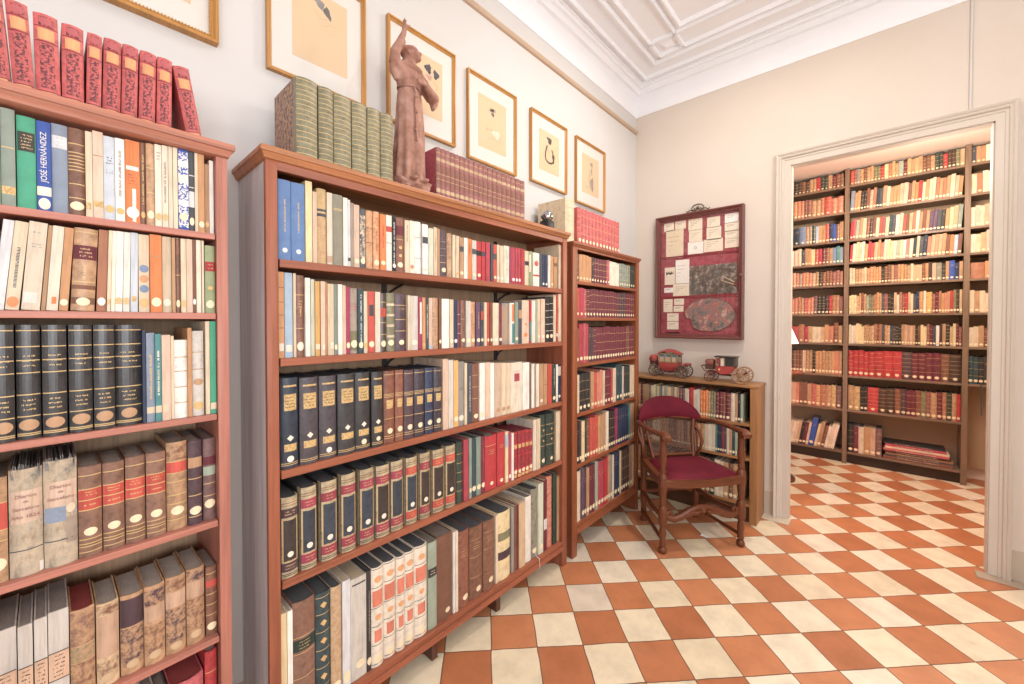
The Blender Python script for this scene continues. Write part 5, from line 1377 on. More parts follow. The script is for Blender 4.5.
# ---------------------------------------------------------------- palette
PAL = dict(wine='a8354e', ginger='b98a58', paper_grey='c3bab0', rosered='cc5452', apricot='e8a05e', dusk='6b3036', rosewood='9c5c55', ink='2f2e31', cream='dcc6a4', ivory='e6d8c2', white='e9e3d9', bone='dfcdb4', parchment='d8c49c', blush='d9b89e', grey_white='cdc6bb',
  pale='d5d6da', pale_blue='c3cdd8', pale_green='cfd3bb', yellow='dda94e', yellow_cream='e6cd92', orange='e57f2c', orange_tan='cf935a',
  tan='bd8f62', sand='cba97c', gold_tan='c9a566', brown='83543b', dark_brown='4b3128', red_brown='8f5238', rust='b5744f', mottled_brown='8d634d',
  dull_green='7d9a72', grey_green='87978a', green='1f9f78', olive_green='93a070', olive='7f7b55', olive_grey='8f8b76', sage='9fae98', dark_green='2b4038',
  moss='837e5c', teal='3c8b8c', dark_teal='2f4b52', blue='2c56b4', mid_blue='567fb6', light_blue='a3c0da', grey_blue='8494ab', slate_blue='7088ae',
  navy='2a3757', dark_blue='2a3a4c', black='2b2829', black_brown='332b2a', slate='4b5058', dark='3a3836', dark_slate='353538', slate_purple='4e4750',
  grey='948d87', taupe='a4917f', maroon='762838', red='bf2830', darkred='8c1f28', scarlet='cf4a38', crimson='bb3a4e', rose='c4575c', coral='d37f62',
  magenta='a32c55', purple='674a68', plum='563c45', dusty_plum='7d5a58', dark_purple='40343f', peach='d0a685', gold='d3ad62', goldpanel='cfa95c',
  gilt_cream='b5a27a', flame='e27a5a', grimy='a59a8c')
def lin(h):
    v = [int(h[i:i+2], 16)/255 for i in (0, 2, 4)]
    return tuple((c/12.92 if c <= .04045 else ((c+.055)/1.055)**2.4) for c in v)
def rgb(c):
    v = lin(PAL.get(c, c)); y = .2126*v[0]+.7152*v[1]+.0722*v[2]
    return tuple(.8*x+.2*y+.012 for x in v)
def mulc(c, k): return tuple(min(1, x*k) for x in c)

# ---------------------------------------------------------------- materials
MATS = {}
class NT:
    def __init__(s, name):
        s.m = bpy.data.materials.new(name); s.m.use_nodes = True
        s.t = s.m.node_tree; s.b = s.t.nodes['Principled BSDF']
    def n(s, typ, **kw):
        nd = s.t.nodes.new(typ)
        for k, v in kw.items():
            if k in nd.inputs.keys() if isinstance(k, str) else False: nd.inputs[k].default_value = v
            else: setattr(nd, k, v)
        return nd
    def l(s, a, b): s.t.links.new(a, b)
    def coords(s, scale=(1, 1, 1), kind='Object', rot=(0, 0, 0)):
        tc = s.n('ShaderNodeTexCoord'); mp = s.n('ShaderNodeMapping')
        mp.inputs['Scale'].default_value = scale; mp.inputs['Rotation'].default_value = rot
        s.l(tc.outputs[kind], mp.inputs['Vector']); return mp.outputs['Vector']
    def noise(s, vec, scale, detail=3, rough=.55):
        nd = s.n('ShaderNodeTexNoise'); nd.inputs['Scale'].default_value = scale; nd.inputs['Detail'].default_value = detail
        nd.inputs['Roughness'].default_value = rough
        if vec is not None: s.l(vec, nd.inputs['Vector'])
        return nd.outputs['Fac']
    def ramp(s, fac, stops):
        nd = s.n('ShaderNodeValToRGB'); e = nd.color_ramp.elements
        while len(e) < len(stops): e.new(.5)
        for el, (p, c) in zip(e, stops): el.position = p; el.color = (*c, 1) if len(c) == 3 else c
        s.l(fac, nd.inputs['Fac']); return nd.outputs['Color']
    def mix(s, fac, a, b, mode='MIX'):
        nd = s.n('ShaderNodeMix', data_type='RGBA', blend_type=mode)
        for i, v in ((0, fac), (6, a), (7, b)):
            if hasattr(v, 'links'): s.l(v, nd.inputs[i])
            else: nd.inputs[i].default_value = v if i == 0 else (*v, 1)
        return nd.outputs[2]
    def math(s, op, a, b=0.0):
        nd = s.n('ShaderNodeMath', operation=op)
        for i, v in ((0, a), (1, b)):
            if hasattr(v, 'links'): s.l(v, nd.inputs[i])
            else: nd.inputs[i].default_value = v
        return nd.outputs[0]
    def bump(s, h, strength=.2, dist=.001):
        nd = s.n('ShaderNodeBump'); nd.inputs['Strength'].default_value = strength; nd.inputs['Distance'].default_value = dist
        s.l(h, nd.inputs['Height']); s.l(nd.outputs[0], s.b.inputs['Normal'])
    def fin(s, color, rough=.6, spec=.35, metal=0):
        if hasattr(color, 'links'): s.l(color, s.b.inputs['Base Color'])
        else: s.b.inputs['Base Color'].default_value = (*color, 1)
        if hasattr(rough, 'links'): s.l(rough, s.b.inputs['Roughness'])
        else: s.b.inputs['Roughness'].default_value = rough
        s.b.inputs['Specular IOR Level'].default_value = spec; s.b.inputs['Metallic'].default_value = metal
        return s.m
def cached(f):
    def g(*a):
        k = (f.__name__,)+a
        if k not in MATS: MATS[k] = f(*a)
        return MATS[k]
    return g
@cached
def bookmat(col, ty):
    k = NT(f'{col}_{ {"p":"paper","c":"cloth","l":"leather","v":"vellum"}[ty] }'); c = rgb(col); v = k.coords()
    oi = k.n('ShaderNodeObjectInfo'); vr = k.ramp(oi.outputs['Random'], [(0, (.88, .87, .85)), (1, (1.1, 1.1, 1.1))])
    if ty == 'l':
        n1 = k.noise(v, 55, 4, .65); n2 = k.noise(v, 300, 2)
        cc = k.mix(1., k.ramp(n1, [(.3, mulc(c, .62)), (.5, c), (.72, mulc(c, 1.28))]), vr, 'MULTIPLY')
        dk = max(c) < .09; k.bump(n2, .12 if dk else .25, .0006); return k.fin(cc, .3 if dk else .4, .6 if dk else .45)
    if ty == 'c':
        n1 = k.noise(v, 25, 3); n2 = k.noise(v, 700, 1)
        cc = k.mix(1., k.ramp(n1, [(.3, mulc(c, .86)), (.7, mulc(c, 1.1))]), vr, 'MULTIPLY'); k.bump(n2, .2, .0004); return k.fin(cc, .58, .35)
    if col == 'grimy':
        n1 = k.noise(v, 22, 5, .7); n2 = k.noise(k.coords((1, 1, .4)), 48, 4, .65)
        cc = k.ramp(n1, [(.3, lin('8b8880')), (.44, lin('b5a793')), (.55, lin('c6b49c')), (.66, lin('9a9a98')), (.78, lin('c9bfae'))]); cc = k.mix(.7, cc, k.ramp(n2, [(.3, (.45, .42, .4)), (.5, (1, 1, 1))]), 'MULTIPLY'); k.bump(n2, .8, .003); return k.fin(cc, .85, .15)
    if ty == 'v':
        n1 = k.noise(v, 30, 4, .7)
        cc = k.ramp(n1, [(.28, mulc(c, .7)), (.5, c), (.8, mulc(c, 1.12))]); return k.fin(cc, .48, .35)
    n1 = k.noise(k.coords((1, 1, .35)), 35, 4, .6)
    n2 = k.noise(k.coords((3, 1, .12)), 60, 3, .6)
    cc = k.mix(1., k.ramp(n1, [(.28, mulc(c, .78)), (.5, c), (.75, mulc(c, 1.08))]), vr, 'MULTIPLY'); cc = k.mix(.5, cc, k.mix(1., cc, k.ramp(n2, [(.32, (.72, .66, .58)), (.5, (1, 1, 1))]), 'MULTIPLY')); return k.fin(cc, .6, .3)
@cached
def plain(col, rough=.6, spec=.35, metal=0, var=.12, scale=30):
    k = NT('plain_'+str(col)); c = rgb(col); n1 = k.noise(k.coords(), scale, 3)
    cc = k.ramp(n1, [(.3, mulc(c, 1-var)), (.7, mulc(c, 1+var))]); return k.fin(cc, rough, spec, metal)
@cached
def ornament(base, col):
    k = NT(f'ornament_{col}_on_{base}'); v = k.coords()
    n1 = k.noise(v, 190, 3, .6); f = k.ramp(n1, [(.47, (0, 0, 0)), (.53, (1, 1, 1))])
    cc = k.mix(f, rgb(base), rgb(col)); return k.fin(cc, .5, .35)
@cached
def mottle(base, col):
    k = NT(f'mottle_{col}_on_{base}'); v = k.coords()
    n1 = k.noise(v, 70, 5, .7); f = k.ramp(n1, [(.42, (0, 0, 0)), (.6, (1, 1, 1))])
    cc = k.mix(f, rgb(base), rgb(col)); return k.fin(cc, .5, .35)
@cached
def pages(col):
    k = NT('page_edges_'+col); c = rgb(col)
    n1 = k.noise(k.coords((1, .05, .05)), 900, 2); n2 = k.noise(k.coords(), 20, 3)
    cc = k.mix(.5, k.ramp(n1, [(.35, mulc(c, .72)), (.65, mulc(c, 1.1))]), k.ramp(n2, [(.3, mulc(c, .75)), (.7, mulc(c, 1.1))])); return k.fin(cc, .8, .2)
@cached
def wood(col, axis, rough=.42, dark=.62):
    k = NT(f'wood_{col}_{"xyz"[axis]}'); c = lin(PAL.get(col, col)); s = [26, 26, 26]; s[axis] = 1.6
    v = k.coords(tuple(s)); n1 = k.noise(v, 1, 4, .6); s2 = [150, 150, 150]; s2[axis] = 4
    n2 = k.noise(k.coords(tuple(s2)), 1, 2)
    cc = k.ramp(n1, [(.3, mulc(c, dark)), (.5, c), (.72, mulc(c, 1.22))])
    cc = k.mix(.3, cc, k.ramp(n2, [(.4, mulc(c, .7)), (.6, mulc(c, 1.2))])); k.bump(n2, .12, .0006); return k.fin(cc, rough, .42)
@cached
def metal(col, rough=.3):
    k = NT('metal_'+col); c = rgb(col); n = k.noise(k.coords(), 60, 2)
    return k.fin(k.ramp(n, [(.3, mulc(c, .8)), (.7, c)]), rough, .5, 1)
@cached
def emis(col, strength):
    k = NT('glow_'+col); m = k.fin(rgb(col), .6)
    k.b.inputs['Emission Color'].default_value = (*rgb(col), 1); k.b.inputs['Emission Strength'].default_value = strength; return m
@cached
def glass():
    m = bpy.data.materials.new('clear_glass'); m.use_nodes = True; t = m.node_tree; t.nodes.clear()
    o = t.nodes.new('ShaderNodeOutputMaterial'); mx = t.nodes.new('ShaderNodeMixShader'); tr = t.nodes.new('ShaderNodeBsdfTransparent')
    gl = t.nodes.new('ShaderNodeBsdfGlossy'); gl.inputs['Roughness'].default_value = .02; lw = t.nodes.new('ShaderNodeLayerWeight'); lw.inputs['Blend'].default_value = .5; pw = t.nodes.new('ShaderNodeMath'); pw.operation = 'POWER'; pw.inputs[1].default_value = 5; t.links.new(lw.outputs['Facing'], pw.inputs[0])
    fr = t.nodes.new('ShaderNodeMath'); fr.operation = 'MULTIPLY_ADD'; fr.inputs[1].default_value = .9; fr.inputs[2].default_value = .03; t.links.new(pw.outputs[0], fr.inputs[0])
    t.links.new(fr.outputs[0], mx.inputs[0]); t.links.new(tr.outputs[0], mx.inputs[1]); t.links.new(gl.outputs[0], mx.inputs[2]); t.links.new(mx.outputs[0], o.inputs[0]); return m

# ---------------------------------------------------------------- mesh helpers
class MB:
    def __init__(s): s.v = []; s.f = []; s.mi = []; s.mats = []
    def m(s, mat):
        if mat not in s.mats: s.mats.append(mat)
        return s.mats.index(mat)
    def add(s, vs, fs, mat=None, M=None):
        o = len(s.v); i = s.m(mat) if mat else 0
        s.v += [tuple(M @ Vector(p)) for p in vs] if M else [tuple(p) for p in vs]
        s.f += [tuple(o+q for q in f) for f in fs]; s.mi += [i]*len(fs); return s
    def box(s, x0, x1, y0, y1, z0, z1, mat=None, M=None, b=0):
        if b: return s.bbox(x0, x1, y0, y1, z0, z1, b, mat, M)
        vs = [(x, y, z) for z in (z0, z1) for y in (y0, y1) for x in (x0, x1)]
        return s.add(vs, [(0, 2, 3, 1), (4, 5, 7, 6), (0, 1, 5, 4), (2, 6, 7, 3), (0, 4, 6, 2), (1, 3, 7, 5)], mat, M)
    def bbox(s, x0, x1, y0, y1, z0, z1, b, mat=None, M=None):
        bm = bmesh.new(); bmesh.ops.create_cube(bm, size=1)
        bmesh.ops.scale(bm, vec=(x1-x0, y1-y0, z1-z0), verts=bm.verts); bmesh.ops.translate(bm, vec=((x0+x1)/2, (y0+y1)/2, (z0+z1)/2), verts=bm.verts)
        bmesh.ops.bevel(bm, geom=bm.edges[:], offset=b, segments=2, affect='EDGES', profile=.5)
        return s.bm(bm, mat, M)
    def bm(s, bm, mat=None, M=None):
        bm.verts.index_update(); s.add([v.co[:] for v in bm.verts], [[v.index for v in f.verts] for f in bm.faces], mat, M); bm.free(); return s
    def lathe(s, prof, mat=None, M=None, n=16, cap=True, sx=1, sy=1):
        vs = []; fs = []
        for r, z in prof:
            vs += [(r*sx*math.cos(2*math.pi*i/n), r*sy*math.sin(2*math.pi*i/n), z) for i in range(n)]
        for j in range(len(prof)-1):
            for i in range(n): fs.append((j*n+i, j*n+(i+1) % n, (j+1)*n+(i+1) % n, (j+1)*n+i))
        if cap: fs += [tuple(range(n))[::-1], tuple(range((len(prof)-1)*n, len(prof)*n))]
        return s.add(vs, fs, mat, M)
    def tube(s, pts, rad, mat=None, M=None, n=10, closed=False, sy=1.0):
        pts = [Vector(p) for p in pts]; k = len(pts); rs = rad if isinstance(rad, (list, tuple)) else [rad]*k
        vs = []; fs = []; up = None
        for i, p in enumerate(pts):
            d = (pts[(i+1) % k]-pts[i-1]) if closed else (pts[min(i+1, k-1)]-pts[max(i-1, 0)])
            d.normalize()
            if up is None: up = Vector((0, 0, 1)) if abs(d.z) < .9 else Vector((1, 0, 0))
            a = d.cross(up); a.normalize(); bb = a.cross(d); bb.normalize(); up = bb
            vs += [p+a*rs[i]*math.cos(2*math.pi*j/n)+bb*rs[i]*sy*math.sin(2*math.pi*j/n) for j in range(n)]
        for i in range(k if closed else k-1):
            q = (i+1) % k
            for j in range(n): fs.append((i*n+j, i*n+(j+1) % n, q*n+(j+1) % n, q*n+j))
        if not closed: fs += [tuple(range(n))[::-1], tuple(range((k-1)*n, k*n))]
        return s.add(vs, fs, mat, M)
    def ball(s, c, r, mat=None, M=None, sc=(1, 1, 1), u=14, v=8):
        bm = bmesh.new(); bmesh.ops.create_uvsphere(bm, u_segments=u, v_segments=v, radius=r)
        bmesh.ops.scale(bm, vec=sc, verts=bm.verts); bmesh.ops.translate(bm, vec=c, verts=bm.verts); return s.bm(bm, mat, M)
    def prism(s, poly, y0, y1, mat=None, M=None):      # polygon in x,z extruded along y
        n = len(poly); vs = [(x, y0, z) for x, z in poly]+[(x, y1, z) for x, z in poly]
        fs = [tuple(range(n)), tuple(range(n, 2*n))[::-1]]+[(i, i+n, (i+1) % n+n, (i+1) % n) for i in range(n)]
        return s.add(vs, fs, mat, M)
    def mesh(s, name, smooth=None):
        me = bpy.data.meshes.new(name); me.from_pydata(s.v, [], s.f)
        for m in s.mats: me.materials.append(m)
        if len(s.mats) > 1: me.polygons.foreach_set('material_index', s.mi)
        bm = bmesh.new(); bm.from_mesh(me); bmesh.ops.recalc_face_normals(bm, faces=bm.faces); bm.to_mesh(me); bm.free()
        if smooth:
            me.polygons.foreach_set('use_smooth', [True]*len(me.polygons)); me.set_sharp_from_angle(angle=R(smooth))
        me.update(); return me
    def build(s, name, parent=None, smooth=None, M=None):
        o = bpy.data.objects.new(name, s.mesh(name, smooth)); COL.objects.link(o)
        if M is not None: o.matrix_world = M
        if parent is not None: o.parent = parent
        return o
def thing(name, label, cat, M=None, group=None):
    o = bpy.data.objects.new(name, None); COL.objects.link(o); o.empty_display_size = .05
    if M is not None: o.matrix_world = M
    return tag(o, label, cat, group)
def tag(o, label, cat, group=None):
    o['label'] = label; o['category'] = cat
    if group: o['group'] = group
    return o
def struct(mb, name, smooth=None, parent=None):
    o = mb.build(name, parent, smooth)
    if parent is None: o['kind'] = 'structure'
    return o
def frameM(ox, oy, ang, z=0): return Matrix.Translation((ox, oy, z)) @ Matrix.Rotation(R(ang), 4, 'Z')
def T(x, y, z): return Matrix.Translation((x, y, z))
def RZ(a): return Matrix.Rotation(R(a), 4, 'Z')
def RX(a): return Matrix.Rotation(R(a), 4, 'X')
def RY(a): return Matrix.Rotation(R(a), 4, 'Y')
FR = {'L': frameM(-1.322, .30, 91.3), 'M': frameM(-1.328, 0, 90), 'T': frameM(-1.328, 0, 90), 'B': frameM(0, 3.161, 0), 'K': frameM(0, 5.165, -1.2)}
def text_mesh(body, size, mat, M, align='CENTER'):
    cu = bpy.data.curves.new('lettering', 'FONT'); cu.body = body; cu.size = size; cu.align_x = align; cu.align_y = 'CENTER'; cu.extrude = .0002
    ob = bpy.data.objects.new('lettering', cu); COL.objects.link(ob)
    dg = bpy.context.evaluated_depsgraph_get(); me = bpy.data.meshes.new_from_object(ob.evaluated_get(dg))
    bpy.data.objects.remove(ob); bpy.data.curves.remove(cu)
    me.materials.clear(); me.materials.append(mat); me.transform(M); return me
# ---------------------------------------------------------------- books
DEPTH = {'L': .215, 'M': .235, 'T': .22, 'B': .2, 'K': .2}
def spine(w, ty): return min(w*(.2 if ty in 'lv' else .1 if ty == 'c' else .03), .01)
def patch(mb, w, s, a0, a1, z0, z1, off, mat, n=6):
    vs = []
    for i in range(n+1):
        a = a0+(a1-a0)*i/n
        for z in (z0, z1): vs.append((w/2*(1+a), s*a*a-off, z))
    mb.add(vs, [(2*i, 2*i+2, 2*i+3, 2*i+1) for i in range(n)], mat)
def blob(mb, w, s, ac, ra, zc, rz, off, mat, n=14, diamond=False):
    vs = [(w/2*(1+ac), s*ac*ac-off, zc)]; fs = []
    if diamond: n = 4
    for q in (.5, 1):
        for i in range(n):
            t = 2*math.pi*i/n; a = max(-1, min(1, ac+ra*q*math.cos(t))); vs.append((w/2*(1+a), s*a*a-off, zc+rz*q*math.sin(t)))
    for i in range(n):
        j = (i+1) % n; fs += [(0, 1+i, 1+j), (1+i, 1+n+i, 1+n+j, 1+j)]
    mb.add(vs, fs, mat)
def book_parts(w, h, D, col, ty, feats, rnd, case=''):
    """{part name: MB} for one book; x across the spine, y into the shelf, z up"""
    s = spine(w, ty); P = {}
    cnt = [0]
    def part(n, new=False):
        if new: cnt[0] += 1; n = f'{n}#{cnt[0]}'
        return P.setdefault(n, MB())
    toks = [t.split() for t in feats.split(' | ') if t]
    boards = col; ptop = None
    for t in toks:
        if t[0] == 'boards': boards = t[1]
    if col == 'moss': boards = 'marble'
    tb = min(.0028, w*.16); n = 8
    cov = part('cover'); cm = bookmat(col, ty)
    bmt = mottle('tan', 'plum') if boards == 'marble' else bookmat(boards, ty)
    arc = [(w/2*(1+a), s*a*a) for a in [-1+2*i/n for i in range(n+1)]]
    inn = [(tb+(w-2*tb)*(x/w), y+tb) for x, y in arc]
    zs = (0, h)
    def strip(pa, pb, mat, flip=False):
        vs = [(x, y, z) for x, y in (pa, pb) for z in zs]; cov.add(vs, [(0, 2, 3, 1)], mat)
    for i in range(n): strip(arc[i], arc[i+1], cm); strip(inn[i+1], inn[i], cm)
    for z in zs:
        for i in range(n): cov.add([(*arc[i], z), (*arc[i+1], z), (*inn[i+1], z), (*inn[i], z)], [(0, 1, 2, 3)], cm)
    hb = min(.022, D*.12) if ty == 'l' else 0
    for x0, x1, e in ((0, tb, arc[0]), (w-tb, w, arc[-1])):
        if hb: cov.box(x0, x1, s, s+hb, 0, h, cm)
        cov.box(x0, x1, s+hb, D, 0, h, bmt)
    pg = part('page_block'); hd = .0035 if ty in 'lc' else .0012
    pc = 'b9a98c' if ty == 'p' else '8f8378' if ty == 'c' else ('a89e92' if case == 'L' else '565a60')
    if ty == 'p': pc = 'cbb897'
    if any(t[0].startswith('redtop') for t in toks): pc = '9c3a36'
    if 'peach .3 .58' in feats: pc = '958d85'
    pg.box(tb+.0002, w-tb-.0002, s+tb+.001, D-hd-.001, hd*.6, h-hd, pages(pc))
    def mat(c): return bookmat(c, 'l') if c in PAL and c not in ('gold', 'goldpanel') else plain(c, .38, .5)
    for t in toks:
        k = t[0]; c = t[1] if len(t) > 1 else None; q = [float(x) for x in t[2:]] if k not in ('boards',) and not k.startswith(('X', '@', '#')) else []
        if k.startswith('@') or k == '#' :
            if k == '#': z0, z1 = float(t[2]), float(t[3]); a = [float(x) for x in t[4:6]] or [-.98, .98]
            else: c = k[1:]; z0, z1 = float(t[1]), float(t[2]); a = [float(x) for x in t[3:5]] or [-.99, .99]
            if k == '#':
                m = mottle(col, c) if c in ('mottled_brown', 'brown', 'plum', 'tan', 'sand', 'olive', 'rose', 'cream') else ornament(col, c)
                patch(part('ornament_panel', 1), w, s, a[0], a[1], z0*h, z1*h, .0004, m)
            else: patch(part('title_label', 1), w, s, a[0], a[1], z0*h, z1*h, .0005, bookmat(c, 'p') if c not in ('gold', 'goldpanel') else ornament('d9b56c', 'c09648'))
        elif k == '-':
            patch(part('spine_rib', 1), w, s, -.97, .97, q[0]*h-.0011, q[0]*h+.0011, .0009 if ty == 'l' else .0006, mat(c))
        elif k == 't':
            nl = int(q[2]); lp = part('lettering', 1)
            for i in range(nl):
                zc = (q[0]+(q[1]-q[0])*(i+.5)/nl)*h; hh = min((q[1]-q[0])/nl*h*.2, .0016); x = -.6+rnd.random()*.2; xe = .6-rnd.random()*.2
                lw = .0011/(w/2)
                while x < xe:
                    if rnd.random() < .85:
                        q_ = rnd.random(); z_a, z_b = (zc-hh, zc+hh) if q_ < .6 else (zc-hh, zc+hh*.2) if q_ < .8 else (zc-hh*.1, zc+hh*1.1)
                        patch(lp, w, s, x, x+lw*(.8+.7*rnd.random()), z_a, z_b, .0008, mat(c), 1)
                    x += lw*1.75
        elif k == 'T':
            z = q[0]*h; lp = part('lettering', 1)
            while z < q[1]*h:
                l = .0012+rnd.random()*.0012; aw = min(.32, .0022/(w/2)); q_ = rnd.random()
                if q_ < .88: patch(lp, w, s, -aw if q_ < .7 else -aw*.2, aw, z, z+l, .0008, mat(c), 1)
                z += l+.0011
        elif k in 'ord':
            rz = q[1]*h; ac = 0
            if k == 'o': ra = min(.86, rz*1.18/(w/2))
            else: ra = min(.9, rz/(w/2))
            if len(q) > 2: ac = q[2]
            blob(part('shelf_label' if k != 'd' and c in ('cream', 'ivory', 'white', 'gold', 'tan', 'sand') and q[0] < .35 else 'ornament', 1), w, s, ac, ra, q[0]*h, rz, .0011, plain({'cream': 'ecd9ac', 'gold': 'd9ad5c'}.get(c, c), .45), diamond=(k == 'd'))
        elif k == 'F':
            patch(part('framed_panel'), w, s, -.76, .76, q[0]*h, q[1]*h, .0005, bookmat(c, 'l'))
            f = part('gilt_frame'); g = plain('gold', .38, .5)
            for a0, a1, z0, z1 in ((-.82, -.74, q[0], q[1]), (.74, .82, q[0], q[1]), (-.82, .82, q[0]-.006, q[0]+.004), (-.82, .82, q[1]-.004, q[1]+.006)): patch(f, w, s, a0, a1, z0*h, z1*h, .0008, g, 3)
            blob(f, w, s, 0, .5, (q[1]+.012)*h, .016*h, .0007, bookmat(col, 'l'))
        elif k == 'ribbon':
            part('ribbon_bookmark').tube([(w*.5, -.0025, .02), (w*.5, -.015, .006), (w*.5, -.031, .002), (w*.48, -.033, -.03), (w*.5, -.033, -.055)], .0016, plain('pale'))
    return P
def worn_top(D, w, h, seed):
    """ragged torn sheets standing above a tattered volume"""
    rnd = random.Random(seed); mb = MB(); n = 40
    for i in range(n):
        x0 = .003+(w-.006)*i/n; x1 = .003+(w-.006)*(i+1.3)/n if i < n-1 else w-.003; z = h+rnd.uniform(-.006, .009)
        mb.add([(x0, .004, h-.02), (x1, .004, h-.02), (x1, .004+rnd.uniform(0, .006), z), (x0, .004+rnd.uniform(0, .006), z+rnd.uniform(-.006, .006)), (x0, D-.01, h-.02), (x1, D-.01, h-.02), (x1, D-.01, z), (x0, D-.01, z)],
               [(0, 1, 2, 3), (4, 5, 6, 7), (3, 2, 6, 7), (0, 3, 7, 4), (1, 2, 6, 5), (0, 1, 5, 4)], pages('8a8683'))
    return mb
SPECIAL = {'X1': [('JOSÉ HERNÁNDEZ', 'white')], 'X2': 1, 'X3': 1}
stuff = MB(); n_book = 0
PARTLABEL = {}
for key, case, setb, z0, rows in BOOKS:
    rnd = random.Random(key)
    grp = GROUPS[key]
    for u0, w, h, lean, col, ty, feats, sp, label in rows:
        D = min(DEPTH[case], max(.11, h*.72)) if case != 'K' else min(.2, h*.75)
        if key == 'Mtop': D = .2 if col != 'rosewood' else .115
        if key == 'Ltop': D = .16
        if key == 'Ttop': D = .13
        feats = MACRO.sub(lambda m: MACROS[int(m.group(1))], feats)
        if lean > 0: w *= .965
        P = book_parts(w, h, D, col, ty, feats, rnd, case)
        M = FR[case] @ T(u0, sp, z0+.0004)
        if lean > 0: M = M @ T(w, 0, 0) @ RY(lean) @ T(-w, 0, 0)
        elif lean < 0: M = M @ RY(lean)
        if label:
            n_book += 1
            root = thing('book', label, 'book', M, grp)
            for pn, mb in P.items():
                o = mb.build(pn.split('#')[0], root, 40 if pn in ('cover',) else None)
            X = re.search(r'X(\d)', feats)
            if X:
                X = X.group(1); s = spine(w, ty)
                up = RX(90)
                if X == '1':
                    me = text_mesh('JOSÉ HERNÁNDEZ', w*.62, plain('white'), T(w/2, -.0012, h*.6) @ up @ RZ(90)); k = h*.56/max(1e-4, (max(v.co.z for v in me.vertices)-min(v.co.z for v in me.vertices)))
                    me.transform(T(0, 0, h*.6) @ Matrix.Diagonal((1, 1, k, 1)) @ T(0, 0, -h*.6))
                    o = bpy.data.objects.new('lettering', me); COL.objects.link(o); o.parent = root; o['label'] = 'white lettering'
                else:
                    lb = MB(); patch(lb, w, s, -.9, .96, h*(.5 if X == '2' else .57), h*.8, .0006, bookmat('blush', 'p')); o = lb.build('paper_title', root); o['label'] = 'handwritten paper title'
                    lines = (('Diarios', .75), ('de', .7), ('Barcelona', .635), ('Año 1824.', .56)) if X == '2' else (('Diarios', .755), ('de', .705), ('Barcelona', .645))
                    for k, (tx, zz) in enumerate(lines):
                        me = text_mesh(tx, w*(.2 if tx == 'Barcelona' else .22) if tx != 'de' else w*.17, plain('96695f'), T(w/2, -.0016, h*zz) @ up)
                        o = bpy.data.objects.new('lettering', me); COL.objects.link(o); o.parent = root
                    pb = MB()
                    if X == '3': patch(pb, w, s, -.95, .3, h*.42, h*.56, .0005, bookmat('grey_blue', 'v')); patch(pb, w, s, .3, .95, h*.2, h*.45, .0004, bookmat('taupe', 'v'))
                    patch(pb, w, s, -.98, .98, h*.24, h*.25, .0005, bookmat('slate', 'v'))
                    pb.build('torn_patch', root)
                    if X == '3': q = MB(); blob(q, w, s, .6, .3, h*.53, h*.045, .0012, plain('cream')); q.build('shelf_label', root)
                    if X == '2': q = MB(); patch(q, w, s, .75, 1, .002, h*.1, .0008, bookmat('white', 'p')); q.build('white_tab', root)
                    worn_top(D, w, h, X).build('torn_pages', root)
        else:
            for pn, mb in P.items():
                o = len(stuff.v); stuff.v += [tuple(M @ Vector(p)) for p in mb.v]; stuff.f += [tuple(o+q for q in f) for f in mb.f]
                ix = [stuff.m(m) for m in mb.mats]; stuff.mi += [ix[i] for i in mb.mi]
so = stuff.build('book_rows', None)
so['kind'] = 'stuff'; tag(so, 'all the remaining small and thin books filling the rows of the five bookcases', 'books')
# vellum volume standing on the narrow bookcase, board towards the camera
M = FR['T'] @ T(1.977, .035, 1.8835)
P = book_parts(.095, .258, .215, 'parchment', 'v', '- tan .8 | - tan .5 | - tan .2', random.Random(1))
r = thing('book', 'thick pale vellum book with its board showing, at the end of the narrow bookcase top', 'book', M)
for pn, mb in P.items(): mb.build(pn.split('#')[0], r, 40 if pn == 'cover' else None)
# flat pile in the next room
zz = .1205; cols = [('red_brown', .02, .46), ('slate', .016, .45), ('tan', .02, .44), ('dark_brown', .017, .44), ('rose', .021, .43), ('cream', .017, .42), ('crimson', .021, .40), ('black', .013, .41)]
names = ['bottom red-brown', 'slate second-from-bottom', 'tan third-from-bottom', 'dark brown fourth-from-bottom', 'rose red upper', 'cream upper', 'crimson second-from-top', 'topmost black']
for (c, th, ln), nm in zip(cols, names):
    M = FR['K'] @ T(.068+.008*math.sin(zz*90), .03+.01*math.sin(zz*55), zz+th) @ RY(90)
    P = book_parts(th, ln, .2, c, 'c', 'T ivory .2 .8', random.Random(nm))
    r = thing('book', f"{nm} book of the flat pile on the next room's lowest shelf", 'book', M, 'flat pile of large books')
    for pn, mb in P.items(): mb.build(pn.split('#')[0], r)
    zz += th+.0006
# ---------------------------------------------------------------- room shell
XW, YD, XR, YR, ZC = -1.618, 3.43, 2.0, -2.6, 3.46
WT = .06                       # thickness of the wall with the doorway
DX0, DX1, DZ = -.457, .477, 2.512
def wallmat(name, c, c2):
    k = NT(name); v = k.coords(); n1 = k.noise(v, 1.3, 3); n2 = k.noise(v, 140, 2)
    cc = k.ramp(n1, [(.35, lin(c)), (.65, lin(c2))]); k.bump(n2, .06, .001); return k.fin(cc, .75, .2)
WALL = wallmat('cream_plaster', 'd4d2d0', 'd0cdc9'); WHITE = wallmat('white_plaster', 'f4f6fa', 'f1f3f7')
FARWALL = wallmat('warm_cream_plaster', 'd6ccc1', 'd2c6b9'); DADO = wallmat('beige_paint', 'c4b7a8', 'bdb0a0'); CASING = wallmat('beige_gloss', 'd2c9be', 'ccc2b5'); BACKW = wallmat('pink_plaster', 'ecdcd0', 'e8d5c8')  # FARWALL: warm light on the far wall is put into its plaster colour
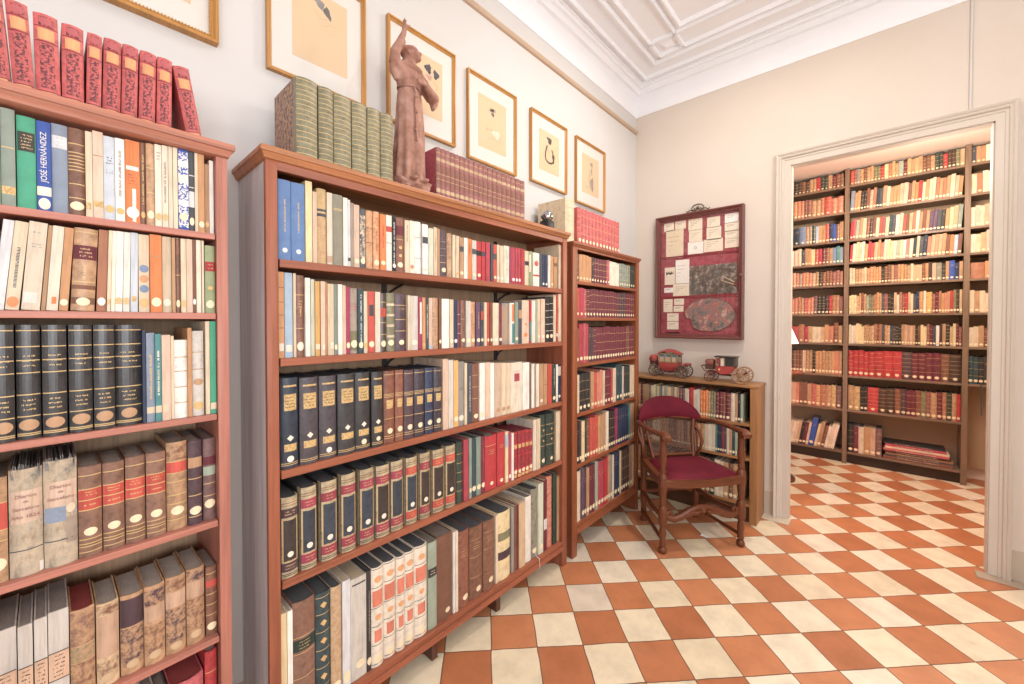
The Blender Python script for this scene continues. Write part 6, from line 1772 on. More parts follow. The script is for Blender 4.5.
def floor_material():
    k = NT('terracotta_and_cream_tiles'); geo = k.n('ShaderNodeNewGeometry'); mp = k.n('ShaderNodeMapping', vector_type='TEXTURE')
    mp.inputs['Location'].default_value = (-1.2173, 1.2065, 0); mp.inputs['Rotation'].default_value = (0, 0, R(45.794)); mp.inputs['Scale'].default_value = (.2001, .2001, .2001)
    k.l(geo.outputs['Position'], mp.inputs['Vector']); vec = mp.outputs['Vector']
    # slightly wavy joints, as hand-laid tiles have
    nz = k.n('ShaderNodeTexNoise'); nz.inputs['Scale'].default_value = 1.7; k.l(vec, nz.inputs['Vector'])
    sub = k.n('ShaderNodeVectorMath', operation='SUBTRACT'); k.l(nz.outputs['Color'], sub.inputs[0]); sub.inputs[1].default_value = (.5, .5, .5)
    scl = k.n('ShaderNodeVectorMath', operation='SCALE'); k.l(sub.outputs[0], scl.inputs[0]); scl.inputs['Scale'].default_value = .05
    add = k.n('ShaderNodeVectorMath', operation='ADD'); k.l(vec, add.inputs[0]); k.l(scl.outputs[0], add.inputs[1])
    sx = k.n('ShaderNodeSeparateXYZ'); k.l(add.outputs[0], sx.inputs[0])
    fx = k.math('FLOOR', sx.outputs[0]); fy = k.math('FLOOR', sx.outputs[1])
    par = k.math('MODULO', k.math('ABSOLUTE', k.math('ADD', fx, fy)), 2)
    cm = k.n('ShaderNodeCombineXYZ'); k.l(fx, cm.inputs[0]); k.l(fy, cm.inputs[1])
    wn = k.n('ShaderNodeTexWhiteNoise', noise_dimensions='3D'); k.l(cm.outputs[0], wn.inputs['Vector']); rv = wn.outputs['Value']
    terr = k.ramp(rv, [(0, lin('b06f4b')), (.5, lin('c07d55')), (1, lin('c98963'))])
    crm = k.ramp(rv, [(0, lin('dccdb0')), (.55, lin('e6d9be')), (.9, lin('e7ddca')), (.97, lin('d6c9b6'))])
    base = k.mix(par, terr, crm)
    n1 = k.noise(geo.outputs['Position'], 9, 5, .65); base = k.mix(.35, base, k.mix(1.0, base, k.ramp(n1, [(.3, (.55, .55, .55)), (.6, (1.1, 1.1, 1.1))]), 'MULTIPLY'))
    n3 = k.noise(geo.outputs['Position'], 2.2, 6, .7); st = k.ramp(n3, [(.6, (0, 0, 0)), (.72, (1, 1, 1))])
    base = k.mix(k.math('MULTIPLY', st, .28), base, lin('7d6a58'))
    def edge(o):
        f = k.math('FRACT', o); return k.math('MINIMUM', f, k.math('SUBTRACT', 1.0, f))
    d = k.math('MINIMUM', edge(sx.outputs[0]), edge(sx.outputs[1])); g = k.math('LESS_THAN', d, .011)
    base = k.mix(g, base, lin('6b4a38')); k.bump(k.math('MULTIPLY', k.math('MINIMUM', d, .03), 10), .3, .002)
    k.fin(base, k.ramp(n1, [(.3, (.28, .28, .28)), (.7, (.48, .48, .48))]), .45); return k.m
fl = MB(); fl.box(XW-.2, XR+.2, YR-.2, 6.0, -.08, 0, floor_material()); struct(fl, 'floor')
w = MB(); w.box(XW-.15, XW, YR-.15, YD+WT, 0, ZC+.2, WALL); struct(w, 'wall_left')
w = MB(); w.box(XR, XR+.15, YR-.15, YD+WT, 0, ZC+.2, WALL); struct(w, 'wall_right')
w = MB(); w.box(XW, XR, YR-.15, YR, 0, ZC+.2, WALL); struct(w, 'wall_rear')
w = MB()
prof = [(XW, 0), (DX0, 0), (DX0, DZ), (DX1, DZ), (DX1, 0), (XR, 0), (XR, ZC+.2), (XW, ZC+.2)]
for (a, b, z0, z1) in ((XW, DX0, 0, ZC+.2), (DX1, XR, 0, ZC+.2), (DX0, DX1, DZ, ZC+.2)): w.box(a, b, YD, YD+WT, z0, z1, FARWALL)
struct(w, 'wall_far')
w = MB(); w.box(XW-.15, XR+.15, YR-.15, YD+WT, ZC, ZC+.2, WHITE); struct(w, 'ceiling')
# next room
w = MB(); w.box(-2.2, 2.2, 5.44, 5.6, 0, 3.2, BACKW); struct(w, 'wall_next_room_far')
w = MB(); w.box(-2.35, -2.2, YD+WT, 5.6, 0, 3.2, BACKW); struct(w, 'wall_next_room_left')
w = MB(); w.box(2.2, 2.35, YD+WT, 5.6, 0, 3.2, BACKW); struct(w, 'wall_next_room_right')
w = MB(); w.box(-2.35, 2.35, YD+WT, 5.6, 2.925, 3.2, BACKW); struct(w, 'ceiling_next_room')
fl = MB(); fl.box(-2.35, 2.35, 5.6, 6.0, -.08, -.001, DADO)
# moulded plaster cornice all round, mitred
prof = [(0, 3.228), (.006, 3.228), (.008, 3.24), (.014, 3.25), (.018, 3.30), (.026, 3.35), (.04, 3.385), (.058, 3.392), (.06, 3.412), (.072, 3.426), (.092, 3.43), (.094, 3.444), (.112, 3.446), (.114, ZC), (0, ZC)]
def loop(prof, mat, name, x0=XW, x1=XR, y0=YR, y1=YD, smooth=None):
    mb = MB(); n = len(prof); vs = []
    for d, z in prof: vs += [(x0+d, y0+d, z), (x1-d, y0+d, z), (x1-d, y1-d, z), (x0+d, y1-d, z)]
    fs = [(i*4+j, i*4+(j+1) % 4, ((i+1) % n)*4+(j+1) % 4, ((i+1) % n)*4+j) for i in range(n) for j in range(4)]
    mb.add(vs, fs, mat); return struct(mb, name, smooth)
loop(prof, WHITE, 'trim_2', smooth=35)
def mold(d, wd, h=.026): return [(d, ZC+.001), (d+.002, ZC-h*.5), (d+wd*.3, ZC-h), (d+wd*.7, ZC-h), (d+wd-.002, ZC-h*.5), (d+wd, ZC+.001)]
for i, d in enumerate((.150, .282, .350, .530, .578)): loop(mold(d, (.018, .03, .022, .022, .026)[i]), WHITE, f'trim_{3+i}', smooth=40)
mb = MB()          # small square panel mouldings and rosettes where the ceiling bands cross
for cx in (XW+.45, XR-.45):
    for cy in (YR+.45, YD-.45):
        for q in range(4):
            mb.box(-.1, .1, .08, .1, ZC-.024, ZC+.001, WHITE, T(cx, cy, 0) @ RZ(90*q))
        mb.add([(cx-.06, cy-.06, ZC+.001), (cx+.06, cy-.06, ZC+.001), (cx+.06, cy+.06, ZC+.001), (cx-.06, cy+.06, ZC+.001), (cx, cy, ZC-.03)], [(0, 1, 4), (1, 2, 4), (2, 3, 4), (3, 0, 4)], WHITE)
struct(mb, 'trim_8')
# picture rail on the left wall, cable conduit on the far wall
mb = MB(); mb.prism([(XW, 3.078), (XW+.014, 3.082), (XW+.022, 3.094), (XW+.022, 3.104), (XW, 3.108)], YR, YD-.012, wallmat('rail_paint', 'c5ae99', 'bea58e')); struct(mb, 'trim_1')
mb = MB(); mb.tube([(.384, YD-.006, 2.6), (.384, YD-.006, 3.23)], .005, WALL); struct(mb, 'trim_9', 40)
# painted dado band at the floor
for nm, a, b in (('baseboard_far', XW, DX0-.088), ('baseboard_far_right', DX1+.08, XR)):
    mb = MB(); mb.box(a, b, YD-.004, YD, 0, .168, DADO); struct(mb, nm)
mb = MB(); mb.box(XW, XW+.004, YR, YD-.004, 0, .168, DADO); struct(mb, 'baseboard_left')
# ---- door opening: lining and moulded casing
door = bpy.data.objects.new('door_1', None); COL.objects.link(door); door['kind'] = 'structure'
mb = MB()
mb.box(DX0-.001, DX0+.006, YD-.004, YD+WT+.002, 0, DZ, CASING); mb.box(DX1-.006, DX1+.001, YD-.004, YD+WT+.002, 0, DZ, CASING); mb.box(DX0, DX1, YD-.004, YD+WT+.002, DZ-.006, DZ+.001, CASING)
struct(mb, 'door_lining', None, door)
mb = MB(); cw = .088; cp = [(0, .002), (0, .014), (.036, .014), (.04, .019), (.052, .021), (.055, .03), (.062, .034), (.068, .03), (.072, .036), (.082, .042), (cw, .036), (cw, .002)]   # (offset outward from opening, projection)
vs = []; n = len(cp)
for o, p in cp:
    y = YD-p; vs += [(DX0-o, y, 0), (DX0-o, y, DZ+o), (DX1+o*.9, y, DZ+o), (DX1+o*.9, y, 0)]
fs = [(i*4+j, i*4+j+1, ((i+1) % n)*4+j+1, ((i+1) % n)*4+j) for i in range(n) for j in range(3)]+[tuple(i*4 for i in range(n)), tuple(i*4+3 for i in range(n))]
mb.add(vs, fs, CASING); struct(mb, 'door_casing', 25, door)
mb = MB(); mb.bbox(DX0-.17, DX0+.02, YD-.11, YD-.002, 0, .006, .003, wallmat('worn_stone', 'cfc3b0', 'a99f90')); struct(mb, 'trim_10')
mb = MB(); mb.bbox(DX1-.05, DX1+.6, YD-.09, YD-.002, 0, .006, .003, wallmat('worn_stone_2', 'b9a791', '9d9082')); struct(mb, 'trim_11')

# ---------------------------------------------------------------- bookcases
def cornice(mb, u0, u1, z, h, d, mat, ret=.02, ends=(1, 1)):
    """moulded top: board plus stepped cyma along the front and the ends"""
    p = [(0, 0), (ret*.3, .003), (ret*.4, h*.28), (ret*.62, h*.4), (ret*.7, h*.5), (ret*.95, h*.56), (ret, h*.7), (ret*.97, h*.9), (ret*.85, h)]
    poly = []
    vs = []; n = len(p)
    for o, zz in p: vs += [(u0-o*ends[0], d, z+zz), (u0-o*ends[0], -o, z+zz), (u1+o*ends[1], -o, z+zz), (u1+o*ends[1], d, z+zz)]
    fs = [(i*4+j, i*4+j+1, (i+1)*4+j+1, (i+1)*4+j) for i in range(n-1) for j in range(3)]+[tuple(range((n-1)*4, n*4)), tuple(range(4)), tuple(i*4 for i in range(n))+((n-1)*4+3,)+tuple(i*4+3 for i in range(n-1))[::-1], ]
    fs = fs[:-1]+[(i*4, (i+1)*4, (i+1)*4+3, i*4+3) for i in range(n-1)]
    mb.add(vs, fs, mat)
def bookcase(case, label, u0, u1, pw, pw2, depth, top, ch, shelves, th, railb, col, sidecol, group=None, rail=.012, sh_gap=.006, ends=(1, 1), cor=None, ret=.016):
    r = thing('bookcase', label, 'bookcase', FR[case], group)
    H, V, Dp = wood(col, 0), wood(col, 2), wood(col, 1); SV = wood(sidecol, 2, .5, .75)
    iu0, iu1 = u0+pw, u1-pw2
    for a, b, out in ((u0, iu0, 0), (iu1, u1, 1)):
        mb = MB(); x0, x1 = (a+.004, b) if not out else (a, b-.004)
        mb.box(x0, x1, .016, depth, 0, top-ch, V if out else SV); mb.bbox(a, b, 0, .018, 0, top-ch, .0015, V); mb.build('side_post', r, 40)
    mb = MB(); mb.box(iu0, iu1, depth-.012, depth, railb, top-ch, wood('a5866a', 2, .6)); mb.build('back_panel', r)
    mb = MB(); cornice(mb, u0, u1, top-ch, ch, depth, wood(cor or col, 0), ret, ends=ends); mb.build('cornice', r, 35)
    if rail: mb = MB(); mb.bbox(iu0, iu1, .002, .018, top-ch-rail, top-ch, .001, H); mb.build('top_rail', r)
    for z in shelves:
        mb = MB(); mb.bbox(iu0+sh_gap, iu1-.002, .004, depth-.013, z-th, z, .0015, H); mb.build('shelf', r)
    return r, iu0, iu1, H, V
# left bookcase
r, a, b, H, V = bookcase('L', 'tall reddish bookcase cut by the left edge, gilt red books on top', -.4465, -.0002, .0255, .0255, .268, 1.8895, .037,
    [1.6448, 1.4315, 1.1594, .8697, .5524, .2225], .016, .1, 'b17565', 'a5604a', rail=False, cor='b97c66')
mb = MB(); mb.bbox(a, b, .004, .02, .17, .2005, .001, H); mb.build('bottom_rail', r)
# wide middle bookcase
r, a, b, H, V = bookcase('M', 'wide reddish wooden bookcase along the wall with the monk statue on top', .394, 1.933, .0315, .04, .285, 1.9205, .036,
    [1.5968, 1.2978, .9558, .6188, .1468], .024, .1, '9a5c44', 'd2d2d3', rail=.025, cor='b0764f')
mb = MB(); mb.bbox(a, b, -.004, .016, .098, .1225, .001, H); mb.build('bottom_rail', r)
IR = plain('2a2524', .5)
for u in (.93, 1.62):
    mb = MB(); mb.box(u-.012, u+.012, .268, .274, .15, 1.86, IR); mb.build('metal_standard', r)
    for z in (1.5968, 1.2978):
        mb = MB(); mb.tube([(u+.05, .2, z-.026), (u+.045, .235, z-.035), (u+.02, .26, z-.06), (u+.002, .268, z-.09)], .005, IR); mb.build('shelf_bracket', r, 40)
for u in (.62, 1.0, 1.38):
    mb = MB(); mb.bbox(u, u+.03, .03, .25, 0, .099, .002, wood('5d3a2e', 1)); mb.build('foot_block', r)
    mb = MB(); mb.box(u+.045, u+.05, .06, .11, .03, .099, metal('9a9aa0')); mb.build('metal_clip', r)
# narrow bookcase
r, a, b, H, V = bookcase('T', 'narrow reddish wooden bookcase between the wide one and the corner, red set on top', 1.992, 2.878, .05, .04, .27, 1.8825, .028,
    [1.6558, 1.4368, 1.1558, .8558, .5448, .1898], .02, .1, '94573a', '94573a', ret=.012)
mb = MB(); mb.bbox(a, b, -.002, .016, .13, .1695, .001, H); mb.build('bottom_rail', r)
# low bookcase
r = thing('bookcase', 'low light brown bookcase under the framed case, two model coaches on top', 'bookcase', FR['B'])
LB = 'a3754c'; H, V = wood(LB, 0), wood(LB, 2)
mb = MB(); mb.bbox(-1.61, -.594, -.004, .26, .95, .966, .002, H); mb.build('top_board', r)
for x0, x1 in ((-1.606, -1.578), (-.645, -.6)):
    mb = MB(); mb.bbox(x0, x1, 0, .25, 0, .95, .0015, V); mb.build('side_post', r)
mb = MB(); mb.box(-1.578, -.645, .24, .25, .1, .95, wood('6e4c34', 2)); mb.build('back_panel', r)
for z in (.6978, .4568, .1368):
    mb = MB(); mb.bbox(-1.578, -.645, .004, .239, z-.018, z, .001, H); mb.build('shelf', r)
mb = MB(); mb.bbox(-1.578, -.645, .03, .045, 0, .118, .001, wood('5d3f2b', 0)); mb.build('plinth', r)
# next room's shelving
r = thing('bookcase', 'wall-high dark brown shelving full of books seen through the doorway', 'bookcase', FR['K'])
KC = '806a58'; H, V = wood(KC, 0), wood(KC, 2)
for u in (-1.02, -.243, .555, 1.01):
    mb = MB(); mb.bbox(u, u+.036, 0, .26, 0, 2.92, .001, V); mb.build('upright', r)
zs = [2.757, 2.5, 2.222, 2.0, 1.78, 1.49, 1.197, .88, .542, .12]
for i, (x0, x1) in enumerate(((-.984, -.243), (-.207, .555), (.591, 1.01))):
    for z in (zs if i < 2 else zs[:8]):
        mb = MB(); mb.bbox(x0, x1, .002, .24, z-.02, z-.0005, .001, H); mb.build('shelf', r)
    mb = MB(); mb.box(x0, x1, .252, .256, .1, 2.92, wallmat('back_board', 'b59a80', 'a98e74')); mb.build('back_panel', r)
for x0, x1 in ((-.984, -.243), (-.207, .555)):
    mb = MB(); mb.box(x0, x1, .05, .07, 0, .1, wood('3a2c24', 0)); mb.build('plinth', r)
mb = MB(); mb.add([(.66, -.003, .86), (.668, -.003, .86), (.672, -.006, .62), (.664, -.006, .62)], [(0, 1, 2, 3)], plain('2e4638')); mb.box(.66, .668, -.004, 0, .86, .8795, plain('2e4638')); mb.build('hanging_ribbon', r)
# ---------------------------------------------------------------- framed prints on the left wall
GOLD = wood('b98546', 1, .35, .75); GOLDV = wood('b98546', 2, .35, .75)
FM = frameM(XW, 0, 90)        # x = world +Y, y = into the wall
def wallframe(r, u0, u1, z0, z1, fw, fd, matH, matV, profile=None, name='frame'):
    mb = MB(); p = profile or [(0, 0), (0, fd), (fw*.35, fd*1.0), (fw*.6, fd*.7), (fw, fd*.55), (fw, 0)]
    n = len(p); vs = []
    for o, d in p: vs += [(u0+o, -d, z0+o), (u1-o, -d, z0+o), (u1-o, -d, z1-o), (u0+o, -d, z1-o)]
    for i in range(n-1):
        for j in range(4): mb.add([vs[i*4+j], vs[i*4+(j+1) % 4], vs[(i+1)*4+(j+1) % 4], vs[(i+1)*4+j]], [(0, 1, 2, 3)], matH if j % 2 == 0 else matV)
    return mb.build(name, r, None)
PAPER = wallmat('aged_paper', 'e2c6a2', 'dcbf9a'); MOUNT = wallmat('white_mount', 'e2ddd6', 'dfd9d1')
def print_frame(u0, u1, z0, z1, label, marks, fw=.016, m=(.075, .075, .075, .07), ornate=False):
    r = thing('framed_print', label, 'framed print', FM, 'framed prints along the left wall')
    wallframe(r, u0, u1, z0, z1, fw, .03 if ornate else .022, GOLD, GOLDV)
    if ornate:
        mb = MB(); k = 0; s = .008
        for (a0, b0, a1, b1) in ((u0+fw, z0+fw, u1-fw, z0+fw), (u1-fw, z0+fw, u1-fw, z1-fw), (u0+fw, z1-fw, u1-fw, z1-fw), (u0+fw, z0+fw, u0+fw, z1-fw)):
            n = int(math.hypot(a1-a0, b1-b0)/s)
            for i in range(n): mb.ball((a0+(a1-a0)*(i+.5)/n, -.019, b0+(b1-b0)*(i+.5)/n), .0032, plain('c99a55', .4), u=6, v=4)
        mb.build('beading', r)
    mb = MB(); mb.box(u0+fw*.5, u1-fw*.5, -.008, -.001, z0+fw*.5, z1-fw*.5, MOUNT); mb.build('mount', r)
    pu0, pu1, pz0, pz1 = u0+fw+m[0]*(u1-u0), u1-fw-m[1]*(u1-u0), z0+fw+m[2], z1-fw-m[3]
    mb = MB(); mb.box(pu0, pu1, -.0092, -.0079, pz0, pz1, PAPER); pr_ = mb.build('print', r)
    mb = MB(); W, Hh = pu1-pu0, pz1-pz0
    for mk in marks:
        kind, c = mk[0], mk[1]; mt = plain(c, .8, .1)
        if kind == 'e':                       # soft blot
            _, _, x, y, rx, ry, rot = mk; pts = []
            for i in range(18):
                t = 2*math.pi*i/18; q = 1+.22*math.sin(3*t+x*9)+.1*math.sin(7*t); px, py = rx*q*math.cos(t), ry*q*math.sin(t); ca, sa = math.cos(R(rot)), math.sin(R(rot))
                pts.append((pu0+W*x+W*(px*ca-py*sa), -.0096, pz0+Hh*y+W*(px*sa+py*ca)))
            mb.add(pts, [tuple(range(18))], mt)
        else:
            _, _, pts, wd = mk; q = [(pu0+W*x, pz0+Hh*y) for x, y in pts]; sm = []
            for i in range(len(q)-1):
                p0, p1, p2, p3 = q[max(i-1, 0)], q[i], q[i+1], q[min(i+2, len(q)-1)]
                for s in range(6):
                    t = s/6; f = [.5*((2*p1[k])+(-p0[k]+p2[k])*t+(2*p0[k]-5*p1[k]+4*p2[k]-p3[k])*t*t+(-p0[k]+3*p1[k]-3*p2[k]+p3[k])*t**3) for k in (0, 1)]; sm.append(f)
            sm.append(q[-1])
            for i in range(len(sm)-1):
                (x0, y0), (x1, y1) = sm[i], sm[i+1]; d = math.hypot(x1-x0, y1-y0) or 1; nx, ny = -(y1-y0)/d*wd/2, (x1-x0)/d*wd/2
                mb.add([(x0+nx, -.0097, y0+ny), (x0-nx, -.0097, y0-ny), (x1-nx, -.0097, y1-ny), (x1+nx, -.0097, y1+ny)], [(0, 1, 2, 3)], mt)
    if mb.v: o = mb.build('drawing', r)
    mb = MB(); mb.box(u0+fw*.7, u1-fw*.7, -.0125, -.0115, z0+fw*.7, z1-fw*.7, glass()); mb.build('glass', r)
print_frame(-.16, .342, 2.306, 2.78, 'wide ornate gilt frame high above the left bookcase, cut by the top edge', [('e', '6f6a66', .5, .6, .2, .1, 20)], fw=.022, m=(.1, .092, .076, .06), ornate=True)
print_frame(.484, .851, 2.303, 2.75, 'gilt framed print behind the green volumes with a grey shape drawn at its top', [('e', '8e8a88', .47, .86, .11, .07, -35), ('e', '6e6a6a', .62, .78, .06, .11, 25), ('e', 'a09a94', .34, .93, .06, .05, 0), ('s', 'c49a70', [(.38, .75), (.5, .66), (.62, .7)], .0014), ('s', 'c49a70', [(.45, .62), (.55, .58), (.68, .64), (.8, .62)], .0012), ('s', 'c99f78', [(.55, .55), (.66, .5), (.75, .53)], .0012)], m=(.19, .16, .075, .06))
print_frame(.955, 1.334, 2.296, 2.757, 'gilt framed print behind the monk statue with two dark ovals and a green leaf shape', [('e', '56505a', .6, .8, .09, .1, 10), ('e', '5a5560', .82, .76, .08, .1, 0), ('e', 'd3a08c', .62, .66, .09, .06, 0), ('e', '8fae8c', .62, .45, .05, .2, 22), ('s', 'b98a68', [(.75, .62), (.85, .55), (.8, .48)], .002), ('s', 'b98a68', [(.4, .5), (.5, .4), (.65, .3), (.85, .28)], .0015)], m=(.2, .16, .085, .065))
print_frame(1.42, 1.80, 2.273, 2.74, 'gilt framed print right of the statue with a small dark scribble near its top', [('e', '4e4a50', .48, .78, .09, .035, 10), ('e', '6a6468', .5, .71, .06, .045, -20), ('s', '57524f', [(.4, .8), (.55, .82), (.62, .78)], .004), ('e', 'e6d3b8', .62, .35, .14, .1, 0), ('s', 'a5906e', [(.25, .42), (.3, .36), (.36, .4)], .003), ('s', 'a5906e', [(.42, .38), (.47, .42)], .003), ('e', 'd6c09c', .8, .28, .08, .05, 0), ('s', 'b3a07c', [(.3, .2), (.5, .26), (.75, .18)], .002)], m=(.17, .17, .075, .075))
print_frame(1.938, 2.325, 2.288, 2.738, 'gilt framed print with a dark hatted figure holding a dark loop of cloth', [('e', '57524e', .5, .82, .13, .07, -20), ('e', '6b6661', .5, .76, .07, .06, 0), ('s', '47423f', [(.38, .66), (.3, .45), (.32, .3), (.5, .24), (.68, .3), (.7, .45), (.62, .6)], .012), ('e', '4b4643', .7, .4, .06, .13, 5), ('s', '857050', [(.46, .7), (.42, .6), (.44, .5)], .003)], m=(.19, .17, .085, .075))
print_frame(2.441, 2.85, 2.268, 2.738, 'gilt framed print nearest the corner with a faint grey standing figure', [('e', '9a8f86', .55, .8, .08, .07, 0), ('e', 'a89c90', .55, .62, .06, .12, 0), ('e', '9b9089', .58, .3, .1, .2, 5), ('s', '8a8078', [(.45, .55), (.4, .4), (.45, .2), (.65, .1)], .005), ('s', 'a09080', [(.2, .18), (.35, .15)], .004)], m=(.18, .17, .08, .075))

# ---------------------------------------------------------------- display case on the far wall
CM = frameM(0, YD, 0); CX0, CX1, CZ0, CZ1 = -1.411, -.742, 1.275, 2.293
DW, DWV = wood('70403a', 0, .35), wood('70403a', 2, .35)
r = thing('display_case', 'glazed dark red wooden case of old cards and a paint palette on the far wall', 'display case', CM)
wallframe(r, CX0, CX1, CZ0, CZ1, .034, .06, DW, DWV, [(0, .002), (0, .055), (.008, .06), (.016, .056), (.02, .048), (.03, .046), (.034, .04), (.034, .002)])
VEL = NT('crimson_velvet'); _v = VEL.coords(); VEL.fin(VEL.ramp(VEL.noise(_v, 40, 3), [(.3, lin('8f444c')), (.7, lin('ab5a60'))]), .85, .2); VEL = VEL.m
mb = MB(); mb.box(CX0+.03, CX1-.03, -.012, -.002, CZ0+.03, CZ1-.03, VEL); mb.build('velvet_backing', r)
ix0, ix1, iz0, iz1 = CX0+.034, CX1-.034, CZ0+.034, CZ1-.034
def cp(px, py):            # position inside the case from measured fractions
    fx = (px-80)/335; top = 130-35*fx; fz = (py-top)/(620-top); return ix0+fx*(ix1-ix0), iz1-fz*(iz1-iz0)
for (a, b) in ((290, 262), (462, 449)):
    z = (cp(80, a)[1]+cp(415, b)[1])/2; mb = MB(); mb.box(ix0, ix1, -.02, -.012, z-.006, z+.006, wood('93303a', 0)); mb.build('divider', r)
mb = MB(); mb.box(CX0+.03, CX1-.03, -.043, -.04, CZ0+.03, CZ1-.03, glass()); mb.build('glass', r)
BR = metal('7a6a50', .4); mb = MB(); cu = (CX0+CX1)/2-.0
for s in (-1, 1):
    mb.tube([(cu+s*.0, -.03, CZ1+.062), (cu+s*.03, -.03, CZ1+.056), (cu+s*.048, -.03, CZ1+.035), (cu+s*.035, -.03, CZ1+.018), (cu+s*.02, -.03, CZ1+.026), (cu+s*.028, -.03, CZ1+.036)], .005, BR)
    mb.tube([(cu+s*.04, -.03, CZ1+.02), (cu+s*.06, -.03, CZ1+.024), (cu+s*.078, -.03, CZ1+.01), (cu+s*.09, -.03, CZ1+.02)], .0045, BR)
    mb.tube([(cu, -.03, CZ1+.03), (cu+s*.02, -.03, CZ1+.01), (cu+s*.06, -.03, CZ1+.004)], .005, BR)
mb.ball((cu, -.03, CZ1+.035), .012, BR); mb.box(cu-.09, cu+.09, -.036, -.024, CZ1-.004, CZ1+.006, BR); mb.build('brass_crest', r, 40)
mb = MB(); mb.lathe([(.008, 0), (.008, .006), (.004, .008)], BR, T(CX1-.016, -.06, 1.76) @ RX(90)); mb.build('lock', r, 40)
CARD = [plain('ecdcc0', .7, .2, 0, .05, 60), plain('f2ebdf', .7, .2, 0, .05, 60), plain('e6d0aa', .7, .2, 0, .05, 60)]
cards = [(93, 140, 137, 168, 0, 'small card in the top left corner'), (145, 193, 130, 160, 0, 'small card second from left in the top row'), (103, 183, 168, 285, 2, 'large tan sheet at upper left'),
 (205, 265, 125, 168, 0, 'top card of the second column of three'), (208, 265, 172, 219, 0, 'middle card of the second column of three'), (203, 270, 223, 270, 1, 'pale card with a faint blue stamp, bottom of the second column'),
 (285, 338, 120, 160, 0, 'top card of the third column of three'), (283, 343, 163, 212, 0, 'middle card of the third column of three'), (272, 350, 214, 262, 0, 'wide card at the bottom of the third column'),
 (357, 410, 110, 145, 1, 'whitish card at the top of the right column of four'), (357, 412, 148, 180, 0, 'second card down in the right column of four'), (358, 412, 182, 212, 0, 'third card down in the right column of four'), (358, 412, 215, 249, 0, 'lowest card in the right column of four'),
 (97, 145, 330, 403, 0, 'card with a dark drawing, left of the middle compartment'), (148, 210, 298, 397, 1, 'tall pale sheet in the middle compartment'), (95, 137, 418, 438, 1, 'thin white strip at the bottom left of the middle compartment'), (137, 210, 402, 452, 0, 'card with one dark line below the tall pale sheet'),
 (92, 135, 468, 524, 0, 'upright card at the upper left of the bottom compartment'), (142, 187, 466, 492, 0, 'upper of two small cards beside the palette'), (140, 185, 497, 522, 0, 'lower of two small cards beside the palette'), (110, 163, 530, 563, 0, 'upper of the two stacked cards at bottom left'), (110, 163, 566, 600, 0, 'lower of the two stacked cards at bottom left')]
for a, b, c, d, k, lab in cards:
    x0, zt = cp(a, c); x1, zb = cp(b, d); x1 = cp(b, c)[0]; w2, h2 = (x1-x0)/2, (zt-zb)/2
    mb = MB(); mb.box(-w2, w2, -.002, 0, -h2, h2, CARD[k])
    o = thing('paper_card', lab+' of the glazed case', 'card', T((x0+x1)/2, YD-.0125, (zt+zb)/2), 'cards inside the glazed case'); mb.build('card', o)
    mb = MB(); ink = plain('8b7355', .8, .1)
    if 'drawing' in lab: mb.add([(-w2*.7+w2*1.4*i/12, -.0026, h2*.45+w2*.22*math.sin(i*1.7)) for i in range(13)]+[(w2*.7-w2*1.4*i/12, -.0026, h2*.2+w2*.1*math.sin(i)) for i in range(13)], [tuple(range(26))], plain('4a4338', .8))
    elif 'stamp' in lab: mb.lathe([(.012, 0), (.012, .0006)], plain('8fa0b8', .8), T(0, -.002, 0) @ RX(90)); mb.lathe([(.008, 0), (.008, .0008)], CARD[1], T(0, -.002, 0) @ RX(90))
    else:
        for i in range(2 if h2 < .04 else 4): mb.box(-w2*.7, w2*.5*math.cos(i), -.0026, -.0019, h2*.5-i*h2*.3-.001, h2*.5-i*h2*.3+.001, ink)
    mb.build('writing', o)
# dark painted panel, brushes, palette
def cell(a, b, c, d): x0, zt = cp(a, c); x1, _ = cp(b, c); return x0, x1, cp((a+b)/2, d)[1], cp((a+b)/2, c)[1]
k = NT('dark_grey_sketch'); v = k.coords(); k.fin(k.ramp(k.noise(v, 22, 6, .75), [(.3, lin('3d3833')), (.52, lin('6b625a')), (.66, lin('b5a89c')), (.72, lin('8a3f38'))]), .6, .3); SK = k.m
x0, x1, zb, zt = cell(212, 408, 320, 446)
o = thing('dark_picture', 'dark grey smudged picture in the middle compartment of the glazed case', 'picture', T((x0+x1)/2, YD-.0125, (zb+zt)/2))
mb = MB(); mb.box(-(x1-x0)/2, (x1-x0)/2, -.004, 0, -(zt-zb)/2, (zt-zb)/2, SK); mb.build('panel', o)
for i, (p, q, lab) in enumerate((((352, 372), (412, 405), 'upper of the two paint brushes over the dark picture'), ((345, 388), (410, 412), 'lower of the two paint brushes over the dark picture'))):
    a, b = cp(*p), cp(*q); o = thing('paint_brush', lab, 'paint brush', T(a[0], YD-.021, a[1]), 'paint brushes in the case')
    d = (b[0]-a[0], 0, b[1]-a[1])
    mb = MB(); mb.tube([(0, 0, 0), (d[0]*.75, 0, d[2]*.75)], [.002, .0035], plain('d8b98a', .4), n=8); mb.build('handle', o, 40)
    mb = MB(); mb.tube([(d[0]*.75, 0, d[2]*.75), (d[0], 0, d[2])], [.0036, .0036], plain('a02c34'), n=8); mb.build('ferrule', o, 40)
k = NT('paint_smears'); v = k.coords(); k.fin(k.ramp(k.noise(v, 14, 5, .7), [(.25, lin('3a3533')), (.38, lin('5d625a')), (.48, lin('8d7d78')), (.55, lin('a8645c')), (.63, lin('bdb2a4')), (.8, lin('5c4a5e'))]), .45, .4); SM = k.m
cx, cz = cp(295, 535); ex = cp(402, 535)[0]-cx; ez = (cp(295, 460)[1]-cp(295, 605)[1])/2
